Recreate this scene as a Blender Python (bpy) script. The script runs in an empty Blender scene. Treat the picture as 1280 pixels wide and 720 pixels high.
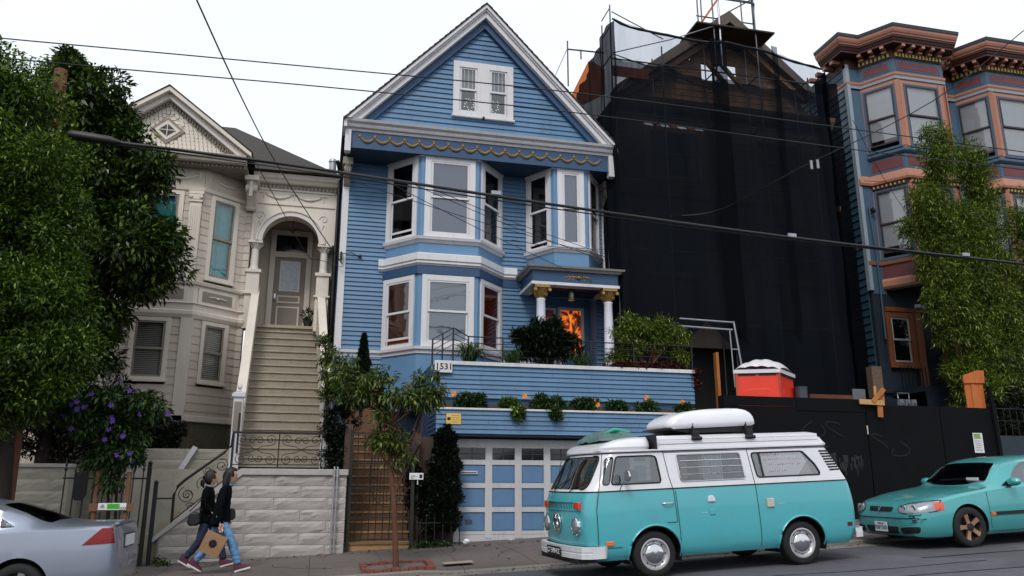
import bpy, bmesh, math, random
import numpy as np
from mathutils import Vector, Matrix
R=math.radians
random.seed(7); rng=np.random.default_rng(7)
scene=bpy.context.scene
# ---------------- camera ----------------
PITCH,YAW,FPX=14.5,13.5,1000.0
CAM=Vector((0,0,1.5))
cd=bpy.data.cameras.new('camera'); cam=bpy.data.objects.new('camera',cd); scene.collection.objects.link(cam)
cd.sensor_width=36; cd.lens=36*FPX/1280; cd.clip_end=3000; cd.clip_start=.05
cam.location=CAM; cam.rotation_euler=(R(90+PITCH),0,-R(YAW)); scene.camera=cam
# ---------------- world and sun ----------------
SUN_EL,SUN_AZ=48,205
w=bpy.data.worlds.new("World"); scene.world=w; w.use_nodes=True
nt=w.node_tree; nt.nodes.clear()
out=nt.nodes.new('ShaderNodeOutputWorld'); bg=nt.nodes.new('ShaderNodeBackground')
sky=nt.nodes.new('ShaderNodeTexSky'); sky.sky_type='NISHITA'; sky.sun_disc=False
sky.sun_elevation=R(SUN_EL); sky.sun_rotation=R(SUN_AZ); sky.air_density=1.2; sky.dust_density=3.0; sky.ozone_density=1.5
# overcast layer: soft bright cloud over the clear sky, a little bluer toward gaps
tc=nt.nodes.new('ShaderNodeTexCoord'); mp=nt.nodes.new('ShaderNodeMapping'); mp.inputs['Scale'].default_value=(1,1,2.5)
nz=nt.nodes.new('ShaderNodeTexNoise'); nz.inputs['Scale'].default_value=1.3; nz.inputs['Detail'].default_value=4
rp=nt.nodes.new('ShaderNodeMapRange'); rp.inputs[1].default_value=.3; rp.inputs[2].default_value=.7; rp.inputs[3].default_value=.84; rp.inputs[4].default_value=1.0
mx=nt.nodes.new('ShaderNodeMix'); mx.data_type='RGBA'; mx.inputs[7].default_value=(9.6,10.2,10.8,1)
L=nt.links.new
L(tc.outputs['Generated'],mp.inputs[0]); L(mp.outputs[0],nz.inputs['Vector']); L(nz.outputs[0],rp.inputs[0]); L(rp.outputs[0],mx.inputs[0])
L(sky.outputs[0],mx.inputs[6]); L(mx.outputs[2],bg.inputs[0]); bg.inputs[1].default_value=.10; L(bg.outputs[0],out.inputs[0])
sd=bpy.data.lights.new('sun','SUN'); sd.energy=1.6; sd.angle=R(16); sd.color=(1,.97,.93)
so=bpy.data.objects.new('sun',sd); scene.collection.objects.link(so)
az=R(SUN_AZ); dirv=Vector((math.sin(az)*math.cos(R(SUN_EL)),math.cos(az)*math.cos(R(SUN_EL)),math.sin(R(SUN_EL))))
so.rotation_euler=dirv.to_track_quat('Z','Y').to_euler()
scene.view_settings.view_transform='Standard'; scene.view_settings.look='None'; scene.view_settings.exposure=.14; scene.view_settings.gamma=1
scene.cycles.max_bounces=6; scene.cycles.transparent_max_bounces=24; scene.cycles.diffuse_bounces=3; scene.cycles.glossy_bounces=3
scene.cycles.caustics_reflective=False; scene.cycles.caustics_refractive=False
COL=scene.collection
# ---------------- pixel of the survey photo -> point on the plane y=Y ----------------
_f=Vector((math.sin(R(YAW))*math.cos(R(PITCH)),math.cos(R(YAW))*math.cos(R(PITCH)),math.sin(R(PITCH))))
_r=Vector((math.cos(R(YAW)),-math.sin(R(YAW)),0)); _u=_r.cross(_f)
def P(px,py,Y):
    d=_f+_r*((px-640)/FPX)-_u*((py-360)/FPX)
    return CAM+d*(Y/d.y)
def road_z(x,y): return .0458*x+.015*y
def walk_z(x,y): return .28+.0458*x+.035*(y-13.5)
# ---------------- materials ----------------
def lin(c):
    if isinstance(c,str):
        c=c.lstrip('#'); c=[int(c[i:i+2],16)/255 for i in (0,2,4)]
        c=[x/12.92 if x<=.04045 else ((x+.055)/1.055)**2.4 for x in c]
    return tuple(c)+(1,)
MATS={}
def pm(name,col,rough=.6,var=.18,scale=3.0,bump=.15,bscale=40,metal=0,coat=0,dirt=0,dcol='#3a342c',spec=.5,streak=False,em=None,ems=0,isl=0):
    """painted / plain surface: colour with large soft variation, fine grain bump, optional dirt blotches and rain streaks"""
    if name in MATS: return MATS[name]
    m=bpy.data.materials.new(name); m.use_nodes=True; t=m.node_tree; n=t.nodes; b=n['Principled BSDF']; K=t.links.new
    c=lin(col); tc=n.new('ShaderNodeTexCoord')
    mp=n.new('ShaderNodeMapping'); K(tc.outputs['Object'],mp.inputs[0])
    if streak: mp.inputs['Scale'].default_value=(1,1,.12)
    a=n.new('ShaderNodeTexNoise'); a.inputs['Scale'].default_value=scale; a.inputs['Detail'].default_value=6; a.inputs['Roughness'].default_value=.65; K(mp.outputs[0],a.inputs['Vector'])
    mr=n.new('ShaderNodeMapRange'); mr.inputs[1].default_value=.25; mr.inputs[2].default_value=.75; mr.inputs[3].default_value=1-var; mr.inputs[4].default_value=1+var; K(a.outputs[0],mr.inputs[0])
    mul=n.new('ShaderNodeMix'); mul.data_type='RGBA'; mul.blend_type='MULTIPLY'; mul.inputs[0].default_value=1; mul.inputs[6].default_value=c
    K(mr.outputs[0],mul.inputs[7]); cout=mul.outputs[2]
    if dirt:
        d=n.new('ShaderNodeTexNoise'); d.inputs['Scale'].default_value=scale*2.7; d.inputs['Detail'].default_value=9; d.inputs['Roughness'].default_value=.75; K(mp.outputs[0],d.inputs['Vector'])
        dr=n.new('ShaderNodeMapRange'); dr.inputs[1].default_value=.5; dr.inputs[2].default_value=.72; dr.inputs[3].default_value=0; dr.inputs[4].default_value=dirt; K(d.outputs[0],dr.inputs[0])
        dm=n.new('ShaderNodeMix'); dm.data_type='RGBA'; dm.inputs[7].default_value=lin(dcol); K(dr.outputs[0],dm.inputs[0]); K(cout,dm.inputs[6]); cout=dm.outputs[2]
    if isl:
        gi=n.new('ShaderNodeNewGeometry'); ir=n.new('ShaderNodeMapRange'); ir.inputs[3].default_value=1-isl; ir.inputs[4].default_value=1+isl; K(gi.outputs['Random Per Island'],ir.inputs[0])
        im=n.new('ShaderNodeMix'); im.data_type='RGBA'; im.blend_type='MULTIPLY'; im.inputs[0].default_value=1; K(cout,im.inputs[6]); K(ir.outputs[0],im.inputs[7]); cout=im.outputs[2]
    K(cout,b.inputs['Base Color'])
    b.inputs['Roughness'].default_value=rough; b.inputs['Metallic'].default_value=metal; b.inputs['Specular IOR Level'].default_value=spec
    b.inputs['Coat Weight'].default_value=coat; b.inputs['Coat Roughness'].default_value=.06
    if bump:
        g=n.new('ShaderNodeTexNoise'); g.inputs['Scale'].default_value=bscale; g.inputs['Detail'].default_value=5; K(tc.outputs['Object'],g.inputs['Vector'])
        bp=n.new('ShaderNodeBump'); bp.inputs['Strength'].default_value=bump; bp.inputs['Distance'].default_value=.01; K(g.outputs[0],bp.inputs['Height']); K(bp.outputs[0],b.inputs['Normal'])
    if em: b.inputs['Emission Color'].default_value=lin(em); b.inputs['Emission Strength'].default_value=ems
    MATS[name]=m; return m
def glassm(name,tint='#20262c',trans=.55,rough=.03,refl=.14):
    """window glass: mirror-like reflection over see-through, tinted"""
    if name in MATS: return MATS[name]
    m=bpy.data.materials.new(name); m.use_nodes=True; t=m.node_tree; n=t.nodes; n.clear(); K=t.links.new
    o=n.new('ShaderNodeOutputMaterial'); tr=n.new('ShaderNodeBsdfTransparent'); c=lin(tint); k=[trans*(.6+.4*min(1,x*4)) for x in c[:3]]; tr.inputs[0].default_value=(k[0],k[1],k[2],1)
    gl=n.new('ShaderNodeBsdfGlossy'); gl.inputs['Roughness'].default_value=rough; gl.inputs['Color'].default_value=(.95,.97,1,1)
    lw=n.new('ShaderNodeLayerWeight'); lw.inputs[0].default_value=.35
    mr=n.new('ShaderNodeMapRange'); mr.inputs[3].default_value=refl; mr.inputs[4].default_value=.9; K(lw.outputs['Fresnel'],mr.inputs[0])
    nz=n.new('ShaderNodeTexNoise'); nz.inputs['Scale'].default_value=1.7; tc=n.new('ShaderNodeTexCoord'); K(tc.outputs['Object'],nz.inputs['Vector'])
    bp=n.new('ShaderNodeBump'); bp.inputs['Strength'].default_value=.12; bp.inputs['Distance'].default_value=.05; K(nz.outputs[0],bp.inputs['Height']); K(bp.outputs[0],gl.inputs['Normal'])
    mx=n.new('ShaderNodeMixShader'); K(mr.outputs[0],mx.inputs[0]); K(tr.outputs[0],mx.inputs[1]); K(gl.outputs[0],mx.inputs[2]); K(mx.outputs[0],o.inputs[0])
    MATS[name]=m; return m
def leafm(name,dark,light,trans=.35,rough=.45):
    if name in MATS: return MATS[name]
    m=bpy.data.materials.new(name); m.use_nodes=True; t=m.node_tree; n=t.nodes; K=t.links.new; b=n['Principled BSDF']
    g=n.new('ShaderNodeNewGeometry'); cr=n.new('ShaderNodeValToRGB'); cr.color_ramp.elements[0].color=lin(dark); cr.color_ramp.elements[1].color=lin(light)
    cr.color_ramp.elements[0].position=.1; cr.color_ramp.elements[1].position=1.0
    e_=cr.color_ramp.elements.new(.72); a_,b_=lin(dark),lin(light); e_.color=tuple(x*.68+y*.32 for x,y in zip(a_,b_))
    K(g.outputs['Random Per Island'],cr.inputs[0]); K(cr.outputs[0],b.inputs['Base Color']); b.inputs['Roughness'].default_value=rough
    b.inputs['Specular IOR Level'].default_value=.4
    tl=n.new('ShaderNodeBsdfTranslucent'); K(cr.outputs[0],tl.inputs[0]); mx=n.new('ShaderNodeMixShader'); mx.inputs[0].default_value=trans
    o=n['Material Output']; K(b.outputs[0],mx.inputs[1]); K(tl.outputs[0],mx.inputs[2]); K(mx.outputs[0],o.inputs[0])
    MATS[name]=m; return m
# ---------------- mesh builder ----------------
class MB:
    def __init__(s): s.v=[]; s.f=[]; s.m=[]; s.M=None; s.mi=0
    def add(s,vs,fs,mi=None):
        k=len(s.v); mi=s.mi if mi is None else mi
        if s.M is not None: vs=[s.M@Vector(p) for p in vs]
        s.v+=[tuple(p) for p in vs]; s.f+=[[i+k for i in f] for f in fs]; s.m+=[mi]*len(fs)
    def box(s,x0,x1,y0,y1,z0,z1,mi=None):
        s.add([(x0,y0,z0),(x1,y0,z0),(x1,y1,z0),(x0,y1,z0),(x0,y0,z1),(x1,y0,z1),(x1,y1,z1),(x0,y1,z1)],
              [[0,3,2,1],[4,5,6,7],[0,1,5,4],[1,2,6,5],[2,3,7,6],[3,0,4,7]],mi)
    def bar(s,a,b,w,h=None,mi=None,upv=(0,0,1)):
        a=Vector(a);b=Vector(b);d=(b-a).normalized(); u=Vector(upv)
        if abs(d.dot(u))>.98: u=Vector((0,1,0))
        sx=d.cross(u).normalized(); sy=sx.cross(d); h=h or w; vs=[]
        for p in (a,b):
            for i,j in ((-1,-1),(1,-1),(1,1),(-1,1)): vs.append(p+sx*(i*w/2)+sy*(j*h/2))
        s.add(vs,[[0,1,2,3],[7,6,5,4],[0,4,5,1],[1,5,6,2],[2,6,7,3],[3,7,4,0]],mi)
    def tube(s,pts,r,n=8,mi=None,cap=True):
        pts=[Vector(p) for p in pts]; rs=r if hasattr(r,'__len__') else [r]*len(pts); vs=[];fs=[]
        for i,p in enumerate(pts):
            d=(pts[min(i+1,len(pts)-1)]-pts[max(i-1,0)]).normalized()
            u=Vector((0,0,1)) if abs(d.z)<.9 else Vector((1,0,0))
            a=d.cross(u).normalized(); b=a.cross(d)
            for k in range(n):
                t=2*math.pi*k/n; vs.append(p+(a*math.cos(t)+b*math.sin(t))*rs[i])
        for i in range(len(pts)-1):
            for k in range(n):
                a0=i*n+k;a1=i*n+(k+1)%n; fs.append([a0,a1,a1+n,a0+n])
        if cap: fs.append(list(range(n))[::-1]); fs.append([(len(pts)-1)*n+k for k in range(n)])
        s.add(vs,fs,mi)
    def lathe(s,prof,c=(0,0,0),n=16,axis='z',mi=None,cap=True):
        vs=[];fs=[];c=Vector(c)
        for r,h in prof:
            for k in range(n):
                t=2*math.pi*k/n; x,y=r*math.cos(t),r*math.sin(t)
                vs.append(c+Vector({'z':(x,y,h),'y':(x,h,y),'x':(h,x,y)}[axis]))
        for i in range(len(prof)-1):
            for k in range(n):
                a=i*n+k;b=i*n+(k+1)%n; fs.append([a,b,b+n,a+n])
        if cap: fs.append(list(range(n))[::-1]); fs.append([(len(prof)-1)*n+k for k in range(n)])
        s.add(vs,fs,mi)
    def prism(s,poly,d0,d1,axis='y',mi=None):
        """polygon of (a,b) extruded along an axis: y -> (a,d,b); z -> (a,b,d); x -> (d,a,b)"""
        g={'y':lambda a,b,d:(a,d,b),'z':lambda a,b,d:(a,b,d),'x':lambda a,b,d:(d,a,b)}[axis]; n=len(poly)
        vs=[g(a,b,d0) for a,b in poly]+[g(a,b,d1) for a,b in poly]
        s.add(vs,[list(range(n))[::-1],list(range(n,2*n))]+[[i,(i+1)%n,(i+1)%n+n,i+n] for i in range(n)],mi)
    def sweep(s,path,prof,mi=None,closed=False):
        """profile of (out,z) carried along an xy path with mitres; out is to the right of travel (the street when walking +x)"""
        n=len(path); k=len(prof); vs=[];fs=[]
        nr=[]
        for i in range(n-1):
            dx,dy=path[i+1][0]-path[i][0],path[i+1][1]-path[i][1]; l=math.hypot(dx,dy); nr.append((dy/l,-dx/l))
        for i,p in enumerate(path):
            if i==0: m=nr[0]
            elif i==n-1: m=nr[-1]
            else:
                a,b=nr[i-1],nr[i]; q=1+a[0]*b[0]+a[1]*b[1]; m=((a[0]+b[0])/q,(a[1]+b[1])/q)
            for o,z in prof: vs.append((p[0]+m[0]*o,p[1]+m[1]*o,z))
        for i in range(n-1):
            for j in range(k):
                a=i*k+j;b=i*k+(j+1)%k; fs.append([a,b,b+k,a+k])
        fs.append(list(range(k))[::-1]); fs.append([(n-1)*k+j for j in range(k)])
        s.add(vs,fs,mi)
    def ico(s,c,r,sub=2,mi=None,sc=(1,1,1),jit=0):
        bm=bmesh.new(); bmesh.ops.create_icosphere(bm,subdivisions=sub,radius=1)
        vs=[Vector((v.co.x*r*sc[0],v.co.y*r*sc[1],v.co.z*r*sc[2]))*(1+random.uniform(-jit,jit))+Vector(c) for v in bm.verts]
        fs=[[v.index for v in f.verts] for f in bm.faces]; bm.free(); s.add(vs,fs,mi)
    def build(s,name,mats,parent=None,smooth=None,recalc=True,bevel=0):
        me=bpy.data.meshes.new(name); me.from_pydata(s.v,[],s.f)
        if not isinstance(mats,(list,tuple)): mats=[mats]
        for m in mats: me.materials.append(m)
        if len(mats)>1: me.polygons.foreach_set('material_index',s.m)
        if recalc:
            bm=bmesh.new(); bm.from_mesh(me); bmesh.ops.recalc_face_normals(bm,faces=bm.faces); bm.to_mesh(me); bm.free()
        if smooth:
            me.polygons.foreach_set('use_smooth',[True]*len(me.polygons)); me.set_sharp_from_angle(angle=R(smooth))
        me.update()
        o=bpy.data.objects.new(name,me); COL.objects.link(o)
        if bevel:
            b=o.modifiers.new('bevel','BEVEL'); b.width=bevel; b.segments=2; b.limit_method='ANGLE'; b.angle_limit=R(40)
        if parent is not None: par(o,parent)
        return o
def par(o,p):
    o.parent=p; o.matrix_parent_inverse=MWI(p)
def MWI(p):
    m=Matrix.Identity(4); q=p; ch=[]
    while q is not None: ch.append(q); q=q.parent
    M=Matrix.Identity(4)
    for q in reversed(ch):
        M=M@(q.matrix_parent_inverse if q.parent else Matrix.Identity(4))@q.matrix_basis
    return M.inverted()
def tag(o,label=None,cat=None,group=None,kind=None):
    if label: o['label']=label
    if cat: o['category']=cat
    if group: o['group']=group
    if kind: o['kind']=kind
    return o
def empty(name,loc=(0,0,0),label=None,cat=None,group=None,kind=None,rot=(0,0,0)):
    o=bpy.data.objects.new(name,None); COL.objects.link(o); o.location=loc; o.rotation_euler=rot; o.empty_display_size=.2
    return tag(o,label,cat,group,kind)
def copy_tree(o,parent=None):
    c=o.copy(); COL.objects.link(c)
    if parent is not None: c.parent=parent; c.matrix_parent_inverse=o.matrix_parent_inverse.copy()
    for ch in list(o.children): copy_tree(ch,c)
    return c
def lettering(txt,M,size,mat,parent,name='lettering',depth=.002,align='CENTER',shear=0,bold=0):
    """real letters as thin geometry; M maps text x,y,z(out)"""
    cu=bpy.data.curves.new(name,'FONT'); cu.body=txt; cu.size=size; cu.extrude=depth; cu.align_x=align; cu.align_y='CENTER'; cu.shear=shear; cu.offset=bold; cu.resolution_u=2
    t=bpy.data.objects.new('tmp',cu); COL.objects.link(t); dg=bpy.context.evaluated_depsgraph_get()
    me=bpy.data.meshes.new_from_object(t.evaluated_get(dg)); bpy.data.objects.remove(t); me.materials.clear(); me.materials.append(mat); me.transform(M); me.name=name
    o=bpy.data.objects.new(name,me); COL.objects.link(o)
    if parent is not None: par(o,parent)
    return o
def each(name,boxes,mat,parent=None,M=None,bevel=0):
    r=[]
    for q in boxes:
        b=MB(); b.M=M; b.box(*q); r.append(b.build(name,mat,parent,bevel=bevel))
    return r
def evalmesh(o):
    dg=bpy.context.evaluated_depsgraph_get(); dg.update(); return bpy.data.meshes.new_from_object(o.evaluated_get(dg))
def facet(p0,p1,z=0):
    """local (u,out,z) frame of a vertical wall running p0->p1; out points right of travel"""
    d=Vector((p1[0]-p0[0],p1[1]-p0[1],0)); l=d.length; d/=l
    return Matrix(((d.x,d.y,0,p0[0]),(d.y,-d.x,0,p0[1]),(0,0,1,z),(0,0,0,1))),l
def siding(mb,M,u0,u1,z0,z1,ex=.1,dp=.014,holes=(),clip=None,base=0,mi=0):
    """lapped boards as real wedges, split round the holes (u0,u1,z0,z1)"""
    mb.M=M; n=max(1,round((z1-z0)/ex)); ex=(z1-z0)/n
    for i in range(n):
        a=z0+i*ex; b=a+ex; segs=[(u0,u1)]
        for h in holes:
            if h[2]<b-ex*.3 and h[3]>a+ex*.3:
                ns=[]
                for p,q in segs:
                    if h[1]<=p or h[0]>=q: ns.append((p,q)); continue
                    if h[0]>p: ns.append((p,h[0]))
                    if h[1]<q: ns.append((h[1],q))
                segs=ns
        ns=[]
        for p,q in segs:   # butt joints
            while q-p>2.2:
                c=p+random.uniform(.9,2.0); ns.append((p,c-.002)); p=c+.002
            ns.append((p,q))
        for p,q in ns:
            pa,qa,pb,qb=p,q,p,q
            if clip:
                ca=clip(a);cb=clip(b)
                if ca is None: continue
                pa,qa=max(p,ca[0]),min(q,ca[1])
                if cb is None: cb=((ca[0]+ca[1])/2,)*2
                pb,qb=max(p,cb[0]),min(q,cb[1])
                if qa-pa<.01: continue
                if qb<pb: pb=qb=(pb+qb)/2
            t=.003+random.random()*.003
            mb.add([(pa,base+dp,a),(qa,base+dp,a),(qb,base+t,b),(pb,base+t,b),(pa,base-.02,a),(qa,base-.02,a),(qb,base-.02,b),(pb,base-.02,b)],
                   [[0,1,2,3],[4,5,1,0],[3,2,6,7],[0,3,7,4],[1,5,6,2],[4,7,6,5]],mi)
    mb.M=None
def curtain_mesh(u0,u1,z0,z1,n0,amp=.02,waves=9,seed=0):
    b=MB(); n=waves*6; r=random.Random(seed); vs=[]
    ph=[r.uniform(-.5,.5) for _ in range(waves+2)]
    for i in range(n+1):
        t=i/n; o=amp*math.sin(2*math.pi*waves*t+ph[int(t*waves)])
        for z in (z0,z1): vs.append((u0+(u1-u0)*t,n0+o,z))
    b.v=vs; b.f=[[2*i,2*i+2,2*i+3,2*i+1] for i in range(n)]; b.m=[0]*n
    return b
def window(root,M,u0,u1,z0,z1,cas,sash,glass,cw=.1,proud=.05,meet=None,head=.0,sill=True,sw=.045,inner=None,dress=None,open_=0,depth=.5,muntin=False,sashmi=None,name='window',fixed=False):
    """casing (window) > sash, pane, room recess, curtain or blind.  M is the facet frame"""
    mb=MB(); mb.M=M; a,b,c,d=u0+cw,u1-cw,z0+cw*.8,z1-cw
    mb.box(u0,a,-.02,proud,z0,z1); mb.box(b,u1,-.02,proud,z0,z1); mb.box(a,b,-.02,proud-.004,d,z1)
    mb.box(a,b,-.02,proud-.004,z0,c)
    if sill: mb.box(u0-.03,u1+.03,-.01,proud+.05,z0-.05,z0-.001)
    if head: mb.box(u0-.03,u1+.03,-.01,proud+.05,z1+.001,z1+head)
    # thin stop bead round the opening
    for q in ((a,a+.018,c,d),(b-.018,b,c,d)): mb.box(q[0],q[1],.0,proud*.55,q[2],q[3])
    wn=mb.build(name,cas,root)
    meet=(c+d)/2 if meet is None else meet; sb=MB(); sb.M=M; a2,b2=a+.019,b-.019
    def sashf(z0_,z1_,n0):
        sb.box(a2,a2+sw,n0,n0+.03,z0_,z1_); sb.box(b2-sw,b2,n0,n0+.03,z0_,z1_); sb.box(a2+sw,b2-sw,n0,n0+.029,z0_,z0_+sw*1.2); sb.box(a2+sw,b2-sw,n0,n0+.029,z1_-sw,z1_)
    gl=MB(); gl.M=M
    def pane(z0_,z1_,n0): gl.add([(a2+sw*.5,n0+.012,z0_+.02),(b2-sw*.5,n0+.012,z0_+.02),(b2-sw*.5,n0+.012,z1_-.02),(a2+sw*.5,n0+.012,z1_-.02)],[[0,1,2,3]])
    if fixed: sashf(c,d,-.01); pane(c,d,-.01)
    else:
        sashf(meet-.02,d,0.0); sashf(c+open_,meet+.02+open_*.0,-.034); pane(meet-.02,d,0.0); pane(c+open_,meet+.02,-.034)
    if muntin:
        mu=(a2+b2)/2; sb.box(mu-.005,mu+.005,.0,.024,meet+.02,d-.03)
        for q in (.25,.75):
            x=a2+(b2-a2)*q; sb.box(x-.004,x+.004,.0,.024,meet+.02,d-.03)
    sb.build('sash',sash,wn); gl.build('pane',glass,wn,recalc=False)
    rb=MB(); rb.M=M; n0=-.06; n1=-depth; e=.06; a3,b3,c3,d3=a-.0,b+.0,c-.0,d+.0
    A=[(a3,n0,c3),(b3,n0,c3),(b3,n0,d3),(a3,n0,d3),(a3-e,n1,c3-e),(b3+e,n1,c3-e),(b3+e,n1,d3+e),(a3-e,n1,d3+e)]
    rb.add(A,[[4,5,6,7],[0,1,5,4],[1,2,6,5],[2,3,7,6],[3,0,4,7]])
    rb.build('room',inner or MATS['room'],wn,recalc=False)
    for dz in (dress or []):
        kind=dz[0]
        if kind=='curtain':
            _,f0,f1,g0,g1,mt=dz; cb=curtain_mesh(a2+(b2-a2)*f0,a2+(b2-a2)*f1,c+(d-c)*g0,c+(d-c)*g1,-.12,.022,max(2,int(7*(f1-f0))),int(u0*100)); cb.v=[tuple(M@Vector(p)) for p in cb.v]
            cb.build('curtain',mt,wn,recalc=False,smooth=60)
        elif kind=='blind':
            _,g0,g1,step,mt=dz; bb=MB(); bb.M=M; z=c+(d-c)*g0; top=c+(d-c)*g1
            while z<top-.01:
                bb.add([(a2,-.085,z),(b2,-.085,z),(b2,-.115,z+step*.8),(a2,-.115,z+step*.8)],[[0,1,2,3]]); z+=step
            bb.build('blind',mt,wn,recalc=False)
        elif kind=='shade':
            _,g0,g1,mt=dz; bb=MB(); bb.M=M; k=10; zs=[c+(d-c)*(g0+(g1-g0)*i/k) for i in range(k+1)]
            for i in range(k):
                o=-.050-(.005 if i%2 else 0); o2=-.050-(0 if i%2 else .005)
                bb.add([(a2,o,zs[i]),(b2,o,zs[i]),(b2,o2,zs[i+1]),(a2,o2,zs[i+1])],[[0,1,2,3]])
            bb.build('blind',mt,wn,recalc=False)
    return wn
pm('room','#0d0c0c',.9,.2); 
W_TRIM=pm('white trim paint','#cfcdd0',.5,.06,2.5,.1,60,dirt=.25,dcol='#8c867c',streak=True)
GL=glassm('window glass','#8f98a2',.8,.03,.10)
GLD=glassm('dark reflection glass','#30363c',.5,.03,.06)  # dark reflections of the side panes put into a dimmer glass
IRON=pm('black iron','#0b0b0c',.45,.2,6,.1,80)
def groundm(name,col,var=.2,jx=0,jy=0,grain=90,gstr=.5,patch=None,spots=0):
    m=bpy.data.materials.new(name); m.use_nodes=True; t=m.node_tree; n=t.nodes; K=t.links.new; b=n['Principled BSDF']
    tc=n.new('ShaderNodeTexCoord'); O=tc.outputs['Object']
    def noise(s,d=6,r=.6,vec=O):
        q=n.new('ShaderNodeTexNoise'); q.inputs['Scale'].default_value=s; q.inputs['Detail'].default_value=d; q.inputs['Roughness'].default_value=r; K(vec,q.inputs['Vector']); return q.outputs[0]
    def rng_(v,a,b_,c,d):
        q=n.new('ShaderNodeMapRange'); q.inputs[1].default_value=a;q.inputs[2].default_value=b_;q.inputs[3].default_value=c;q.inputs[4].default_value=d; K(v,q.inputs[0]); return q.outputs[0]
    def mixc(f,a,b_,mode='MIX'):
        q=n.new('ShaderNodeMix'); q.data_type='RGBA'; q.blend_type=mode
        for s,v in ((0,f),(6,a),(7,b_)):
            if isinstance(v,(tuple,float,int)): q.inputs[s].default_value=v
            else: K(v,q.inputs[s])
        return q.outputs[2]
    c=mixc(1.0,lin(col),rng_(noise(.6),.25,.75,1-var,1+var),'MULTIPLY')
    c=mixc(1.0,c,rng_(noise(grain,3,.7),.3,.7,.75,1.25),'MULTIPLY')
    c=mixc(rng_(noise(3.5,9,.8),.52,.7,0,.6),c,tuple(x*.45 for x in lin(col)[:3])+(1,))
    if spots:
        v=n.new('ShaderNodeTexVoronoi'); v.inputs['Scale'].default_value=5; K(O,v.inputs['Vector']); c=mixc(rng_(v.outputs[0],.03,.06,spots,0),c,(.012,.011,.01,1))
    if patch:
        c=mixc(rng_(noise(.35,2,.4),.5,.53,0,.7),c,lin(patch))
    h=noise(grain,4,.7); 
    if jx or jy:
        sx=n.new('ShaderNodeSeparateXYZ'); K(O,sx.inputs[0]); js=None
        for ax,step in ((0,jx),(1,jy)):
            if not step: continue
            a=n.new('ShaderNodeMath'); a.operation='DIVIDE'; K(sx.outputs[ax],a.inputs[0]); a.inputs[1].default_value=step
            f=n.new('ShaderNodeMath'); f.operation='PINGPONG'; K(a.outputs[0],f.inputs[0]); f.inputs[1].default_value=.5
            r=rng_(f.outputs[0],.004/step*.7,.010/step,1,0)
            if js is None: js=r
            else:
                q=n.new('ShaderNodeMath'); q.operation='MAXIMUM'; K(js,q.inputs[0]); K(r,q.inputs[1]); js=q.outputs[0]
        c=mixc(js,c,tuple(x*.25 for x in lin(col)[:3])+(1,))
    K(c,b.inputs['Base Color']); b.inputs['Roughness'].default_value=.85; b.inputs['Specular IOR Level'].default_value=.3
    bp=n.new('ShaderNodeBump'); bp.inputs['Strength'].default_value=gstr; bp.inputs['Distance'].default_value=.01; K(h,bp.inputs['Height']); K(bp.outputs[0],b.inputs['Normal'])
    MATS[name]=m; return m
ASPH=groundm('asphalt','#57575c',.22,grain=70,gstr=1.0,patch='#4c4c50',spots=.4)
CONC=groundm('sidewalk concrete','#625a57',.22,1.22,1.5,60,.35,spots=.5)
KERBM=groundm('kerb concrete','#77726e',.2,2.4,0,60,.4)
EARTH=groundm('earth','#2c241d',.3,grain=20,gstr=1)
KY=13.35
def sheet(name,xs,ys,zf,mat,dz=0,kind='structure'):
    b=MB(); nx,ny=len(xs),len(ys)
    b.v=[(x,y,zf(x,y)+dz) for y in ys for x in xs]
    b.f=[[j*nx+i,j*nx+i+1,(j+1)*nx+i+1,(j+1)*nx+i] for j in range(ny-1) for i in range(nx-1)]; b.m=[0]*len(b.f)
    o=b.build(name,mat,recalc=False); o['kind']=kind; return o
def clampg(x,y): return .0458*max(-60,min(60,x))
sheet('terrain',[-900,-200,-60,-20,0,20,60,200,900],[-900,-200,-40,0,40,200,900],lambda x,y:clampg(x,y)-.35,EARTH)
sheet('road',[-60,-30,-10,0,10,30,60],[-16,-4,0,5,10,KY-.15],lambda x,y:.0458*x+.015*y if y>0 else .0458*x,ASPH)
# kerb: continuous, dropped across the garage driveway
def kerb_h(x):
    r=road_z(x,KY); full=walk_z(x,KY)
    if 2.2<x<7.6: return r+.03
    if 1.7<x<=2.2: return r+.03+(full-r-.03)*(2.2-x)/.5
    if 7.6<=x<8.1: return r+.03+(full-r-.03)*(x-7.6)/.5
    return full
b=MB(); xs=[-60,-10,-4,0,1.7,2.2,2.8,5,7.6,8.1,12,20,60]; pr=[]
for x in xs:
    h=kerb_h(x); r=road_z(x,KY)
    pr.append([(x,KY-.15,r-.2),(x,KY-.15,h-.02),(x,KY-.13,h),(x,KY,h),(x,KY,r-.2)])
b.v=[p for q in pr for p in q]
for i in range(len(xs)-1):
    for j in range(4): b.f.append([i*5+j,i*5+j+1,(i+1)*5+j+1,(i+1)*5+j]); b.m.append(0)
o=b.build('kerb',KERBM); o['kind']='structure'
# sidewalk with the driveway dip near the kerb
def wz(x,y):
    z=walk_z(x,y)
    if y<KY+1.2:
        t=1-(y-KY)/1.2; z=z*(1-t)+kerb_h(x)*t if 1.6<x<8.2 else z
    return z
sheet('sidewalk',[-60,-10,-4,0,1.7,2.2,5,7.6,8.1,12,20,60],[KY,KY+.4,KY+1.2,15.5,17.4],wz,CONC,.001)
sheet('yard_ground',[-60,-10,0,10,20,60],[17.4,22,40,80],lambda x,y:walk_z(x,17.4)+.02,EARTH,.002)
# gutter pan
sheet('gutter',[-60,-10,0,10,20,60],[KY-.55,KY-.151],road_z,KERBM,.004)
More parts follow.
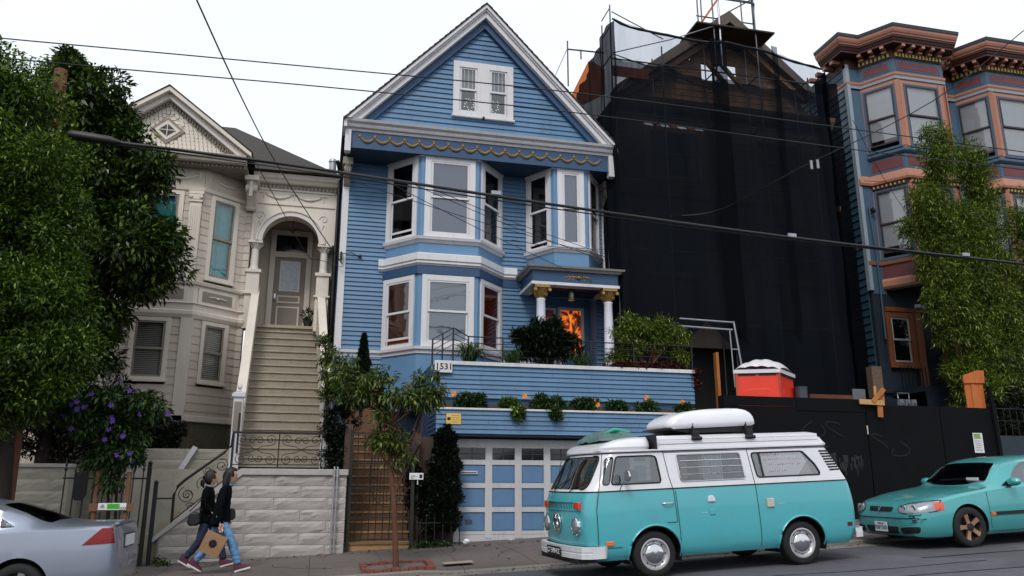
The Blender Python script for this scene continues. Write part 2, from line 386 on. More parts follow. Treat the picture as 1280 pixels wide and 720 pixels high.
# crack-sealing tar lines and oil drips on the road
TAR=pm('tar','#1c1c1e',.4,.2,8,.2)
for k,(x0,x1,y0,y1,wd) in enumerate(((2,16,9.3,9.55,.035),(5.5,9.5,10.3,10.15,.02),(9,24,10.9,11.1,.05))):
    b=MB(); n=24
    for i in range(n+1):
        t=i/n; x=x0+(x1-x0)*t; y=y0+(y1-y0)*t+.05*math.sin(7*t+k)+random.uniform(-.02,.02); hw=wd*random.uniform(.6,1.3)
        b.v+=[(x,y-hw,road_z(x,y)+.004),(x,y+hw,road_z(x,y)+.004)]
    b.f=[[2*i,2*i+2,2*i+3,2*i+1] for i in range(n)]; b.m=[0]*n
    b.build('road_tar_line',TAR,recalc=False)['kind']='structure'
# =================== the blue house ===================
YM,YB=20.5,19.6
BLUE=pm('blue siding paint','#527596',.5,.14,1.6,.12,50,isl=.07,dirt=.22,dcol='#38506c',streak=True)
BLUEL=pm('light blue panel paint','#5e84a8',.5,.08,2,.08,50,dirt=.15,dcol='#4d6a8a')
BLUED=pm('deep blue trim paint','#24466a',.5,.1,2,.08,50)
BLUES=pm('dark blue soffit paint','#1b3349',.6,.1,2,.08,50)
GOLD=pm('gilded plaster','#957641',.5,.25,25,.5,90,metal=.35)
SHING=pm('dark roof shingles','#2b2a2a',.9,.35,14,.8,30)
CURT=pm('pale sheer curtain','#b9bfc6',.8,.08,6,.1,60)
CURTD=pm('dim room lace','#5d5f63',.9,.2,8,.1,60)
WARMW=pm('lamplit wall','#7a3d1c',.8,.4,3,.1,20,em='#7a3512',ems=.25)  # room glow put into the wall by emission; no lamp stands inside
bh=empty('blue_house',(3.9,YM,0),'tall blue clapboard gabled house with white trim and a columned porch','house')
bays_u=[(1.47,YM),(2.26,YB),(3.80,YB),(4.62,YM)]
bays_r=[(5.34,YM),(5.87,YB),(6.83,YB),(7.46,YM)]
Mw,_=facet((0,YM),(10,YM))
w=MB(); siding(w,Mw,.45,7.55,2.0,10.2,.118,.036,holes=[(5.62,7.3,4.4,6.75),(1.6,4.5,5.1,6.9),(1.6,4.5,7.95,10.1),(5.45,7.4,7.95,10.1)])
wall=w.build('siding_wall',BLUE,bh)
w=MB(); w.box(.31,7.69,YM+.03,YM+.15,2,4.4); w.box(.31,5.6,YM+.03,YM+.15,4.4,5.0); w.box(.31,1.5,YM+.03,YM+.15,5,10.2); w.box(4.6,5.4,YM+.03,YM+.15,5,10.2)
w.box(.31,.45,YM+.16,30,0,10.6); w.box(7.55,7.69,YM+.16,30,0,10.6)
w.build('side_wall',BLUED,bh)
# corner boards, drops
each('corner_board',[(.28,.45,YM-.05,YM+.02,4.95,9.7),(7.55,7.7,YM-.05,YM+.02,7.2,10.15),(.25,.40,19.42,19.62,10.05,10.64),(7.43,7.6,19.42,19.62,10.02,10.64)],W_TRIM,bh)
for x in (.37,7.60):
    k=MB(); k.box(x-.13,x+.13,YM-.5,YM-.04,9.93,10.12); k.tube([(x-.09,YM-.38,9.8),(x+.09,YM-.38,9.8)],.11,12); k.prism([(YM-.42,9.9),(YM-.04,9.9),(YM-.04,9.45),(YM-.16,9.5),(YM-.3,9.68)],x-.08,x+.08,'x')
    for q in (-.05,0,.05): k.box(x+q-.012,x+q+.012,YM-.5,YM-.45,9.62,9.92)
    k.build('bracket',pm('bracket stone','#8d897f',.7,.2,8,.4,40),bh)
# frieze and soffit
f=MB(); f.box(.4,7.42,19.5,19.56,10.2,10.64); f.box(.38,7.44,19.47,19.5,10.165,10.2)
fr=f.build('frieze',BLUED,bh)
g=MB(); n=17; x0,x1=.62,7.2
for i in range(n):
    a=x0+(x1-x0)*i/n; c=x0+(x1-x0)*(i+1)/n; pts=[]
    for k in range(9):
        q=k/8; pts.append((a+(c-a)*q,19.485,10.49-.13*math.sin(math.pi*q)))
    g.tube(pts,[.015,.022,.03,.035,.037,.035,.03,.022,.015],6)
    g.ico((a,19.485,10.5),.045,1); g.tube([(a,19.485,10.5),(a-.03,19.485,10.58)],[.018,.006],5); g.tube([(a,19.485,10.5),(a+.03,19.485,10.58)],[.018,.006],5); g.tube([(a,19.485,10.5),(a,19.485,10.4)],[.02,.006],5)
g.ico((x1,19.485,10.5),.03,1)
g.build('garland',GOLD,fr,smooth=50)
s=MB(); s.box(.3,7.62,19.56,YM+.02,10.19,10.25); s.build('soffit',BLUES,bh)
# gable wall
AX,AZ=3.9,14.35; EL,ER,EZ=.35,7.45,10.9
def gc(z):
    t=(z-EZ)/(AZ-EZ)
    if t>=1: return None
    return (EL+(AX-EL)*t,ER+(AX-ER)*t)
w=MB(); Mg,_=facet((0,YB),(10,YB)); siding(w,Mg,0,8,EZ-.02,AZ-.1,.145,.036,holes=[(3.15,4.63,11.5,12.95)],clip=gc)
gw=w.build('gable_wall',BLUE,bh)
# raking cornice: stacked boards following each slope
for sgn,ex in ((-1,.2),(1,7.66)):
    a=Vector((AX-.02*sgn*0,0,14.80)); e=Vector((ex,0,10.88)); 
    def rake(y0,y1,off0,off1,mat,name,par_=bh):
        b=MB(); q=[(a.x,a.z-off0),(e.x,e.z-off0),(e.x,e.z-off1),(a.x,a.z-off1)]; 
        if e.z-off0<10.9: 
            pass
        def cut(off):  # where this offset line meets z=10.9
            tt=(a.z-off-10.89)/(a.z-e.z); return (a.x+(e.x-a.x)*min(1,tt),max(10.89,e.z-off))
        c0,c1=cut(off0),cut(off1); poly=[(a.x,a.z-off0),c0]
        if c0[1]>10.9: poly.append((e.x,10.89))
        poly+= [c1,(a.x,a.z-off1)]
        b.prism(poly,y0,y1,'y'); return b.build(name,mat,par_)
    r=rake(19.24,19.66,.045,.16,W_TRIM,'rake_board'); rake(19.29,19.65,.163,.22,W_TRIM,'rake_moulding',r); rake(19.34,19.64,.223,.40,W_TRIM,'rake_fascia',r)
    rake(19.48,19.62,.403,.66,BLUED,'rake_panel',r)
    # roof slope
    b=MB(); nn=((e-a).normalized()); up=Vector((-nn.z,0,nn.x)); up=up if up.z>0 else -up
    o0=a+up*.0; o1=e+nn*.0
    for k in range(26):
        p=o0+(o1-o0)*(k/26); q=o0+(o1-o0)*((k+1)/26+.004); lift=up*.02
        b.add([(p.x,19.22,p.z),(q.x+lift.x,19.22,q.z+lift.z),(q.x+lift.x,31,q.z+lift.z),(p.x,31,p.z),(p.x,19.22,p.z-.05),(q.x,19.22,q.z-.05),(q.x,31,q.z-.05),(p.x,31,p.z-.05)],[[0,1,2,3],[4,7,6,5],[0,4,5,1],[1,5,6,2],[2,6,7,3],[3,7,4,0]])
    b.build('roof',SHING,bh)
# horizontal cornice under gable
c=MB(); c.sweep([(.28,YB),(7.56,YB)],[(0,10.64),(.12,10.64),(.14,10.70),(.2,10.72),(.22,10.76),(.22,10.80),(.3,10.84),(.33,10.9),(0,10.93)])
c.box(.2,.279,19.28,19.9,10.66,10.9); c.box(7.561,7.66,19.28,19.9,10.66,10.9)
c.build('cornice',W_TRIM,bh)
# gable window pair
for (a,b_) in ((3.05,3.89),(3.89,4.73)):
    wn=window(bh,Mg,a,b_,11.44,13.07,W_TRIM,W_TRIM,GL,cw=.17,proud=.06,sill=True,dress=[('curtain',0,1,.5,1,CURT)],muntin=True)
st=MB(); st.M=Mg
for cx in (3.52,4.2):
    for k in range(14):
        an=k*2*math.pi/14; r_=.1+.03*(k%3); x,z=cx+r_*math.cos(an),11.83+r_*1.2*math.sin(an); st.box(x-.014,x+.014,-.018,-.016,z-.014,z+.014)
st.build('window_decal',pm('paper white','#e8e8ea',.7,.03),wn)
# bays
def bay(path,zs,zt,winz,root,cw,dress3,side_dress,top_drop,zb0,zb1,openb=0,wide=True):
    for i in range(3):
        M,l=facet(path[i],path[i+1]); m=.04
        # corner panels between casings
        pb=MB(); pb.M=M
        pb.box(0,l,-.06,.0,zs,zs+.02); 
        if i==1:
            wu0,wu1=.10,l-.10
            pb.box(0,wu0+.02,-.06,.004,zs,zt); pb.box(wu1-.02,l,-.06,.004,zs,zt)
        else:
            wu0,wu1=(.02,l-.10) if i==0 else (.10,l-.02)
            pb.box(0,wu0+.02,-.06,.004,zs,zt); pb.box(wu1-.02,l,-.06,.004,zs,zt)
        pb.box(0,l,-.06,.003,zt-.02,zt+.01)
        pb.build('bay_panel',BLUEL,root)
        window(root,M,wu0,wu1,zs,zt,W_TRIM,W_TRIM,GL if i==1 else GLD,cw=cw if i==1 else cw*.85,proud=.045,dress=dress3[i],sill=False,open_=(openb if i==0 else 0),inner=side_dress[i])
rm=MATS['room']
glow_wall=WARMW
bay(bays_u,7.93,10.19,None,bh,.15,[[('curtain',0,.35,.0,.6,CURTD)],[('shade',0.0,1,pm('lavender reflection blind','#7378a6',.8,.05,3))],[('shade',.0,.9,CURTD)]],[rm,rm,rm],0,0,0,openb=.12)  # lavender of the sky's reflection is painted on the centre blind
bay(bays_r,7.93,10.19,None,bh,.14,[[('shade',.35,1,CURTD)],[('shade',0.0,1,pm('lavender reflection blind','#7378a6',.8,.05,3))],[]],[rm,rm,rm],0,0,0,openb=.1)  # same reflected sky tint in this blind's colour
SKYREF=pm('bluish reflection shade','#86a2b8',.8,.05,3)  # bluish reflection in the lower centre pane painted on the shade
bay(bays_u,5.08,6.93,None,bh,.14,[[('curtain',.0,1,0,.04,CURT)],[('shade',.0,1,SKYREF)],[('curtain',0,.3,0,1,CURTD)]],[glow_wall,rm,glow_wall],0,0,0,openb=.12)
def ext(path,a,b_): return [(path[0][0]-a,YM)]+path+[(path[-1][0]+b_,YM)] if a or b_ else path
for p in (bays_u,bays_r):
    m=MB(); m.sweep(p,[(0,7.78),(.02,7.78),(.06,7.84),(.10,7.86),(.12,7.93),(0,7.95)])
    m.sweep(p,[(0,10.14),(.07,10.15),(.07,10.19),(0,10.195)]); m.build('sill_moulding',W_TRIM,bh)
m=MB(); m.sweep(bays_u,[(-.3,7.4),(.005,7.4),(.005,7.78),(-.3,7.78)]); m.build('bay_apron',BLUEL,bh); m=MB(); m.sweep([(5.34,YM),(5.87,YB),(6.83,YB),(7.46,YM)],[(-.3,7.2),(.005,7.2),(.005,7.78),(-.3,7.78)]); m.build('bay_apron',BLUEL,bh)
belt=[(1.47,YM),(2.26,YB),(3.80,YB),(4.62,YM),(5.12,YM),(5.32,19.25)]
porch=[(5.16,YM-.3),(5.16,19.22),(7.50,19.22),(7.50,YM)]
m=MB(); prof=[(0,7.16),(.05,7.17),(.07,7.2),(.1,7.22),(.1,7.27),(.13,7.3),(.13,7.46),(.09,7.49),(0,7.5)]
m.sweep([(1.30,YM)]+[(1.47,YM),(2.26,YB),(3.80,YB),(4.62,YM),(5.04,YM)],prof); m.build('belt_course',W_TRIM,bh)
m=MB(); m.sweep([(1.44,YM),(2.24,YB-.02),(3.82,YB-.02),(4.64,YM-.01),(5.1,YM-.01)],[(-.3,6.94),(.03,6.94),(.03,7.155),(-.3,7.155)]); m.build('dark_belt',BLUED,bh)
# lower base moulding and apron
m=MB(); m.sweep([(.22,YM),(1.47,YM),(2.26,YB),(3.80,YB),(4.62,YM),(5.5,YM)],[(0,4.9),(.04,4.9),(.05,4.97),(.1,5.0),(.11,5.07),(0,5.08)]); m.build('base_moulding',W_TRIM,bh)
m=MB(); m.sweep(bays_u,[(-.3,3.5),(.005,3.5),(.005,4.9),(-.3,4.9)]); m.build('base_apron',BLUEL,bh)
# porch: beam, cornice, ceiling, columns, recess with door and art glass
pr_=MB(); pr_.sweep([(5.16,YM),(5.16,19.22),(7.50,19.22),(7.50,YM)],[(-.25,6.84),(.0,6.84),(.0,7.13),(-.25,7.13)]); beam=pr_.build('porch_beam',BLUED,bh)
m=MB(); m.sweep([(5.16,YM),(5.16,19.22),(7.50,19.22),(7.50,YM)],[(-.25,6.76),(.03,6.76),(.03,6.835),(-.25,6.838)]); m.build('beam_band',W_TRIM,beam)
m=MB(); m.sweep([(5.16,YM),(5.16,19.22),(7.50,19.22),(7.50,YM)],[(-.2,7.135),(.06,7.135),(.09,7.18),(.14,7.2),(.16,7.25),(-.2,7.27)]); m.build('porch_cornice',pm('weathered sill stone','#8f8a88',.7,.15,5,.2),beam)
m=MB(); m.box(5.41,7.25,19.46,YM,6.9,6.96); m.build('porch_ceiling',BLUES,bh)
g=MB(); gx,gz=6.4,6.99
for sx in (-1,1):
    g.tube([(gx,19.22,gz),(gx+sx*.2,19.22,gz+.01),(gx+sx*.42,19.22,gz)],[.03,.022,.006],6)
    for q in (.12,.22): 
        g.tube([(gx+sx*q,19.22,gz),(gx+sx*(q+.05),19.22,gz+.07)],[.02,.01],5); g.tube([(gx+sx*q,19.22,gz),(gx+sx*(q+.05),19.22,gz-.07)],[.02,.01],5)
g.ico((gx,19.19,gz),.055,1); g.build('gilded_ornament',GOLD,beam,smooth=50)
WCOL=pm('white column paint','#e2e2ee',.4,.04,3,.05)
for x in (5.42,7.26):
    c=MB(); c.lathe([(.17,4.5),(.17,4.6),(.15,4.62),(.165,4.68),(.135,4.74),(.13,4.78),(.128,5.4),(.108,6.36),(.12,6.38),(.12,6.41),(.1,6.42)],(x,19.38,0),24)
    co=c.build('column',WCOL,bh,smooth=35)
    k=MB(); k.lathe([(.105,6.42),(.12,6.5),(.16,6.62),(.2,6.67)],(x,19.38,0),12); k.box(x-.2,x+.2,19.18,19.58,6.68,6.757)
    for i in range(12):
        an=i*math.pi/6
        for z0,z1,ro in ((6.43,6.56,.05),(6.5,6.66,.07)):
            ca,sa=math.cos(an+(.26 if ro>.06 else 0)),math.sin(an+(.26 if ro>.06 else 0)); k.tube([(x+ca*.11,19.38+sa*.11,z0),(x+ca*.14,19.38+sa*.14,(z0+z1)/2),(x+ca*(.13+ro),19.38+sa*(.13+ro),z1)],[.02,.025,.012],5)
    for i,j in ((-1,-1),(1,-1),(1,1),(-1,1)): k.tube([(x+i*.19,19.38+j*.15,6.62),(x+i*.19,19.38+j*.21,6.62)],.045,8)
    k.build('capital',GOLD,co,smooth=50)
YD=21.1
rc=MB(); rc.box(5.3,7.5,YD,YD+.1,4.4,6.95); rc.box(5.5,5.62,YM+.02,YD,4.4,6.95); rc.box(7.3,7.42,YM+.02,YD,4.4,6.95); rc.build('porch_wall',BLUE,bh)
rc=MB(); rc.box(4.7,8.8,18.1,YD,4.38,4.42); rc.build('porch_floor',pm('porch deck grey','#6b6a6a',.7,.15,3),bh)
Md,_=facet((0,YD),(10,YD))
DRED=pm('red door paint with glow','#5a1219',.4,.15,3,.05,em='#5a1016',ems=.12)  # faint glow put into the door's own colour
d=MB(); d.M=Md; d.box(5.68,6.25,.0,.05,4.44,6.52); dr=d.build('door',DRED,bh)
d=MB(); d.M=Md
for q in ((5.62,5.68,4.44,6.58),(6.25,6.31,4.44,6.58)): d.box(q[0],q[1],0,.08,q[2],q[3])
d.box(5.68,6.25,0,.079,6.52,6.58); d.build('door_frame',W_TRIM,dr)
def stained():
    m=bpy.data.materials.new('stained glass lit'); m.use_nodes=True; t=m.node_tree; n=t.nodes; K=t.links.new; b=n['Principled BSDF']
    tc=n.new('ShaderNodeTexCoord'); v=n.new('ShaderNodeTexNoise'); v.inputs['Scale'].default_value=3.2; v.inputs['Detail'].default_value=3; v.inputs['Distortion'].default_value=1.6; K(tc.outputs['Object'],v.inputs['Vector'])
    cr=n.new('ShaderNodeValToRGB'); e=cr.color_ramp.elements; e[0].position=.38; e[0].color=(.03,.008,.004,1); e[1].position=.75; e[1].color=(1,.55,.12,1)
    k=e.new(.46); k.color=(.35,.05,.01,1); k=e.new(.55); k.color=(1,.2,.02,1); k=e.new(.64); k.color=(1,.34,.04,1)
    K(v.outputs[0],cr.inputs[0]); K(cr.outputs[0],b.inputs['Emission Color']); b.inputs['Emission Strength'].default_value=.7; K(cr.outputs[0],b.inputs['Base Color']); b.inputs['Roughness'].default_value=.2; return m
SG=stained()
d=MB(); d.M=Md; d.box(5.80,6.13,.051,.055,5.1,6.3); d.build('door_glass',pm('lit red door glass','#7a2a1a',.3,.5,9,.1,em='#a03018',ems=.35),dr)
fw=MB(); fw.M=Md
for q in ((6.38,6.46,5.22,6.62),(7.06,7.14,5.22,6.62),(6.46,7.06,6.54,6.62),(6.46,7.06,5.22,5.3)): fw.box(q[0],q[1],0,.07,q[2],q[3])
for q in ((6.42,6.47,4.5,5.2),(7.05,7.1,4.5,5.2),(6.47,7.05,4.5,4.56)): fw.box(q[0],q[1],0,.03,q[2],q[3])
fw=fw.build('window',W_TRIM,bh); d=MB(); d.M=Md; d.box(6.46,7.06,.01,.02,5.3,6.54); d.build('stained_glass',SG,fw)
lp=MB(); lp.lathe([(.09,6.55),(.1,6.57),(.1,6.84),(.06,6.86),(.02,6.9)],(6.42,19.9,0),16); lp.build('porch_lamp',pm('brushed steel','#9a9a96',.3,.1,3,metal=1),bh,smooth=40)
# ---- terraces, garage door, gate and steps in front of the blue house ----
YU,YL,YG=18.0,16.8,17.2
BSTUC=pm('brown stucco','#4a3a33',.85,.2,4,.4,40)
up=empty('upper_planter',(5.7,YU,0),'high blue clapboard terrace wall with white cap below the columned porch','terrace wall')
Mu,_=facet((0,YU),(10,YU)); s=MB(); siding(s,Mu,2.55,8.9,3.64,4.38,.107,.032); us=s.build('siding_wall',BLUE,up)
s=MB(); s.box(2.55,8.88,YU+.03,YU+.2,3.5,4.38); s.box(2.42,2.55,YU+.0,YM,2.3,4.38); s.box(8.78,8.9,YU+.2,YM+2,0,4.38); s.build('backing_wall',BLUED,up)
s=MB(); s.box(2.5,8.95,YU-.06,YU+.16,4.382,4.47); s.build('cap',W_TRIM,up,bevel=.008)
s=MB(); s.box(2.4,8.9,YU+.02,YU+.2,3.2,3.5); s.build('base_wall',BSTUC,up)
nb=MB(); nb.box(2.50,2.90,YU-.1,YU-.062,4.19,4.46); nm=nb.build('number_board',W_TRIM,up,bevel=.004)
lettering('1531',Matrix(((1,0,0,2.71),(0,0,-1,YU-.102),(0,1,0,4.32),(0,0,0,1))),.2,pm('sign black','#101010',.5,0),nm,'house_number',bold=.003)
lw=empty('lower_planter',(5.7,YL,0),'low blue clapboard planter wall hanging over the garage door','planter wall')
Ml,_=facet((0,YL),(10,YL)); s=MB(); siding(s,Ml,2.4,8.9,2.75,3.24,.098,.03); s.build('siding_wall',BLUE,lw)
Ms,_=facet((2.4,YL+1.2),(2.4,YL)); s=MB(); siding(s,Ms,0,1.2,2.75,3.24,.098,.02); s.build('end_siding',BLUED,lw)
s=MB(); s.box(2.37,8.92,YL-.05,YL+.08,3.242,3.285); s.build('cap',W_TRIM,lw,bevel=.006)
s=MB(); s.box(2.45,8.88,YL+.08,YU-.0,3.15,3.2); s.build('planter_soil',EARTH,lw)
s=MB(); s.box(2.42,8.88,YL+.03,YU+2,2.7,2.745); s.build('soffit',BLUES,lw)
s=MB(); s.box(2.68,2.8,YL-.032,YL-.02,2.95,3.15); pl=s.build('permit_plaque',pm('yellow plaque','#d8b45e',.5,.08,6),lw)
s=MB(); s.v=[];pm('plaque rim','#6a5a34',.5); s.box(2.60,2.93,YL-.03,YL-.02,2.93,3.17); s.build('plaque_rim',MATS['plaque rim'],lw)
s=MB(); s.box(2.61,2.92,YL-.036,YL-.031,2.94,3.16); pq=s.build('plaque',MATS['yellow plaque'],lw); bpy.data.objects.remove(pl)
inkm=pm('ink grey','#5b5140',.7,.0); s=MB()
for i in range(4): s.box(2.72,2.90-.02*(i%2),YL-.038,YL-.0365,3.11-.045*i,3.118-.045*i)
s.build('small_print',inkm,pq)
s=MB(); s.lathe([(.0,-.004),(.035,-.004),(.035,.0),(0,.0)],(2.66,YL-.0385,3.05),12,'y'); s.box(2.69,2.7,YL-.041,YL-.0365,3.02,3.08); s.build('crest',MATS['sign black'],pq)
# garage: jambs, head and door
ga=empty('garage_front',(4.9,YG,0),'dark recessed garage opening in brown stucco under the planters','garage')
s=MB(); s.box(2.0,2.85,YG-.02,YG+.3,-.2,2.7); s.build('side_pier',BSTUC,ga); s=MB(); s.box(7.3,8.9,YG-.02,YG+.3,0,2.7); s.build('side_pier',BSTUC,ga)
s=MB(); s.box(2.85,7.3,YG+.0,YG+.3,2.66,2.7); s.build('lintel',BSTUC,ga)
gd=empty('garage_door',(4.9,YG,0),'panelled garage door of blue squares in a white grid with a top row of dark panes','garage door')
GW=pm('garage white paint','#bdbabb',.5,.08,2,.1,50,dirt=.35,dcol='#77706a',streak=True)
cols=[2.89]; 
PX=[2.93+.648*i for i in range(8)]  # stile centres at 3.6,4.25,4.9 ...
st=[(2.87,2.96)]+[(3.605+.648*i-.075,3.605+.648*i+.075) for i in range(0,6)]
st.append((7.2,7.3)); rails=[(2.48,2.66),(2.125,2.226),(1.642,1.742),(1.15,1.248),(.70,.761)]
b=MB()
for i in range(len(st)): 
    x0,x1=st[i]; x0=max(x0,2.86); b.box(x0,x1,YG-.06,YG,.62,2.66)
for z0,z1 in rails:
    for i in range(len(st)-1): b.box(st[i][1]+.0005,st[i+1][0]-.0005,YG-.057,YG-.001,z0,z1)
fr=b.build('door_frame',GW,gd)
b=MB(); b.box(2.86,7.3,YG-.05,YG+.0,.56,.698); b.prism([(2.86,.38),(7.3,.58),(7.3,.555),(7.3,.558),(2.86,.558)],YG-.04,YG,'y'); b.build('bottom_rail',GW,gd)
GB=pm('garage blue panel','#58799c',.5,.1,2,.08,50,dirt=.2,dcol='#46607e'); 
zz=[(2.226,2.48),(1.742,2.125),(1.248,1.642),(.761,1.15)]
for i in range(len(st)-1):
    x0,x1=st[i][1],st[i+1][0]
    for k,(z0,z1) in enumerate(zz):
        b=MB()
        if k: b.box(x0,x1,YG-.03,YG-.01,z0,z1); b.box(x0+.03,x1-.03,YG-.04,YG-.0305,z0+.03,z1-.03); b.build('panel',GB,gd)
        else:
            b.box(x0,x1,YG-.03,YG-.02,z0,z1); pn=b.build('pane',pm('garage dark glass','#15181b',.08,.2,2,.02,spec=.6),gd)
            m=MB(); xm=(x0+x1)/2
            m.box(xm-.01,xm+.01,YG-.04,YG-.031,z0,z1); m.box(x0,xm-.0101,YG-.04,YG-.031,(z0+z1)/2-.01,(z0+z1)/2+.01); m.box(xm+.0101,x1,YG-.04,YG-.031,(z0+z1)/2-.01,(z0+z1)/2+.01); m.build('muntin',pm('dim muntin','#34373c',.6,.1),pn)
b=MB(); b.box(2.98,3.36,YG-.075,YG-.041,1.925,1.99); ms=b.build('mail_slot',W_TRIM,gd,bevel=.005); b=MB(); b.box(3.0,3.34,YG-.079,YG-.0755,1.945,1.965); b.build('slot_flap',IRON,ms)
b=MB(); b.box(3.12,3.26,YG-.05,YG-.0405,.91,1.0); b.build('vent',pm('vent grey','#4a4f55',.6),gd)
# ---- gated stair left of the garage ----
TERR=pm('ochre steps','#9b7a52',.8,.15,4,.3,40,dirt=.4,dcol='#4a3726')
TERRD=pm('brown risers','#6b4f3a',.85,.15,4,.3,40,dirt=.3)
ss=empty('side_stair',(1.35,17,0),'narrow ochre steps climbing behind the iron gate beside the garage','stairs')
z0=.40; n=13; 
for i in range(n):
    y=YG-.25+i*.25; z=z0+i*.19
    b=MB(); b.box(.62 if i==0 else .72,1.95,y-.02 if i else 16.72,y+.4,z+.155,z+.19); b.build('tread',TERR,ss,bevel=.006)
    b=MB(); b.box(.64 if i==0 else .74,1.93,y if i else 16.75,y+.06,z-.05,z+.154); b.build('riser',TERRD if i else TERR,ss)
for i in range(6):   # upper landing wall face seen above
    pass
b=MB(); b.box(.62,1.93,YG+3.2,YG+3.3,0,4.2); b.build('back_wall',TERRD,ss)
b=MB(); b.box(.55,.71,16.85,YG+3.2,.2,2.9); b.build('side_wall',BSTUC,ss); b=MB(); b.box(1.951,2.08,16.9,YG+3.2,.2,2.74); b.build('side_wall',BSTUC,ss)
gt=empty('iron_gate',(1.3,16.68,0),'dark iron gate with round hoop before the ochre steps','gate','iron gates')
GT=pm('gate iron','#17130f',.5,.2,6,.1); yg=16.68
b=MB(); b.box(.66,.72,yg-.03,yg+.03,.35,2.78); b.build('gate_post',GT,gt)
b=MB(); b.box(1.90,1.97,yg-.03,yg+.03,.35,2.78); b.build('gate_post',GT,gt)
for x in [.82+.135*i for i in range(8)]:
    b=MB(); b.tube([(x,yg,.62),(x,yg,2.72)],.011,6); b.build('bar',GT,gt)
for z in (.64,1.05,1.62,2.1,2.70):
    b=MB(); b.box(.72,1.9,yg-.015,yg+.015,z,z+.025); b.build('rail',GT,gt)
b=MB(); b.tube([(1.42+.36*math.cos(a*math.pi/12)*1.0,yg-.02,1.9+.62*math.sin(a*math.pi/12)) for a in range(25)],.012,6); b.build('hoop',GT,gt)
for i in range(5):
    b=MB(); x=1.16+.13*i; b.tube([(x,yg-.03,1.35),(x,yg-.03,2.45)],.010,6); b.build('bar',GT,gt)
# notice box on the gate and meter clutter
nbx=MB(); nbx.box(1.86,2.14,yg-.07,yg-.04,1.80,1.93); no=nbx.build('gate_sign',pm('sign white','#d9d9dc',.5,.03),None); tag(no,'small white notice plate with black square beside the iron gate','sign')
b=MB(); b.box(2.06,2.12,yg-.074,yg-.0705,1.83,1.9); b.build('black_square',MATS['sign black'],no)
b=MB(); b.box(1.89,1.97,yg-.073,yg-.0705,1.875,1.882); b.box(1.89,2.02,yg-.073,yg-.0705,1.855,1.862); b.box(1.89,1.95,yg-.073,yg-.0705,1.82,1.835); b.build('small_print',inkm,no)
b=MB(); b.box(2.02,2.04,yg-.05,yg-.03,1.70,1.8); b.build('sign_post',W_TRIM,no)
# low iron fence right of the gate
gf=empty('low_fence',(2.4,16.62,0),'low black iron fence at the foot of the dark hedge','fence')
for i in range(6):
    b=MB(); x=2.05+.17*i; b.tube([(x,16.6,.45),(x,16.6,1.02+.05*(i%2))],.012,6); b.ico((x,16.6,1.04+.05*(i%2)),.022,1); b.build('post',IRON,gf)
for z in (.56,.95):
    b=MB(); b.box(2.02,2.95,16.59,16.61,z,z+.02); b.build('rail',IRON,gf)
# rail on the terrace
tr=empty('terrace_railing',(5.5,18.05,0),'thin dark metal railing above the white cap of the upper planter','railing')
yr=18.1
for z in (4.78,4.93,5.08,4.63):
    b=MB(); b.tube([(3.3,yr,z),(8.95,yr,z)],.011 if z<5 else .016,6); b.build('rail',IRON,tr)
for x in (3.3,4.12,5.2,6.3,7.4,8.6,8.94):
    b=MB(); b.box(x-.015,x+.015,yr-.015,yr+.015,4.45,5.1); b.build('post',IRON,tr)
sr=empty('stair_handrail',(2.6,18.2,0),'slanted black metal handrail at the left end of the upper planter','railing')
A=[(2.42,18.1,4.5),(2.62,18.1,4.62),(2.82,18.4,4.95),(3.3,18.1,5.08)]
for d in (0,.13,.26,.39):
    b=MB(); b.tube([(2.45,18.15,4.98-d),(2.95,18.15,5.28-d),(3.3,18.1,5.08-d*.75)],.016 if d==0 else .01,6); b.build('rail',IRON,sr)
for x,z in ((2.47,5.0),(2.7,5.14),(2.95,5.28)):
    b=MB(); b.box(x-.018,x+.018,18.13,18.17,4.3,z); b.build('post',IRON,sr)
# =================== the pale Victorian on the left ===================
BG=pm('greige siding paint','#beb2a5',.6,.1,1.6,.12,50,isl=.05,dirt=.25,dcol='#6b635c',streak=True)
BGL=pm('light greige trim','#d4cabe',.55,.08,2,.1,50,dirt=.2,dcol='#857d75',streak=True)
BGD=pm('taupe panel paint','#857b70',.6,.1,2,.1,50)
BGW=pm('pale column paint','#cfc8c2',.5,.05,2,.1,50)
ST=pm('stair paint','#9c907e',.75,.15,3,.2,40,dirt=.45,dcol='#5b5346')
STR=pm('stair riser paint','#8d8576',.75,.12,3,.2,40,dirt=.4,dcol='#565043')
TEAL=pm('teal curtain','#5cc4c4',.8,.15,8,.1,60)
BLIND=pm('blind slat','#e2dfd8',.6,.08,5,0)
ROOFB=pm('weathered roof shingles','#37332f',.9,.35,16,.9,30)
be=empty('beige_house',(-3,21,0),'pale greige Victorian house with arched porch, gabled bay and long front stairs','house')
YW,YF=21.0,20.2
path=[(-6.05,YW),(-5.07,YF),(-3.13,YF),(-2.15,YW)]
bx=MB(); bx.box(-9.5,-1.99,YW+.1,YW+.2,1.0,9.6); bx.build('backing_wall',BG,be)
Mw2,_=facet((-10,YW),(0,YW))
s=MB(); siding(s,Mw2,.5,3.98,1.4,9.2,.2,.02); siding(s,Mw2,7.85,8.0,3.2,9.2,.2,.02)
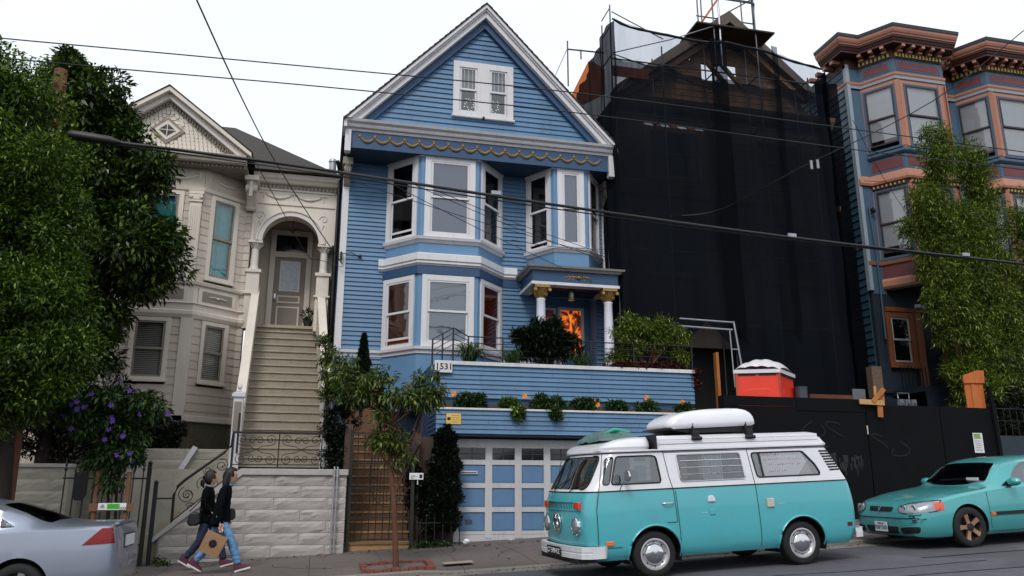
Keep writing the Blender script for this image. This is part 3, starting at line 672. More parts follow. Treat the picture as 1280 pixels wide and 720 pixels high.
# strip between bay and arch
s.build('siding_wall',BG,be)
for i in range(3):
    M,l=facet(path[i],path[i+1])
    if i==1: uw=(.62,1.50); lwn=(.62,1.50)
    elif i==2: uw=(.22,1.02); lwn=(.28,1.02)
    else: uw=(.25,1.03); lwn=(.25,1.0)
    s=MB(); siding(s,M,.0,l,3.22,5.62,.2,.02,holes=[(lwn[0],lwn[1],4.15,5.6)]); siding(s,M,0,l,6.6,8.95,.2,.015,holes=[(uw[0],uw[1],6.72,8.88)])
    s.build('siding_wall',BG,be)
    window(be,M,uw[0],uw[1],6.68,8.86,BGL,BGD,glassm('clear glass','#e8ecf0',.95,.03,.06),cw=.1,proud=.05,dress=[('curtain',0,1,0,1,TEAL)] if i else [('curtain',0,.4,0,1,TEAL)])
    window(be,M,lwn[0],lwn[1],4.12,5.62,BGL,BGD,glassm('clear glass','#e8ecf0',.95,.03,.06),cw=.09,proud=.05,dress=[('blind',0,1,.045,BLIND)])
    # panel under the upper window
    p=MB(); p.M=M; p.box(0,l,-.03,-.001,5.9,6.6); p.box(.12,l-.12,.0,.03,6.02,6.42); pa=p.build('bay_panel',BGL,be)
    p=MB(); p.M=M; p.box(.22,l-.22,.031,.04,6.09,6.35); q=p.build('inset',BGD,pa)
    p=MB(); p.M=M; 
    for sx in (-1,1): p.tube([(l/2,.05,6.22),(l/2+sx*.08,.05,6.24),(l/2+sx*.2,.05,6.22),(l/2+sx*.26,.05,6.23)],[.02,.014,.016,.006],6)
    p.ico(tuple((l/2,.05,6.22)),.035,1); p.build('ornament',BGL,pa,smooth=50)
    # frieze garland
    p=MB(); p.M=M; p.box(0,l,-.05,.02,9.0,9.5); fz=p.build('frieze',BG,be)
    p=MB(); p.M=M
    for k in range(max(1,int(l/.85))):
        n=max(1,int(l/.85)); a=.12+(l-.24)*k/n; c=.12+(l-.24)*(k+1)/n
        p.tube([(a+(c-a)*q/8,.03,9.33-.13*math.sin(math.pi*q/8)) for q in range(9)],[.01,.016,.022,.026,.028,.026,.022,.016,.01],6)
        for e in (a,c): p.tube([(e-.08,.03,9.36),(e,.03,9.40),(e+.08,.03,9.36)],.014,5); p.tube([(e,.03,9.38),(e,.03,9.2)],[.02,.008],5)
    p.build('garland',BGL,fz,smooth=50)
for x,y in path[1:3]:
    sx=1 if x<-4 else -1
    p=MB(); p.box(x-.06 if sx>0 else x-.22,x+.22 if sx>0 else x+.06,y-.05,y+.04,3.0,5.66); p.build('corner_board',BGL,be)
    # fluted pilaster above
    cx=x+sx*.16
    p=MB(); p.box(cx-.17,cx+.17,y-.07,y,6.55,6.72); p.box(cx-.14,cx+.14,y-.05,y,6.72,8.6)
    for k in range(5): p.box(cx-.115+k*.05,cx-.088+k*.05,y-.066,y-.0505,6.8,8.5)
    p.box(cx-.16,cx+.16,y-.08,y,8.6,8.66); 
    for e in (-1,1): p.tube([(cx+e*.12,y-.12,8.74),(cx+e*.12,y-.02,8.74)],.05,8)
    p.box(cx-.13,cx+.13,y-.09,y,8.66,8.80); p.box(cx-.18,cx+.18,y-.1,y,8.8,8.87)
    p.build('pilaster',BGL,be)
ep=[(-7.5,YW),(-6.05,YW)]+path[1:]+[(-2.0,YW)]
for nm,prof,mt in (('belt_course',[(0,5.62),(.05,5.64),(.09,5.72),(.09,5.80),(.03,5.84),(.03,5.98),(.08,6.0),(0,6.04)],BGL),('sill_course',[(0,6.46),(.07,6.48),(.09,6.55),(0,6.6)],BGL),('head_course',[(0,8.88),(.05,8.9),(.07,8.98),(0,9.01)],BGL),('water_table',[(0,3.16),(.05,3.18),(.05,3.3),(0,3.33)],BGL)):
    m=MB(); m.sweep(ep,prof); m.build(nm,mt,be)
m=MB(); m.sweep(ep,[(-.1,1.2),(-.03,1.2),(-.03,3.17),(-.1,3.17)]); m.build('foundation',pm('dark shingle base','#5a5447',.9,.25,9,.6,25),be)  # foundation shingles in a darker tone of their own
# gable over the bay with deep soffit
gxl,gxr,gax,gz0,gaz=-6.2,-2.02,-4.1,9.72,11.42
m=MB(); m.box(gxl+.1,gxr-.1,19.95,YW+.1,9.5,9.56); m.build('soffit',BGD,be)
def gcl(z):
    t=(z-9.75)/(gaz-.22-9.75); 
    return None if t>=1 else (gxl+.2+(gax-gxl-.2)*t+10,gxr-.2+(gax-gxr+.2)*t+10)
s=MB(); siding(s,facet((-10,20.0),(0,20.0))[0],0,10,9.75,gaz-.25,.1,.02,clip=gcl); 
# fish-scale shingles over the boards
s.build('gable_wall',BGL,be)
sc=MB(); r_=0; z=9.8
while z<11.1:
    c=gcl(z); x=c[0]-10+.05+(.05 if r_%2 else 0)
    while x<c[1]-10-.08:
        if not(abs(x+.0-(-4.1))+abs(z-10.35)*1.0<.42): sc.prism([(x,z+.11),(x,z+.03),(x+.03,z-.0),(x+.06,z-.0),(x+.09,z+.03),(x+.09,z+.11)],19.955+random.random()*.01,19.975,'y')
        x+=.1
    z+=.1; r_+=1
sc.build('fish_scale_shingles',BGL,be)
for sg,tx in ((-1,gxl),(1,gxr)):
    a=(gax,gaz); e=(tx,gz0+.1)
    b=MB(); b.prism([(a[0],a[1]),(e[0],e[1]),(e[0],e[1]-.1),(a[0],a[1]-.12)],19.62,20.0,'y'); rk=b.build('rake_board',BGL,be)
    b=MB(); b.prism([(a[0],a[1]-.122),(e[0]-sg*.12,e[1]-.04),(e[0]-sg*.34,e[1]-.05),(a[0],a[1]-.27)],19.76,20.0,'y'); b.build('rake_fascia',BGW,rk)
    b=MB(); n=26
    for i in range(1,n):
        t=i/n; x=a[0]+(e[0]-sg*.4-a[0])*t; z=a[1]-.3+(e[1]-.10-(a[1]-.3))*t; b.box(x-.02,x+.02,19.88,19.98,z-.06,z+.02)
    b.build('dentils',BGD,rk)
    b=MB(); b.prism([(a[0],a[1]+.035),(e[0]+sg*.03,e[1]+.02),(e[0]+sg*.03,e[1]-.0),(a[0],a[1]+.002)],19.6,24.5,'y'); b.build('roof',ROOFB,be)
m=MB(); m.sweep([(gxl+.12,20.0),(gxr-.12,20.0)],[(0,9.56),(.25,9.57),(.28,9.62),(.33,9.66),(.36,9.74),(0,9.78)]); m.build('cornice',BGL,be)
m=MB()
for k in range(40): 
    x=gxl+.25+k*.096; m.box(x,x+.05,19.9,19.98,9.48,9.555)
m.build('dentils',BGD,be)
# diamond attic window
b=MB(); cx,cz=-4.1,10.35
b.prism([(cx-.42,cz),(cx,cz+.36),(cx+.42,cz),(cx,cz-.36)],19.93,19.97,'y'); dw=b.build('window',BGD,be)
b=MB(); b.prism([(cx-.31,cz),(cx,cz+.27),(cx+.31,cz),(cx,cz-.27)],19.915,19.9295,'y'); b.build('window_frame',BGL,dw)
b=MB(); b.prism([(cx-.2,cz),(cx,cz+.17),(cx+.2,cz),(cx,cz-.17)],19.905,19.9145,'y'); b.build('pane',pm('garage dark glass','#15181b'),dw)
b=MB(); b.box(cx-.2,cx+.2,19.895,19.904,cz-.01,cz+.01); b.box(cx-.01,cx+.01,19.895,19.904,cz+.011,cz+.17); b.box(cx-.01,cx+.01,19.895,19.904,cz-.17,cz-.011); b.build('muntin',BGL,dw)
# big bracket at the cornice corner
b=MB(); b.box(-2.2,-1.86,20.3,21.0,9.38,9.5); b.prism([(20.42,9.38),(21,9.38),(21,8.75),(20.85,8.72),(20.7,8.9),(20.55,9.05)],-2.14,-1.92,'x'); b.tube([(-2.17,20.5,9.2),(-1.89,20.5,9.2)],.1,12); b.tube([(-2.16,20.86,8.8),(-1.9,20.86,8.8)],.07,12); b.box(-2.07,-1.99,20.36,20.41,8.95,9.38); b.build('bracket',BGL,be)
# main hipped roof
b=MB(); e=(-9,.22,20.5,34); ez=9.78; rx,ry,rz=-3.0,24.0,12.45
b.add([(e[0],e[2],ez),(e[1],e[2],ez),(e[1],e[3],ez),(e[0],e[3],ez),(rx-1.4,ry,rz),(rx,ry,rz),(rx,30,rz),(rx-1.4,30,rz)],[[0,1,5,4],[1,2,6,5],[2,3,7,6],[3,0,4,7],[4,5,6,7],[3,2,1,0]])
b.build('roof',ROOFB,be)
# porch block: arch wall
M2,_=facet((-10,YW-.03),(0,YW-.03)); acx,az,ro,ri=-.98,7.95,.80,.74
b=MB(); X0,X1,Zt=-2.0,.16,9.42; n=24
for i in range(n):   # spandrel columns of the wall above the arch, cut to the semicircle
    t0=math.pi*i/n; t1=math.pi*(i+1)/n
    xa,xb=acx-ri*math.cos(t0),acx-ri*math.cos(t1); za,zb=az+ri*math.sin(t0),az+ri*math.sin(t1)
    b.prism([(xa,za),(xb,zb),(xb,Zt),(xa,Zt)],YW-.03,YW+.35,'y')
b.box(X0,acx-ri-.0005,YW-.03,YW+.35,az,Zt); b.box(acx+ri+.0005,X1,YW-.03,YW+.35,az,Zt)
b.build('arch_wall',BGL,be)
def ring(r0,r1,y0,y1,n=28,a0=0,a1=math.pi):
    b=MB()
    for i in range(n):
        t0=a0+(a1-a0)*i/n; t1=a0+(a1-a0)*(i+1)/n
        b.prism([(acx-r0*math.cos(t0),az+r0*math.sin(t0)),(acx-r1*math.cos(t0),az+r1*math.sin(t0)),(acx-r1*math.cos(t1),az+r1*math.sin(t1)),(acx-r0*math.cos(t1),az+r0*math.sin(t1))],y0,y1,'y')
    return b
ar=ring(ri-.02,ri+.10,YW-.09,YW-.031).build('arch_moulding',BGW,be); ring(ri+.101,ri+.14,YW-.12,YW-.031).build('arch_bead',BGL,ar)
for x in (-1.86,-.10):
    b=MB(); b.box(x-.16,x+.16,YW-.06,YW+.3,6.55,7.08); b.box(x-.2,x+.2,YW-.1,YW+.32,7.08,7.16); b.box(x-.2,x+.2,YW-.1,YW+.32,6.5,6.549); b.box(x-.17,x+.17,YW-.05,YW+.3,5.6,6.499); pd=b.build('pedestal',BGL,be)
    b=MB(); b.lathe([(.13,7.16),(.13,7.2),(.11,7.24),(.105,7.3),(.095,7.74),(.11,7.76)],(x,YW+.1,0),20); co=b.build('column',BGW,be,smooth=35)
    b=MB(); b.lathe([(.1,7.76),(.12,7.82),(.16,7.88)],(x,YW+.1,0),12); b.box(x-.18,x+.18,YW-.08,YW+.28,7.885,7.95)
    for i in range(10):
        an=i*math.pi/5; ca,sa=math.cos(an),math.sin(an); b.tube([(x+ca*.1,YW+.1+sa*.1,7.77),(x+ca*.13,YW+.1+sa*.13,7.83),(x+ca*.18,YW+.1+sa*.18,7.86)],[.02,.022,.01],5)
    b.build('capital',BGW,co,smooth=50)
# frieze with garlands over the arch
b=MB(); b.M=M2; b.box(8.08,10.1,.0,.03,8.98,9.04); b.box(8.08,10.1,.0,.03,9.37,9.43); b.box(8.02,8.08,0,.03,7.95,9.43); b.build('frieze_moulding',BGL,be)
b=MB()
for k in range(2):
    a=-1.72+k*.78; c=a+.72
    b.tube([(a+(c-a)*q/8,YW-.05,9.27-.11*math.sin(math.pi*q/8)) for q in range(9)],[.008,.014,.02,.024,.026,.024,.02,.014,.008],6)
for a in (-1.75,-.97,-.2): b.tube([(a-.1,YW-.05,9.28),(a,YW-.05,9.31),(a+.1,YW-.05,9.28)],.014,5); b.tube([(a,YW-.05,9.3),(a,YW-.05,9.12)],[.018,.006],5)
for a,sg in ((-1.8,1),(-.16,-1)):
    b.tube([(a+sg*.12*math.cos(t)*(1-t/9),YW-.04,8.65+.12*math.sin(t)*(1-t/9)) for t in np.linspace(0,7,20)],.012,5); b.tube([(a,YW-.04,8.5),(a+sg*.05,YW-.04,8.35),(a,YW-.04,8.25)],[.02,.016,.006],5)
b.build('garland',BGL,be,smooth=50)
m=MB(); m.sweep([(-2.02,YW-.02),(.2,YW-.02)],[(0,9.43),(.05,9.44),(.05,9.52),(.2,9.54),(.24,9.6),(.3,9.64),(.34,9.75),(0,9.8)]); m.build('cornice',BGL,be)
m=MB()
for k in range(22): x=-1.96+k*.098; m.box(x,x+.05,YW-.12,YW-.071,9.45,9.515)
m.build('dentils',BGD,be)
# recessed porch
DY=22.5
b=MB(); b.box(-2.0,.16,DY,DY+.1,5.7,9.4); b.box(-1.99,-1.86,YW+.35,DY,5.7,9.4); b.box(.0,.12,YW+.35,DY,5.7,9.4); b.build('porch_wall',BG,be)
b=MB(); b.box(-2,.16,YW+.3,DY,9.0,9.05); b.build('porch_ceiling',BGD,be); b=MB(); b.box(-1.99,.15,21.2,DY,5.7,5.77); b.build('porch_floor',ST,be)
Mp,_=facet((-10,DY),(0,DY)); u0,u1=8.57,9.42
b=MB(); b.M=Mp; b.box(u0,u1,0,.05,5.78,7.96); dr=b.build('door',BGD,be)
for q in ((u0+.12,u1-.12,.0505,.065,5.95,6.55),(u0+.12,u1-.12,.0505,.065,6.65,6.86)):
    b=MB(); b.M=Mp; b.box(*q); b.build('door_panel',BGL,dr); b=MB(); b.M=Mp; b.box(q[0]+.04,q[1]-.04,.0655,.07,q[4]+.04,q[5]-.04); b.build('door_inset',BGD,dr)
b=MB(); b.M=Mp; b.box(u0+.15,u1-.15,.0505,.062,6.98,7.86); b.build('glass_frame',BGL,dr); b=MB(); b.M=Mp; b.box(u0+.19,u1-.19,.0625,.066,7.02,7.82); b.build('door_glass',pm('etched door glass','#a7b0bb',.25,.25,9,.2,30),dr)
b=MB(); b.M=Mp; b.ico((u0+.06,.09,6.72),.032,2); b.box(u0+.04,u0+.08,.051,.056,6.78,6.9); b.build('door_knob',pm('nickel','#b0b0b0',.25,.05,3,metal=1),dr)
b=MB(); b.M=Mp; b.box(u0,u1,-.0,.02,8.12,8.62); b.build('transom_pane',pm('garage dark glass','#15181b'),be)
each('door_casing',[(u0-.14,u0-.001,0,.09,5.78,8.75),(u1+.001,u1+.14,0,.09,5.78,8.75),(u0,u1,0,.085,7.965,8.115),(u0,u1,0,.085,8.62,8.75)],BGL,be,M=Mp)
b=MB(); b.tube([(-.98,21.7,9.0),(-.98,21.7,8.6)],.008,6); b.lathe([(.03,8.45),(.07,8.5),(.07,8.58),(.02,8.62)],(-.98,21.7,0),12); b.build('porch_lantern',pm('warm lantern','#3a3228',.4,.1,em='#ffdca0',ems=.0),be)
# ---- front stair ----
fs=empty('front_stair',(-.8,19,0),'long straight greige front stair rising to the arched porch','stairs')
b=MB(); b.add([(-1.54,17.5,.5),(.16,17.5,.5),(.16,17.5,2.0),(-1.54,17.5,2.0),(-1.72,21.6,.5),(-.2,21.6,.5),(-.2,21.6,5.5),(-1.72,21.6,5.5)],[[0,1,2,3],[7,6,5,4],[0,4,5,1],[1,5,6,2],[2,6,7,3],[3,7,4,0]]); b.build('stair_core',BGD,fs)
N=18; y0,y1=17.45,21.25; zb,zt=2.05,5.78
def sxl(t): return -1.52+(-1.70+1.52)*t
def sxr(t): return .14+(-.22-.14)*t
for i in range(N):
    t=i/(N-1); ya=y0+(y1-y0)*t; z=zb+(zt-zb)*(i+1)/N; dz=(zt-zb)/N; a,c=sxl(t)-.03,sxr(t)+.03
    b=MB(); b.box(a,c,ya-.03,ya+.3,z-.035,z); b.build('tread',ST,fs,bevel=.005)
    b=MB(); b.box(a+.01,c-.01,ya,ya+.05,z-dz,z-.036); b.build('riser',STR,fs)
for side in (-1,1):
    f=sxl if side<0 else sxr
    b=MB()
    x0_,x1_=(f(0),f(1)); o=.16*side
    P0=[(y0-.1,zb-.3),(y1-.15,zt-.05),(y1-.15,zt+.85),(y0+.35,zb+1.15),(y0-.1,zb+1.1)]
    vs=[]
    for y,z in P0:
        t=(y-y0)/(y1-y0); x=f(t); vs.append((x,y,z)); 
    for y,z in P0:
        t=(y-y0)/(y1-y0); x=f(t)+o; vs.append((x,y,z))
    b.add(vs,[[0,1,2,3,4],[9,8,7,6,5]]+[[i,(i+1)%5,(i+1)%5+5,i+5] for i in range(5)]); b.build('stair_wall',BGL,fs)
    b=MB(); 
    q0=Vector((f(.1)+o/2,y0+.2,zb+1.22)); q1=Vector((f(.96)+o/2,y1-.1,zt+.93)); b.bar(q0,q1,.2,.05); b.build('stair_cap',BGL,fs,bevel=.01)
# newels
nw=pm('white newel paint','#c9c6cc',.5,.06,2,.08)
for x,lab in ((-1.61,'left'),(.17,'right')):
    b=MB(); b.box(x-.095,x+.095,17.3,17.49,2.02,3.45); b.box(x-.13,x+.13,17.265,17.525,3.45,3.52); b.box(x-.105,x+.105,17.29,17.5,3.52,3.55); b.lathe([(.03,3.55),(.04,3.58),(.02,3.6),(.05,3.65),(.04,3.7),(.008,3.74)],(x,17.4,0),12)
    b.build('newel',nw,fs,smooth=30); 
b=MB(); b.box(-1.68,-1.54,17.28,17.298,2.75,3.35); b.build('newel_inset',BGD,fs); b=MB(); b.box(.10,.24,17.28,17.298,2.75,3.35); b.build('newel_inset',BGD,fs)
each('handrail',[(-1.56,-1.53,17.05,17.2,2.3,3.1)],IRON,fs)
# planter pot by the door, right
# ---- block retaining wall ----
BLK=pm('painted stone block','#a7a09c',.8,.1,1.8,.9,7,dirt=.25,dcol='#6e655c')
BLK2=pm('yellowed stone block','#a39d90',.8,.1,1.8,.9,7,dirt=.3,dcol='#5e5544')
def blockwall(mb,x0,x1,Y,ztop,zbot_f,slope=None,row=.218,bl=1.0,dpth=.05):
    """rock-faced blocks: each a bulged pillow with an uneven face"""
    k=0; z=ztop
    while z>-.3:
        zl=z-row+.012; off=(bl/2 if k%2 else 0); x=x0-off-.02
        while x<x1:
            a,c=max(x,x0),min(x+bl,x1); x+=bl
            if c-a<.06: continue
            a+=.006; c-=.006
            def top(xx): return z if slope is None else min(z,slope(xx))
            if slope and slope(a)<=zl+.02 and slope(c)<=zl+.02: continue
            if max(walk_z(a,Y),walk_z(c,Y))>z: continue
            nx=max(2,int((c-a)/.09)); nz=4; vs=[];fs=[]
            br=random.uniform(.35,.75)
            for j in range(nz+1):
                for i in range(nx+1):
                    u=i/nx;v=j/nz; xx=a+(c-a)*u; zt_=top(xx); zb_=min(zl,zt_); zz=zb_+(zt_-zb_)*v
                    ed=min(u*(c-a),(1-u)*(c-a),v*row,(1-v)*row)
                    o=0 if ed<.004 else min(1,ed/.06)*dpth*(.55+.25*math.sin(xx*7+k*3)+random.uniform(-.15,.15)); 
                    if v<br*(.8+.3*math.sin(xx*5+k)) : o*=.55
                    vs.append((xx,Y-o,zz))
            for j in range(nz):
                for i in range(nx): q=j*(nx+1)+i; fs.append([q,q+1,q+nx+2,q+nx+1])
            mb.add(vs,fs)
        z=zl-.012; k+=1
rw=empty('block_wall',(-.7,16.5,0),'pale rock-faced block retaining wall with slanted coping left of the iron gate','wall')
slope=lambda x: 1.90 if x>-1.36 else 1.90+(x+1.36)*.80
b=MB(); blockwall(b,-2.72,.62,16.5,1.88,None,slope,bl=1.0,dpth=.038); b.build('stone_face',BLK,rw,recalc=False)
b=MB(); b.prism([(-2.75,-.2),(.6,-.1),(.6,1.9),(-1.34,1.9),(-2.75,.76)],16.503,17.0,'y'); b.build('wall_core',pm('mortar','#8a837d',.9,.2),rw)
b=MB(); b.prism([(-2.86,.62),(-2.86,.72),(-1.38,1.99),(.64,1.985),(.64,1.87),(-1.34,1.87)],16.44,17.02,'y'); b.build('coping',pm('painted coping','#aaa3a2',.7,.1,2,.3,30,dirt=.3,dcol='#6e655c'),rw,bevel=.01)
# landing and short flight behind the slanted coping
ld=empty('entry_steps',(-2.5,17.2,0),'short concrete entry steps rising rightward behind the scrolled railing','stairs')
for i in range(7):
    x=-3.1+i*.26; b=MB(); b.box(x,x+.3 if i<6 else .1,17.021,17.44,.1,.55+.2*(i+1)+.03); b.build('step',ST,ld)
b=MB(); b.box(-3.6,-1.7,17.45,17.6,.2,2.0); b.build('inner_wall',BLK2,ld)
b=MB(); blockwall(b,-3.9,-1.75,17.9,2.42,None,bl=1.3,dpth=.02); b.box(-3.9,-1.75,17.91,18.1,0,2.42); gwn=b.build('garden_wall',BLK2,None,recalc=False); tag(gwn,'yellowish block garden wall behind the scrolled stair railing','wall')
b=MB(); b.bar((-2.72,17.84,1.9),(-2.42,17.84,2.46),.1,.07,upv=(0,1,0)); b.build('white_edge',nw,gwn)
# outer garden wall at far left
lwll=empty('garden_wall',(-5,17,0),'pale coursed block garden wall at far left behind the silver car','wall')
b=MB(); blockwall(b,-9,-4.52,17.0,2.0,None,bl=1.2,dpth=.03); b.build('stone_face',BLK2,lwll,recalc=False); b=MB(); b.box(-9,-4.52,17.003,17.3,-.5,2.0); b.box(-4.52,-4.50,17.0,18.2,0,2.0); b.build('wall_core',BLK2,lwll)
b=MB(); b.box(-9,-4.47,16.95,17.32,2.0,2.07); b.build('coping',BLK,lwll,bevel=.01)
l2=empty('garden_wall',(-3.7,18.2,0),'recessed block garden wall seen through the spiked iron fence','wall')
b=MB(); blockwall(b,-4.5,-2.6,18.2,2.08,None,bl=1.2,dpth=.03); b.build('stone_face',BLK2,l2,recalc=False); b=MB(); b.box(-4.5,-2.6,18.203,18.4,0,2.08); b.build('wall_core',BLK2,l2)
# downpipes on the block wall
for x,lb in ((.37,'left of two thin grey conduits strapped to the block wall'),(.43,'right of two thin grey conduits strapped to the block wall')):
    b=MB(); b.tube([(x,16.4,.42),(x,16.4,1.98),(x,16.44,2.03)],.017,8); 
    for z in (.7,1.3,1.85): b.box(x-.028,x+.028,16.39,16.45,z,z+.02)
    tag(b.build('conduit',pm('galvanised pipe','#a5a3a6',.4,.1,5,metal=.5),None,smooth=40),lb,'pipe','conduits on the block wall')
# dark downpipe and gap between the houses
b=MB(); b.tube([(.19,20.7,5),(.19,20.7,9.9),(.1,20.5,10.2)],.05,8); tag(b.build('downpipe',IRON,None,smooth=40),'dark downpipe in the narrow gap between the pale and blue houses','downpipe')
b=MB(); b.box(.165,.27,20.95,21.4,2,9.6); b.build('party_wall',pm('dark navy wall','#121a28',.7),be)  # dark navy strip closing the slot between the houses
b=MB(); b.lathe([(.11,10.3),(.11,11.6),(.13,11.6),(.13,11.66),(.1,11.7)],(-.02,24,0),12); tag(b.build('vent_pipe',pm('galvanised pipe','#a5a3a6'),None,smooth=40),'grey metal vent pipe on the pale house roof edge','vent pipe')
# ---- wrought iron scroll railings ----
def spiral(cx,cz,r,turns,a0,dirn,y,n=26):
    return [(cx+r*(1-.8*t/(n-1))*math.cos(a0+dirn*2*math.pi*turns*t/(n-1)),y,cz+r*(1-.8*t/(n-1))*math.sin(a0+dirn*2*math.pi*turns*t/(n-1))) for t in range(n)]
rl=empty('scroll_railing',(-.75,16.6,0),'level black wrought iron railing with scrolls on top of the block wall','railing')
y=16.62
each('rail',[(-1.60,.14,y-.025,y+.025,2.66,2.70),(-1.60,.14,y-.01,y+.01,2.06,2.08)],IRON,rl)
for x in (-1.57,-.72,.1):
    b=MB(); b.box(x-.012,x+.012,y-.012,y+.012,1.98,2.66); b.build('post',IRON,rl)
for cx in (-1.15,-.29):
    for sx in (-1,1):
        for sz in (-1,1):
            b=MB(); b.tube(spiral(cx+sx*.27,2.36+sz*.19,.11,1.5,math.pi/2*(1 if sz<0 else -1),sx*sz,y),.008,5); b.tube([(cx,y,2.36),(cx+sx*.12,y,2.36+sz*.06),(cx+sx*.27,y,2.36+sz*.08)],.008,5); b.build('scroll',IRON,rl)
            b=MB(); b.tube(spiral(cx+sx*.07,2.36+sz*.17,.075,1.4,0 if sx<0 else math.pi,-sx*sz,y),.008,5); b.build('scroll',IRON,rl)
rl2=empty('scroll_railing',(-2.2,16.6,0),'slanting black wrought iron railing with large scrolls following the sloped coping','railing')
pts=[(-2.55,y,.98),(-2.56,y,1.5),(-2.5,y,1.66),(-2.38,y,1.78),(-1.72,y,2.30),(-1.60,y,2.42),(-1.58,y,2.68)]
b=MB(); b.tube(pts,.026,8); b.build('handrail',IRON,rl2,smooth=40)
b=MB(); b.tube([(-2.55,y,1.03),(-1.58,y,1.87)],.01,6); b.build('rail',IRON,rl2); b=MB(); b.box(-1.6,-1.57,y-.015,y+.015,1.8,2.66); b.build('post',IRON,rl2)
for cx,cz,r,a,d in ((-2.33,1.5,.16,2,1),(-2.33,1.5,.09,0,1),(-2.05,1.72,.13,4,-1),(-1.85,1.72,.1,1,1),(-1.75,2.05,.13,2,-1),(-2.0,1.95,.08,3,1),(-2.25,1.28,.09,3,-1)):
    b=MB(); b.tube(spiral(cx,cz,r,1.6,a,d,y),.008,5); b.build('scroll',IRON,rl2)
# spiked iron fence and gate at left
sf=empty('spiked_fence',(-3.5,16.5,0),'black spiked iron fence and gate beside the silver car','fence')
y=16.45
for i in range(9):
    x=-4.42+i*.165; h=2.02 if i%2==0 else 1.98
    b=MB(); zb_=walk_z(x,y); b.tube([(x,y,zb_),(x,y,h-.1)],.013,6)
    if i%2==0: b.lathe([(.012,h-.1),(.03,h-.06),(.008,h-.02),(.026,h),(.003,h+.12)],(x,y,0),8)
    else: b.lathe([(.012,h-.1),(.02,h-.05),(.002,h+.05)],(x,y,0),8)
    b.build('bar',IRON,sf)
each('rail',[(-4.45,-3.0,y-.01,y+.01,1.78,1.81),(-4.45,-3.0,y-.01,y+.01,.6,.63)],IRON,sf)
for x,z1 in ((-3.0,2.05),(-2.86,1.7)): 
    b=MB(); b.box(x-.035,x+.035,y-.03,y+.03,walk_z(x,y)-.05,z1); b.lathe([(.03,z1),(.045,z1+.03),(.01,z1+.07)],(x,y,0),8); b.build('gate_post',IRON,sf)
each('rail',[(-2.83,-2.56,y-.01,y+.01,1.42,1.45)],IRON,sf)
b=MB(); b.box(-4.25,-4.02,y-.07,y-.02,1.5,1.9); b.prism([(-4.25,1.5),(-4.02,1.5),(-4.08,1.4),(-4.2,1.4)],y-.07,y-.02,'y'); b.build('mail_box',IRON,sf)
# =================== the netted house under construction ===================
DKW=pm('bare brown sheathing','#7a5f49',.85,.35,5,.4,30)
DKC=pm('dark weathered clapboard','#5c534a',.85,.25,4,.3,30)
PLY=pm('orange plywood','#b8622a',.75,.2,3,.3,30,dirt=.3,dcol='#6d3516',streak=True)
LUM=pm('new lumber','#a8652f',.75,.2,4,.3,30)
LUMP=pm('pale new lumber','#b68a58',.75,.2,4,.3,30)
nh=empty('netted_house',(11,20.6,0),'gabled Victorian under construction hidden behind black netting','house')
Mn,_=facet((0,20.6),(20,20.6)); NAX,NAZ=11.9,16.2
def ncl(z):
    t=(z-13.0)/(NAZ-.45-13.0); 
    return None if t>=1 else (8.0+.3+(NAX-8.3)*t,15.5-.3+(NAX-15.2)*t)
s=MB(); siding(s,Mn,8.0,15.4,6.2,13.0,.2,.02,holes=[(9,11,7.6,9.6),(9,11,10.6,12.3),(12.6,14.4,10.6,12.3),(12.6,14.4,7.6,9.6)]); s.build('siding_wall',DKC,nh)
s=MB(); siding(s,Mn,8,14.6,13.05,NAZ-.5,.2,.02,holes=[(11.05,11.42,14.02,14.62),(11.5,12.25,14.02,14.62)],clip=ncl); s.build('gable_wall',DKW,nh)
s=MB(); s.bar((11.25,20.58,14.7),(11.9,20.58,13.98),.12,.1); s.bar((11.7,20.57,14.75),(12.4,20.57,13.95),.12,.1); s.build('rafter',DKW,nh)
for (a,c,d,e) in ((9,11,7.6,9.6),(9,11,10.6,12.3),(12.6,14.4,10.6,12.3),(12.6,14.4,7.6,9.6)):
    window(nh,Mn,a,c,d,e,DKW,DKC,GLD,cw=.15,dress=[('shade',.2,1,CURTD)])
s=MB(); s.sweep([(8.0,20.6),(15.45,20.6)],[(0,12.75),(.15,12.8),(.3,13.0),(.35,13.1),(0,13.15)]); s.build('cornice',DKW,nh)
s=MB(); s.sweep([(8.0,20.6),(15.45,20.6)],[(0,10.0),(.1,10.05),(.15,10.2),(0,10.25)]); s.build('belt_course',DKW,nh)
for sg,ex,ez_ in ((-1,8.0,13.25),(1,14.65,13.95)):
    b=MB(); b.prism([(NAX,NAZ+.15),(ex,ez_),(ex,ez_-.3),(NAX,NAZ-.25)],20.1,20.62,'y'); b.build('rake_board',DKC,nh)
    b=MB(); b.prism([(NAX,NAZ-.27),(ex+(-sg)*.25,ez_-.15),(ex+(-sg)*.25,ez_-.35),(NAX,NAZ-.5)],20.3,20.62,'y'); b.build('rake_fascia',DKW,nh)
for i in range(14):  # open rafters behind the gable
    y=21.2+i*.65
    b=MB(); b.bar((8.0,y,13.1),(NAX,y,NAZ),.06,.2); b.bar((15.5,y,13.1),(NAX,y,NAZ),.06,.2); 
    if i>4: b.build('rafter',LUM,nh)
b=MB(); b.box(NAX-.04,NAX+.04,24,30,NAZ-.1,NAZ+.15); b.build('ridge_beam',LUM,nh)
b=MB(); b.box(8.0,8.1,20.7,30,0,13.0); b.box(15.4,15.5,20.7,30,0,13.0); b.build('side_wall',DKC,nh)
b=MB(); b.box(7.72,15.5,20.62,20.7,2.4,6.2); b.build('ground_floor_wall',pm('black paint board','#0c0c0d',.8,.3,3),nh)
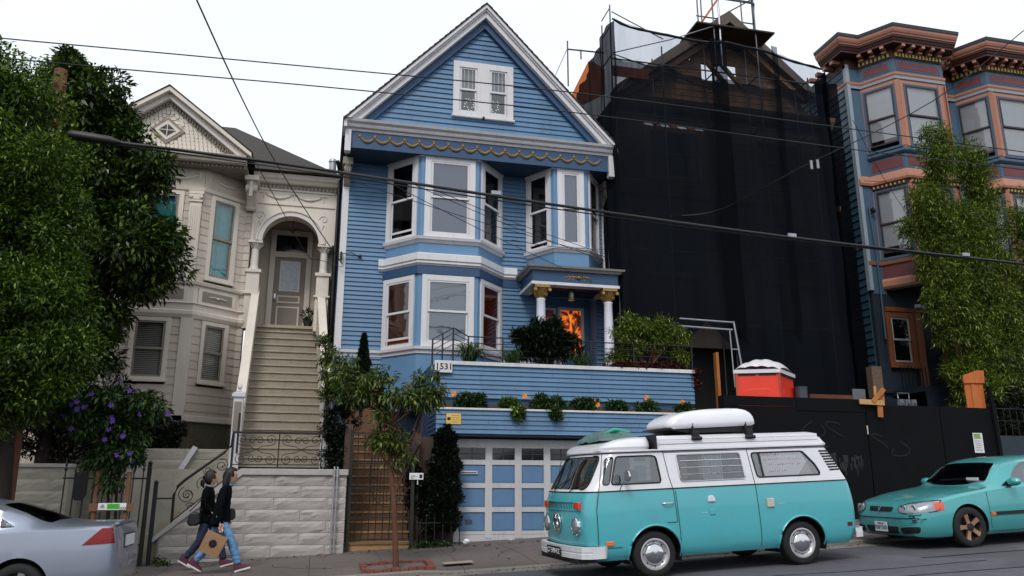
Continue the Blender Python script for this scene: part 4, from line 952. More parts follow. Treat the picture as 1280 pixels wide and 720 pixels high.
# new dormer / ridge boards in raw orange wood
b=MB(); b.bar((11.0,21.5,15.75),(12.45,21.5,17.95),.05,.30,upv=(0,1,0)); b.build('barge_board',PLY,nh); 
b=MB(); b.bar((11.6,21.6,16.3),(12.0,21.6,15.9),.3,.05); b.prism([(11.1,15.55),(13.0,15.35),(12.3,15.95),(11.5,16.0)],21.3,21.34,'y'); b.build('sheathing',LUMP,nh)
b=MB(); b.prism([(11.95,15.9),(12.25,16.5),(12.75,15.85)],21.9,22.6,'y'); b.build('dormer_peak',pm('dull red board','#5a2418',.8,.2),nh)
b=MB(); b.bar((12.35,20.5,15.75),(13.6,20.5,14.9),.06,.16,upv=(0,1,0)); b.build('red_rafter',MATS['dull red board'],nh)
b=MB(); b.prism([(8.2,15.3),(9.25,17.55),(9.45,17.55),(9.9,17.3),(9.9,16.3),(9.3,15.9)],26,26.1,'y'); b.build('roof_sheathing',PLY,nh)
b=MB(); b.box(7.85,9.0,20.0,20.05,13.5,13.82); b.build('parapet_board',PLY,nh)
b=MB(); b.bar((7.85,19.9,12.8),(8.3,19.9,13.4),.03,.12,upv=(0,1,0)); b.build('brace_board',LUMP,nh)
b=MB(); b.box(9.2,11.5,20.3,20.5,5.5,6.2); b.build('boarded_panel',pm('greyed plywood','#6d6459',.8,.2,3,.2),nh)
b=MB(); b.box(10.24,10.32,19.3,19.45,2.4,5.2); b.build('door_jamb',LUM,nh)
# ---- scaffold ----
SC=pm('scaffold steel','#4a4c52',.45,.2,6,.1,metal=.5); SCL=pm('bright scaffold steel','#9a9ca4',.35,.2,6,.1,metal=.7)
sc=empty('scaffold',(11,19.5,0),'steel tube scaffold with plank deck rising through the black netting','scaffold')
def tb(n,pts,r=.022,m=SC,p=sc):
    b=MB(); b.tube(pts,r,6); return b.build(n,m,p)
for x in (7.62,9.2,10.95,12.35,14.0):
    for y in (19.45,20.15):
        ztop={7.62:15.45 if y<20 else 15.2,9.2:14.3,10.95:17.2,12.35:17.2,14.0:13.9}[x]; tb('standard',[(x,y,2.4),(x,y,ztop)])
for z in (6.0,8.0,10.0,12.0,13.7):
    tb('ledger',[(7.62,19.45,z),(14.0,19.45,z)]); 
    for x in (7.62,9.2,10.95,12.35,14.0): tb('transom',[(x,19.45,z+.1),(x,20.15,z+.1)])
for z in (16.2,17.0): tb('ledger',[(10.4,19.4,z),(12.36,19.4,z)]); tb('ledger',[(10.9,20.4,z),(12.9,20.4,z)]); tb('transom',[(12.35,19.4,z),(12.9,20.4,z)])
tb('standard',[(10.42,19.4,15.3),(10.42,19.4,16.9)]); tb('standard',[(12.9,20.4,15.2),(12.9,20.4,17.0)]); tb('standard',[(11.15,19.45,13.9),(11.15,19.45,17.2)],.03,SCL)
tb('brace',[(12.9,20.4,17.1),(11.6,20.4,16.2)]); tb('brace',[(12.35,19.4,16.2),(12.9,20.4,17.0)]); tb('brace',[(7.65,19.4,13.85),(9.5,19.4,14.55),(10.9,19.4,15.2)],.016,SCL); tb('brace',[(7.65,19.4,15.2),(9.25,19.4,14.52)],.016); tb('brace',[(7.65,19.4,13.82),(11,19.4,13.0)],.016)
# end frame at the top left corner
for z in (15.35,14.75): tb('transom',[(7.62,19.45,z),(7.62,20.15,z-.0)],.018)
b=MB(); b.box(10.35,12.95,19.35,20.55,15.22,15.27); b.build('plank_deck',pm('dark scaffold plank','#2b1e15',.8,.25,4,.3),sc)
for z,y,x0,x1 in ((5.95,18.8,9.0,10.55),(5.75,18.8,9.0,10.5)): tb('ledger',[(x0,y,z),(x1,y,z-.03)],.024,SCL)
tb('standard',[(10.55,18.8,5.95),(10.75,18.8,4.3)],.028,SCL); tb('standard',[(10.42,18.8,5.7),(10.46,18.8,4.2)],.018,SCL); tb('ledger',[(10.44,18.8,5.2),(10.62,18.8,5.2)],.018,SCL); tb('brace',[(9.3,19.9,5.6),(10.3,19.9,6.4)],.018,IRON)
b=MB(); b.tube([(8.42,26,16.4),(8.42,26,18.3)],.03,6); b.tube([(8.42,26,17.95),(9.9,26,18.0)],.03,6); b.tube([(8.95,26,17.6),(8.95,26,18.0)],.03,6); b.tube([(8.42,26,18.0),(7.6,26,16.0)],.015,6); b.build('rear_guard_rail',SC,sc)
# ---- netting ----
def netm(name,alpha,col='#0e1014',va=.2):
    m=bpy.data.materials.new(name); m.use_nodes=True; t=m.node_tree; n=t.nodes; n.clear(); K=t.links.new
    o=n.new('ShaderNodeOutputMaterial'); tr=n.new('ShaderNodeBsdfTransparent'); tr.inputs[0].default_value=(.93,.94,1,1); d=n.new('ShaderNodeBsdfDiffuse'); d.inputs[0].default_value=lin(col)
    tc=n.new('ShaderNodeTexCoord'); mp=n.new('ShaderNodeMapping'); mp.inputs['Scale'].default_value=(1.6,1.6,.16); K(tc.outputs['Object'],mp.inputs[0])
    z=n.new('ShaderNodeTexNoise'); z.inputs['Scale'].default_value=1.4; z.inputs['Detail'].default_value=8; z.inputs['Roughness'].default_value=.7; K(mp.outputs[0],z.inputs['Vector'])
    mr=n.new('ShaderNodeMapRange'); mr.inputs[1].default_value=.3; mr.inputs[2].default_value=.7; mr.inputs[3].default_value=max(.1,alpha-va); mr.inputs[4].default_value=min(.99,alpha+va); K(z.outputs[0],mr.inputs[0])  # vertical density streaks stand in for light and shade on the folds
    mx=n.new('ShaderNodeMixShader'); K(mr.outputs[0],mx.inputs[0]); K(tr.outputs[0],mx.inputs[1]); K(d.outputs[0],mx.inputs[2]); K(mx.outputs[0],o.inputs[0]); return m
NET=netm('black mesh netting',.82,'#15181d',.12); NETT=netm('thin mesh netting',.38,'#15181f',.07)
def netsheet(name,path,topf,botf,mat,parent,amp=.07,nx=140,nz=46,seed=1,fold=5.2):
    """a hanging sheet along an xy path with pleats that gather upward"""
    b=MB(); r=np.random.default_rng(seed); ph=r.uniform(0,6.28,8); L_=[0]
    for i in range(len(path)-1): L_.append(L_[-1]+math.hypot(path[i+1][0]-path[i][0],path[i+1][1]-path[i][1]))
    for j in range(nz+1):
        for i in range(nx+1):
            s=L_[-1]*i/nx; k=max(q for q in range(len(path)-1) if L_[q]<=s+1e-9); t=(s-L_[k])/(L_[k+1]-L_[k])
            x=path[k][0]+(path[k+1][0]-path[k][0])*t; y=path[k][1]+(path[k+1][1]-path[k][1])*t
            dx,dy=path[k+1][0]-path[k][0],path[k+1][1]-path[k][1]; l=math.hypot(dx,dy); ox,oy=dy/l,-dx/l
            zt,zb=topf(s),botf(s); v=j/nz; z=zb+(zt-zb)*v
            o=amp*(math.sin(fold*s+ph[0]+.5*math.sin(z*.7))*.5+.35*math.sin(fold*2.3*s+ph[1]+z*.25)+.3*math.sin(1.3*s+ph[2]+z*.5)+.25*math.sin(z*1.9+ph[3]+s*.8))
            b.v.append((x+ox*o,y+oy*o,z))
    b.f=[[j*(nx+1)+i,j*(nx+1)+i+1,(j+1)*(nx+1)+i+1,(j+1)*(nx+1)+i] for j in range(nz) for i in range(nx)]; b.m=[0]*len(b.f)
    return b.build(name,mat,parent,recalc=False,smooth=80)
def itp(xs,ys): return lambda s: float(np.interp(s,xs,ys))
net=empty('scaffold_netting',(11,19.3,0),'huge black mesh debris netting draped over the scaffold between the two houses','netting')
netsheet('lower_net',[(7.58,19.14),(14.37,19.14)],itp([0,.3,3,5,6.77],[13.55,13.5,13.25,13.2,13.3]),itp([0,.9,1.7,2.4,2.9,3.4,5,6.77],[5.2,5.35,5.4,6.0,5.5,4.95,4.3,3.4]),NET,net,amp=.15,fold=3.0)
netsheet('upper_net',[(7.58,19.08),(14.2,19.08)],itp([0,.3,1.2,2.0,2.9,3.6,4.75,6.62],[14.78,14.65,14.5,14.5,14.42,14.55,14.42,14.05]),itp([0,6.62],[13.0,12.8]),NETT,net,amp=.04,nz=16,seed=4)
for x,wd in ((10.75,.5),(12.6,.2)):  # overlapped seams where two widths meet
    netsheet('net_seam',[(x-wd/2,18.95),(x+wd/2,18.95)],itp([0,1],[14.5,14.4]),itp([0,1],[6,5]),netm('doubled netting',.8),net,amp=.03,nx=10,nz=40,seed=int(x))
netsheet('side_net',[(7.5,27.5),(7.56,19.14)],itp([0,2,4,6,8.2],[12.8,13.6,14.0,14.3,14.75]),itp([0,8.2],[5,5]),netm('dense side netting',.95,'#14181e',.05),net,amp=.1,nx=90,seed=9)
netsheet('side_net',[(14.37,19.14),(14.9,20.4),(15.9,20.6)],itp([0,1.2,2.2],[14.0,14.3,14.55]),itp([0,2.2],[3.4,3.4]),netm('dense end netting',.93,'#0d0f13',.06),net,amp=.05,nx=40,seed=12)
b=MB(); b.tube([(7.56+ (14.3-7.56)*i/24,19.15+.03*math.sin(i),float(np.interp(7.56+(14.3-7.56)*i/24,[7.56,8.0,8.9,9.6,10.5,11.2,12.3,14.3],[14.8,14.63,14.5,14.5,14.42,14.56,14.42,14.05]))) for i in range(25)],[.025+.02*abs(math.sin(i*1.7)) for i in range(25)],7); b.build('gathered_edge',IRON,net,smooth=50)
netsheet('inner_shade_net',[(8.1,19.9),(14.9,19.9)],itp([0,7],[12.9,12.9]),itp([0,1.5,2.5,7],[6.0,6.2,6.3,3.4]),netm('inner netting',.35),net,amp=.05,nz=20,seed=21)
# =================== raised yard, black board fence ===================
b=MB(); b.box(8.95,22,17.1,20.3,.3,2.42); o=b.build('raised_yard',EARTH,None); o['kind']='structure'
FB=pm('black painted plywood','#07090d',.8,.35,1.2,.35,12,dirt=.7,dcol='#030305',spec=.15); FBG=pm('spray paint black','#050506',.4,.1)
fn=empty('board_fence',(12.5,16.8,0),'tall black painted plywood fence behind the parked cars','fence')
for (x0,x1,zt) in ((9.03,12.74,3.50),(12.765,14.83,3.60),(14.85,16.42,3.60)):
    b=MB(); b.box(x0,x1,16.8,16.84,.6,zt); b.build('board',FB,fn,bevel=.004)
b=MB(); b.box(9.03,10.9,16.79,16.83,3.505,3.72); b.build('top_board',FB,fn); b=MB(); b.box(10.91,12.74,16.785,16.83,3.42,3.72); b.build('top_board',FB,fn)
b=MB(); b.box(9.03,16.42,16.85,17.0,.3,2.4); b.build('backing',FB,fn)
b=MB(); b.box(9.0,9.08,16.84,17.0,.6,3.72); b.build('post',FB,fn)
b=MB(); b.bar((16.44,16.78,2.0),(16.38,16.78,4.15),.09,.09); b.build('post',FB,fn)
def squiggle(cx,cz,sx,sz,seed,rr=.012):
    r=random.Random(seed); pts=[(cx+sx*(i/14-.5)+r.uniform(-.1,.1)*sx,16.795,cz+sz*r.uniform(-.5,.5)) for i in range(15)]
    b=MB(); sm=[]
    for i in range(len(pts)-1):
        for k in range(4):
            t=k/4; sm.append(tuple(pts[i][q]*(1-t)+pts[i+1][q]*t for q in range(3)))
    for i in range(len(sm)-1): b.bar(sm[i],sm[i+1],rr*2.2,.002,upv=(0,1,0))
    return b
for cx,cz,wd_,sd in ((11.55,2.32,.55,3),(12.2,2.27,.62,5)):   # blacked-out blotches with drips
    rr_=random.Random(sd); b=MB()
    for k in range(26):
        x=cx+rr_.uniform(-.5,.5)*wd_; z=cz+rr_.uniform(-.12,.14); h=rr_.uniform(.08,.30); w_=rr_.uniform(.02,.07); yy=16.7965-.0001*k
        b.prism([(x,z),(x+w_,z+.01),(x+w_*.8,z-h*.8),(x+w_*.4,z-h)],yy,yy+.0001,'y')
    b.build('painted_over_mark',FBG,fn)
for cx,cz,r_,sd in ((11.3,3.05,.3,7),(11.85,3.0,.22,8),(13.05,2.75,.2,9),(13.6,2.6,.25,4)):
    b=MB(); pts=[(cx+r_*math.sin(t*1.3+sd),16.797,cz+r_*.8*math.cos(t*.9+sd*2)) for t in np.linspace(0,4.2,22)]
    for p,q in zip(pts,pts[1:]): b.bar(p,q,.012,.002,upv=(0,1,0))
    b.build('painted_over_mark',pm('dull grey spray','#1a1c20',.6),fn)
b=MB(); b.box(12.735,12.765,16.795,16.799,2.9,3.1); b.build('bare_patch',pm('bare white edge','#b5b0a8',.8),fn)
# poster
ps=MB(); ps.box(15.70,15.98,16.785,16.789,2.50,2.98); po=tag(ps.build('poster',pm('poster paper','#cfcfd6',.7,.08,9),None),'torn white flyer with a green picture stapled to the black fence','poster')
b=MB(); b.box(15.73,15.92,16.781,16.7845,2.84,2.96); b.build('picture',pm('flyer green','#7f9a55',.7,.5,14),po)
b=MB()
for i in range(5): b.box(15.74,15.94-.03*(i%2),16.781,16.7845,2.78-.055*i,2.79-.055*i)
b.build('small_print',inkm,po)
# end of the fence: low dark wall with mesh
lwl=empty('low_wall',(17.6,16.8,0),'low dark slate wall with mesh on top at the right edge','wall')
b=MB(); b.box(16.5,24,16.8,17.1,.4,2.93); b.build('wall',pm('slate blue render','#1c2a35',.7,.2,3),lwl)
for i in range(26):
    b=MB(); x=16.55+i*.2; b.box(x,x+.012,16.83,16.85,2.93,3.6); b.build('wire',IRON,lwl)
each('wire_rail',[(16.5,22,16.83,16.85,3.3,3.31),(16.5,22,16.83,16.85,3.6,3.615)],IRON,lwl)
# scrap lumber over the fence
def plank(name,pts,mat,label,cat='board',group='loose boards above the black fence',th=.03,bx=None):
    b=MB()
    if bx: b.box(*bx)
    else:
        for a,c,w in pts: b.bar(a,c,w,th,upv=(0,1,0))
    o=b.build(name,mat,None,bevel=.003); tag(o,label,cat,group); return o
plank('plank',[((12.55,16.72,3.66),(13.22,16.70,3.64),.12)],LUMP,'pale horizontal plank nailed over the top edge of the black fence')
plank('plank',[((12.9,16.69,3.66),(13.25,16.69,3.98),.11)],LUM,'orange plank leaning diagonally above the pale horizontal plank')
plank('plank',[((13.1,16.735,3.30),(13.12,16.735,3.62),.14)],LUM,'short orange upright block hanging below the pale plank')
plank('plank',[((13.02,16.75,3.66),(13.04,16.75,4.05),.06)],LUMP,'thin upright stick behind the diagonal orange plank')
plank('plank',[((13.13,16.76,3.74),(13.28,16.76,3.76),.09)],LUM,'stubby orange offcut at the right end of the diagonal plank')
plank('slab',[],pm('grey cement board','#55585c',.8,.2),'grey cement board propped beside the diagonal orange plank','slab',bx=(12.5,12.85,16.86,16.88,3.7,3.98))
b=MB(); b.box(15.78,16.33,16.9,16.93,3.55,4.42); b.prism([(15.74,4.22),(16.36,4.24),(16.38,4.56),(16.2,4.56),(15.74,4.42)],16.86,16.899,'y'); bd=b.build('plywood_hatch',PLY,None,bevel=.003); tag(bd,'orange plywood hatch standing above the right end of the black fence','panel')
b=MB(); b.box(15.95,16.05,16.87,16.899,3.55,4.2); b.build('batten',LUM,bd)
# =================== portable toilet ===================
OR=pm('orange plastic','#e2361a',.4,.08,2,.1,40,dirt=.12,dcol='#7a2a1a'); WP=pm('white translucent plastic','#d4d2d6',.4,.05,3,.1)
pt=empty('portable_toilet',(10.9,17.95,2.42),'orange portable toilet with white domed roof behind the black fence','portable toilet',rot=(0,0,R(0)))
A,B_,C_,D_=Vector((9.92,17.75)),Vector((10.86,17.35)),Vector((11.72,18.1)),Vector((10.7,18.6))
def cp(p,q,t): return p+(q-p)*t
b=MB(); vs=[(p.x,p.y,z) for z in (2.42,4.42) for p in (A,B_,C_,D_)]; b.add(vs,[[0,3,2,1],[4,5,6,7],[0,1,5,4],[1,2,6,5],[2,3,7,6],[3,0,4,7]]); cb=b.build('cabin',OR,pt,bevel=.02)
for k,(p,q) in enumerate(((A,B_),(B_,C_))):
    M,l=facet((p.x,p.y),(q.x,q.y))
    for j in range(2):
        b=MB(); b.M=M; a=l*(.06+.47*j); 
        b.box(a,a+l*.4,.005,.015,4.33,4.40); b.build('vent_grille',pm('dark brown vent','#2b1512',.7),pt)
    b=MB(); b.M=M; b.box(-.02,.035,-.02,.03,2.42,4.42); b.build('corner_post',pm('dull orange trim','#b3452c',.5,.1),pt)
    b=MB(); b.M=M; b.prism([(.15*l,2.6),(.85*l,2.6),(.85*l,3.93),(.75*l,4.0),(.25*l,4.0),(.15*l,3.93)],.004,.016,'y'); b.build('moulded_panel',OR,pt,bevel=.008)
b=MB(); N=22; 
for j in range(9):
    v=j/8
    for i in range(N):
        u=i/(N-1); e=cp(A,B_,u); g=cp(D_,C_,u); p=cp(e,g,v); h=4.42+.36*(math.sin(math.pi*min(1,max(0,v*.9+.05)))**.6)*(math.sin(math.pi*(u*.9+.05))**.5)+.03*abs(math.sin(u*math.pi*4))
        c=(A+C_)/2; p=c+(p-c)*1.04; b.v.append((p.x,p.y,h))
b.f=[[j*N+i,j*N+i+1,(j+1)*N+i+1,(j+1)*N+i] for j in range(8) for i in range(N-1)]; b.m=[0]*len(b.f)
rf=b.build('roof',WP,pt,recalc=False,smooth=50); b=MB(); b.tube([(11.35,18.25,4.4),(11.35,18.25,4.78)],.06,12); b.build('vent_pipe',WP,pt,smooth=40)
b=MB(); 
for p,q in ((A,B_),(B_,C_),(C_,D_),(D_,A)):
    c=(A+C_)/2; p2=c+(p-c)*1.05; q2=c+(q-c)*1.05; b.bar((p2.x,p2.y,4.43),(q2.x,q2.y,4.43),.05,.09)
b.build('roof_rim',WP,pt)
# bucket behind
b=MB(); b.lathe([(.14,3.4),(.16,4.1),(.17,4.1),(.17,4.13),(.15,4.13)],(11.78,17.9,0),16); tag(b.build('bin',pm('blue grey bucket','#39434e',.5),None,smooth=40),'small blue grey bin right of the orange toilet','bin')
b=MB(); b.box(12.1,13.4,18.0,18.1,2.4,3.98); tag(b.build('wood_panel',pm('dim brown board','#5a3216',.8,.3),None),'dim brown board lying behind the fence right of the toilet','panel')
# =================== the terracotta and slate Edwardian ===================
SL=pm('slate blue paint','#3d566c',.55,.12,2,.12,50,dirt=.2,dcol='#22333f',streak=True); SLS=pm('teal slate siding','#23404f',.55,.15,2,.15,50,dirt=.25,dcol='#162830',streak=True)
TC=pm('terracotta paint','#a8735e',.55,.1,2,.12,50,dirt=.2,dcol='#7c4636',streak=True); RED=pm('oxblood panel','#632c30',.55,.1,3,.1); YEL=pm('ochre dentil','#a8975a',.5,.1,3,.1)
DKR=pm('maroon crown','#3d1813',.5,.15,3,.1); SLV=pm('silver grey trim','#8b97a2',.5,.06,3,.05); ROOFT=pm('dark metal flashing','#2b333c',.5,.1)
DKS=pm('shaded slate paint','#14222d',.6,.15,2,.1); WSH=pm('white window shade','#eceef2',.8,.04,4,.05)  # entrance slate: shade under the bays put into its darker colour
ed=empty('edwardian_house',(18,20.3,0),'terracotta and slate blue flat-roofed house with bracketed cornice and tall bays','house')
YE,YEF=20.3,19.4; X0=16.05
Ms_,ls=facet((X0,33),(X0,YE)); s=MB(); siding(s,Ms_,0,ls-.12,3.0,15.2,.235,.035); s.build('side_siding',SLS,ed)
b=MB(); b.box(X0+.02,24,YE+.05,33,2.4,15.3); b.build('core_wall',DKS,ed)
each('corner_board',[(X0-.03,X0+.09,YE-.05,YE+.1,7.5,15.1)],SLV,ed); each('wall_panel',[(X0+.09,16.6,YE-.02,YE+.06,7.4,14.2),(19.4,20.3,YE-.02,YE+.06,7.4,14.2),(22.9,24,YE-.02,YE+.06,7.4,14.2)],SL,ed)
paths=[[(16.53,YE),(17.12,YEF),(18.95,YEF),(19.55,YE)],[(20.15,YE),(20.65,YEF),(22.5,YEF),(23.1,YE)]]
full=[(X0,YE+.75),(X0,YE)]+paths[0]+paths[1]+[(24.5,YE)]
def fsw(nm,prof,mt,pth=None): m=MB(); m.sweep(pth or full,prof); return m.build(nm,mt,ed)
fsw('roof_edge',[(-.4,15.78),(.56,15.78),(.58,15.88),(-.4,15.95)],ROOFT)
fsw('crown_moulding',[(-.3,15.56),(.46,15.56),(.47,15.6),(.5,15.63),(.53,15.70),(.54,15.775),(-.3,15.775)],TC)
fsw('crown_fillet',[(-.3,15.40),(.38,15.40),(.41,15.47),(.44,15.5),(.44,15.555),(-.3,15.555)],DKR)
fsw('cornice_soffit',[(-.3,15.33),(.36,15.33),(.36,15.395),(-.3,15.395)],DKR)
fsw('bed_mould',[(-.2,14.98),(.03,14.98),(.03,15.33),(-.2,15.33)],DKR)
fsw('frieze',[(-.1,14.5),(.01,14.5),(.01,14.98),(-.1,14.98)],SL)
fsw('architrave',[(-.1,14.36),(.03,14.36),(.06,14.42),(.06,14.48),(-.1,14.5)],TC); fsw('architrave_fillet',[(-.1,14.27),(.035,14.27),(.045,14.355),(-.1,14.355)],SLV)
for pi,path in enumerate(paths):
    fsw('bay_moulding',[(0,11.72),(.05,11.74),(.1,11.8),(.1,11.86),(.03,11.92),(0,11.93)],SL,path); fsw('bay_band',[(-.1,11.24),(.012,11.24),(.012,11.72),(-.1,11.72)],SL,path); 
    fsw('lower_cornice',[(0,10.86),(.1,10.88),(.12,10.95),(.1,11.02),(.03,11.2),(0,11.24)],TC,[(X0,YE)]+path if pi==0 else path); fsw('dark_fillet',[(0,10.72),(.03,10.72),(.06,10.855),(0,10.857)],DKR,path)
    fsw('sill_band',[(0,8.28),(.06,8.3),(.1,8.4),(0,8.44)],TC,[(X0,YE)]+path if pi==0 else path); fsw('apron',[(-.1,7.86),(.01,7.86),(.01,8.28),(-.1,8.28)],RED,path); fsw('bottom_trim',[(-.1,7.55),(.05,7.55),(.09,7.62),(.09,7.78),(.04,7.86),(-.1,7.86)],TC,path)
    b=MB(); p=path; b.prism([(p[0][0],p[0][1]),(p[1][0],p[1][1]),(p[2][0],p[2][1]),(p[3][0],p[3][1])],7.5,7.545,'z'); b.build('bay_soffit',DKS,ed)
    for i in range(3):
        M,l=facet(path[i],path[i+1]); n=max(1,round(l/.95))
        wu=[(l*.5-.50,l*.5+.50)] if i!=1 else [(.30,1.42)]
        if i==1: wu=[(.26,l-.26)]
        for z0,z1 in ((11.98,14.12),(8.48,10.70)):
            s=MB(); s.M=M; a,c=wu[0]; s.box(0,a+.01,-.1,0,z0-.1,z1+.16); s.box(c-.01,l,-.1,0,z0-.1,z1+.16); s.box(a,c,-.1,0,z1-.02,z1+.16); s.build('bay_wall',TC,ed)
            window(ed,M,a,c,z0,z1,SL,pm('maroon sash','#2c1c24',.5,.1),glassm('clear glass','#e8ecf0',.95,.03,.06),cw=.055,proud=.03,dress=[('shade',.02 if i else .16,1,WSH)],open_=0 if i else .14)
            wb=MB(); wb.M=M; wb.box(a-.14,a-.005,.0,.02,z0,z1+.1); wb.box(c+.005,c+.14,.0,.02,z0,z1+.1); wb.build('casing_board',TC,ed)
        b=MB(); b.M=M
        b.box(.1,l-.1,.012,.022,14.58,14.9); pn=b.build('frieze_panel',SLV if False else SL,ed); b=MB(); b.M=M; b.box(.15,l-.15,.0225,.03,14.63,14.86); b.build('panel_field',RED,pn)
        b=MB(); b.M=M; b.box(.08,l-.08,.013,.02,11.32,11.66); b.build('apron_panel',RED,ed)
        kk=max(3,int(l/.13)); b=MB(); b.M=M
        for q in range(kk): u=.03+(l-.06)*(q+.2)/kk; b.box(u,u+.065,.031,.1,15.02,15.14)
        b.build('dentils',YEL,ed)
        b=MB(); b.M=M
        for q in range(kk): u=.03+(l-.06)*(q+.2)/kk; b.box(u,u+.045,.035,.09,10.76,10.83)
        b.build('small_dentils',YEL,ed)
        nb_=max(2,round(l/.36))
        for q in range(nb_):
            u=l*(q+.5)/nb_; b=MB(); b.M=M; b.box(u-.055,u+.055,.03,.36,15.24,15.325); b.box(u-.07,u+.07,.03,.2,15.14,15.199); b.build('modillion',TC,ed)
# side returns of cornice brackets
for q in range(4):
    b=MB(); b.box(X0-.34,X0-.03,YE+.15+q*.4,YE+.3+q*.4,15.2,15.325); b.build('modillion',TC,ed)
# entrance storey
b=MB(); b.box(X0,24,YE-.02,YE+.05,4.4,7.5); 
b=MB(); Me,_=facet((0,YE),(30,YE)); siding(b,Me,X0+.02,24,4.4,7.5,.6,.004,holes=[(16.45,17.55,5.2,6.85),(17.6,18.3,4.5,6.85)]); b.build('entrance_wall',DKS,ed)
BRN=pm('varnished brown wood','#7a4424',.5,.2,4,.2,dirt=.2,dcol='#3b1e10',streak=True)
window(ed,Me,16.42,17.42,5.2,6.86,BRN,pm('pale sash','#a9aaa6',.5),GL,cw=.17,proud=.06,dress=[('shade',0,.45,WSH)])
b=MB(); b.M=Me; b.box(16.42,18.5,.0,.09,6.87,7.0); b.box(17.43,17.66,0,.08,4.45,6.865); b.box(18.35,18.5,0,.08,4.45,6.865); b.build('door_surround',BRN,ed)
b=MB(); b.M=Me; b.box(17.66,18.34,-.25,-.2,4.45,6.86); dr=b.build('door',pm('dark entry door','#16120f',.4,.2),ed); b=MB(); b.M=Me; b.box(17.75,18.1,-.199,-.19,5.6,6.7); b.build('door_pane',pm('pale door glass','#8d938f',.2,.3,5),dr); b=MB(); b.M=Me; b.box(18.12,18.15,-.19,-.12,4.6,6.5); b.build('door_bar',SCL,dr)
for i in range(8):
    b=MB(); x=18.5+i*.2; b.box(x,x+.14,YE-.5,YE-.45,4.5,6.6); b.build('wood_slat',BRN,ed)
b=MB(); b.box(16.4,20,18.9,YE,4.30,4.45); b.box(16.4,20,18.9,18.98,3.3,4.30); b.build('entry_deck',DKS,ed)
b=MB(); b.box(X0,16.42,YE-.03,YE+.03,4.4,5.3); b.build('base_panel',DKS,ed)
b=MB(); b.box(15.42,15.75,19.85,20.1,4.2,5.1); tag(b.build('brick_pier',pm('old brick','#6b5a4c',.9,.45,14,.9,30),None),'crumbling brick pier under the corner of the terracotta house','pier')
b=MB(); b.box(15.35,16.4,20.0,20.25,2.4,4.2); b.build('base_wall',DKS,ed)
for i in range(9):
    b=MB(); x=16.45+i*.12; b.box(x,x+.02,19.9,19.92,3.6,5.15); b.build('railing_bar',IRON,ed)
b=MB(); b.tube([(16.25,YE-.1,10.2),(16.33,YE-.1,8.6),(16.3,YE-.1,6.0)],.025,8); b.build('downpipe',SL,ed,smooth=40); b=MB(); b.tube([(16.3,YE-.14,10.1),(16.42,YE-.14,10.0)],.07,8); b.build('meter_head',DKS,ed)
b=MB(); b.box(17.45,17.6,20.1,20.2,7.0,7.1); b.ico((17.5,20.08,7.04),.06,2); b.ico((17.68,20.08,7.02),.06,2); b.build('security_lamp',WCOL,ed)
mt=empty('gas_meters',(15.8,19,3.6),'row of small grey gas meters above the black fence','gas meter')
for i in range(3):
    b=MB(); x=15.5+i*.2; b.box(x,x+.14,18.95,19.05,3.88,4.05); b.lathe([(.05,0),(.05,.03)],(x+.07,18.92,3.97),12,'y'); b.build('meter',pm('meter grey','#6f777e',.5),mt)
b=MB(); b.tube([(15.5,19,4.08),(15.5,19,4.22),(15.85,19,4.22),(15.85,19,4.08)],.018,6); b.build('pipe',SCL,mt)
# =================== foliage ===================
BARK=pm('dark bark','#211813',.9,.3,8,.9,30); BARKR=pm('reddish bark','#5a3828',.85,.25,8,.8,40)
def leaves(name,pts,outs,Lm,Wm,mat,parent,droop=.35,spread=.8,seed=0,fold=.25):
    """one mesh of real leaf blades: pts base points, outs preferred directions"""
    r=np.random.default_rng(seed); n=len(pts); d=outs+r.normal(0,spread,(n,3)); d[:,2]-=droop; d/=np.linalg.norm(d,axis=1)[:,None]+1e-9
    up=r.normal(0,.45,(n,3)); up[:,2]+=1; s=np.cross(d,up); s/=np.linalg.norm(s,axis=1)[:,None]+1e-9; nn=np.cross(s,d)
    Ls=(Lm*r.uniform(.45,1.5,n))[:,None]; Ws=(Wm*r.uniform(.7,1.3,n))[:,None]
    a=pts; m=pts+d*Ls*.45; tip=pts+d*Ls-nn*Ls*.12
    l=m-s*Ws*.5+nn*Ws*fold; q=m+s*Ws*.5+nn*Ws*fold
    V=np.stack([a,q,tip,l],1).reshape(-1,3)
    me=bpy.data.meshes.new(name); me.vertices.add(n*4); me.vertices.foreach_set('co',V.astype(np.float32).ravel())
    me.loops.add(n*4); me.loops.foreach_set('vertex_index',np.arange(n*4,dtype=np.int32)); me.polygons.add(n); me.polygons.foreach_set('loop_start',np.arange(0,n*4,4,dtype=np.int32)); me.polygons.foreach_set('loop_total',np.full(n,4,dtype=np.int32))
    me.materials.append(mat); me.update(calc_edges=True); me.validate()
    o=bpy.data.objects.new(name,me); COL.objects.link(o)
    if parent is not None: par(o,parent)
    return o
def cluster_pts(cent,rad,per,r,shell=.55,flat=.75):
    P_=[];O=[]
    for c,R_ in zip(cent,rad):
        k=per(R_) if callable(per) else per
        v=r.normal(0,1,(k,3)); v/=np.linalg.norm(v,axis=1)[:,None]; rr=R_*r.uniform(0,1,k)**shell; v2=v.copy(); v2[:,2]*=flat
        P_.append(c+v2*rr[:,None]); O.append(v)
    return np.concatenate(P_),np.concatenate(O)
def env_pts(envs,r,surf=.45):
    C=[]
    for (c,rad,n) in envs:
        v=r.normal(0,1,(n,3)); v/=np.linalg.norm(v,axis=1)[:,None]; C.append(np.array(c)+v*np.array(rad)*(r.uniform(0,1,n)**surf)[:,None])
    return np.concatenate(C)
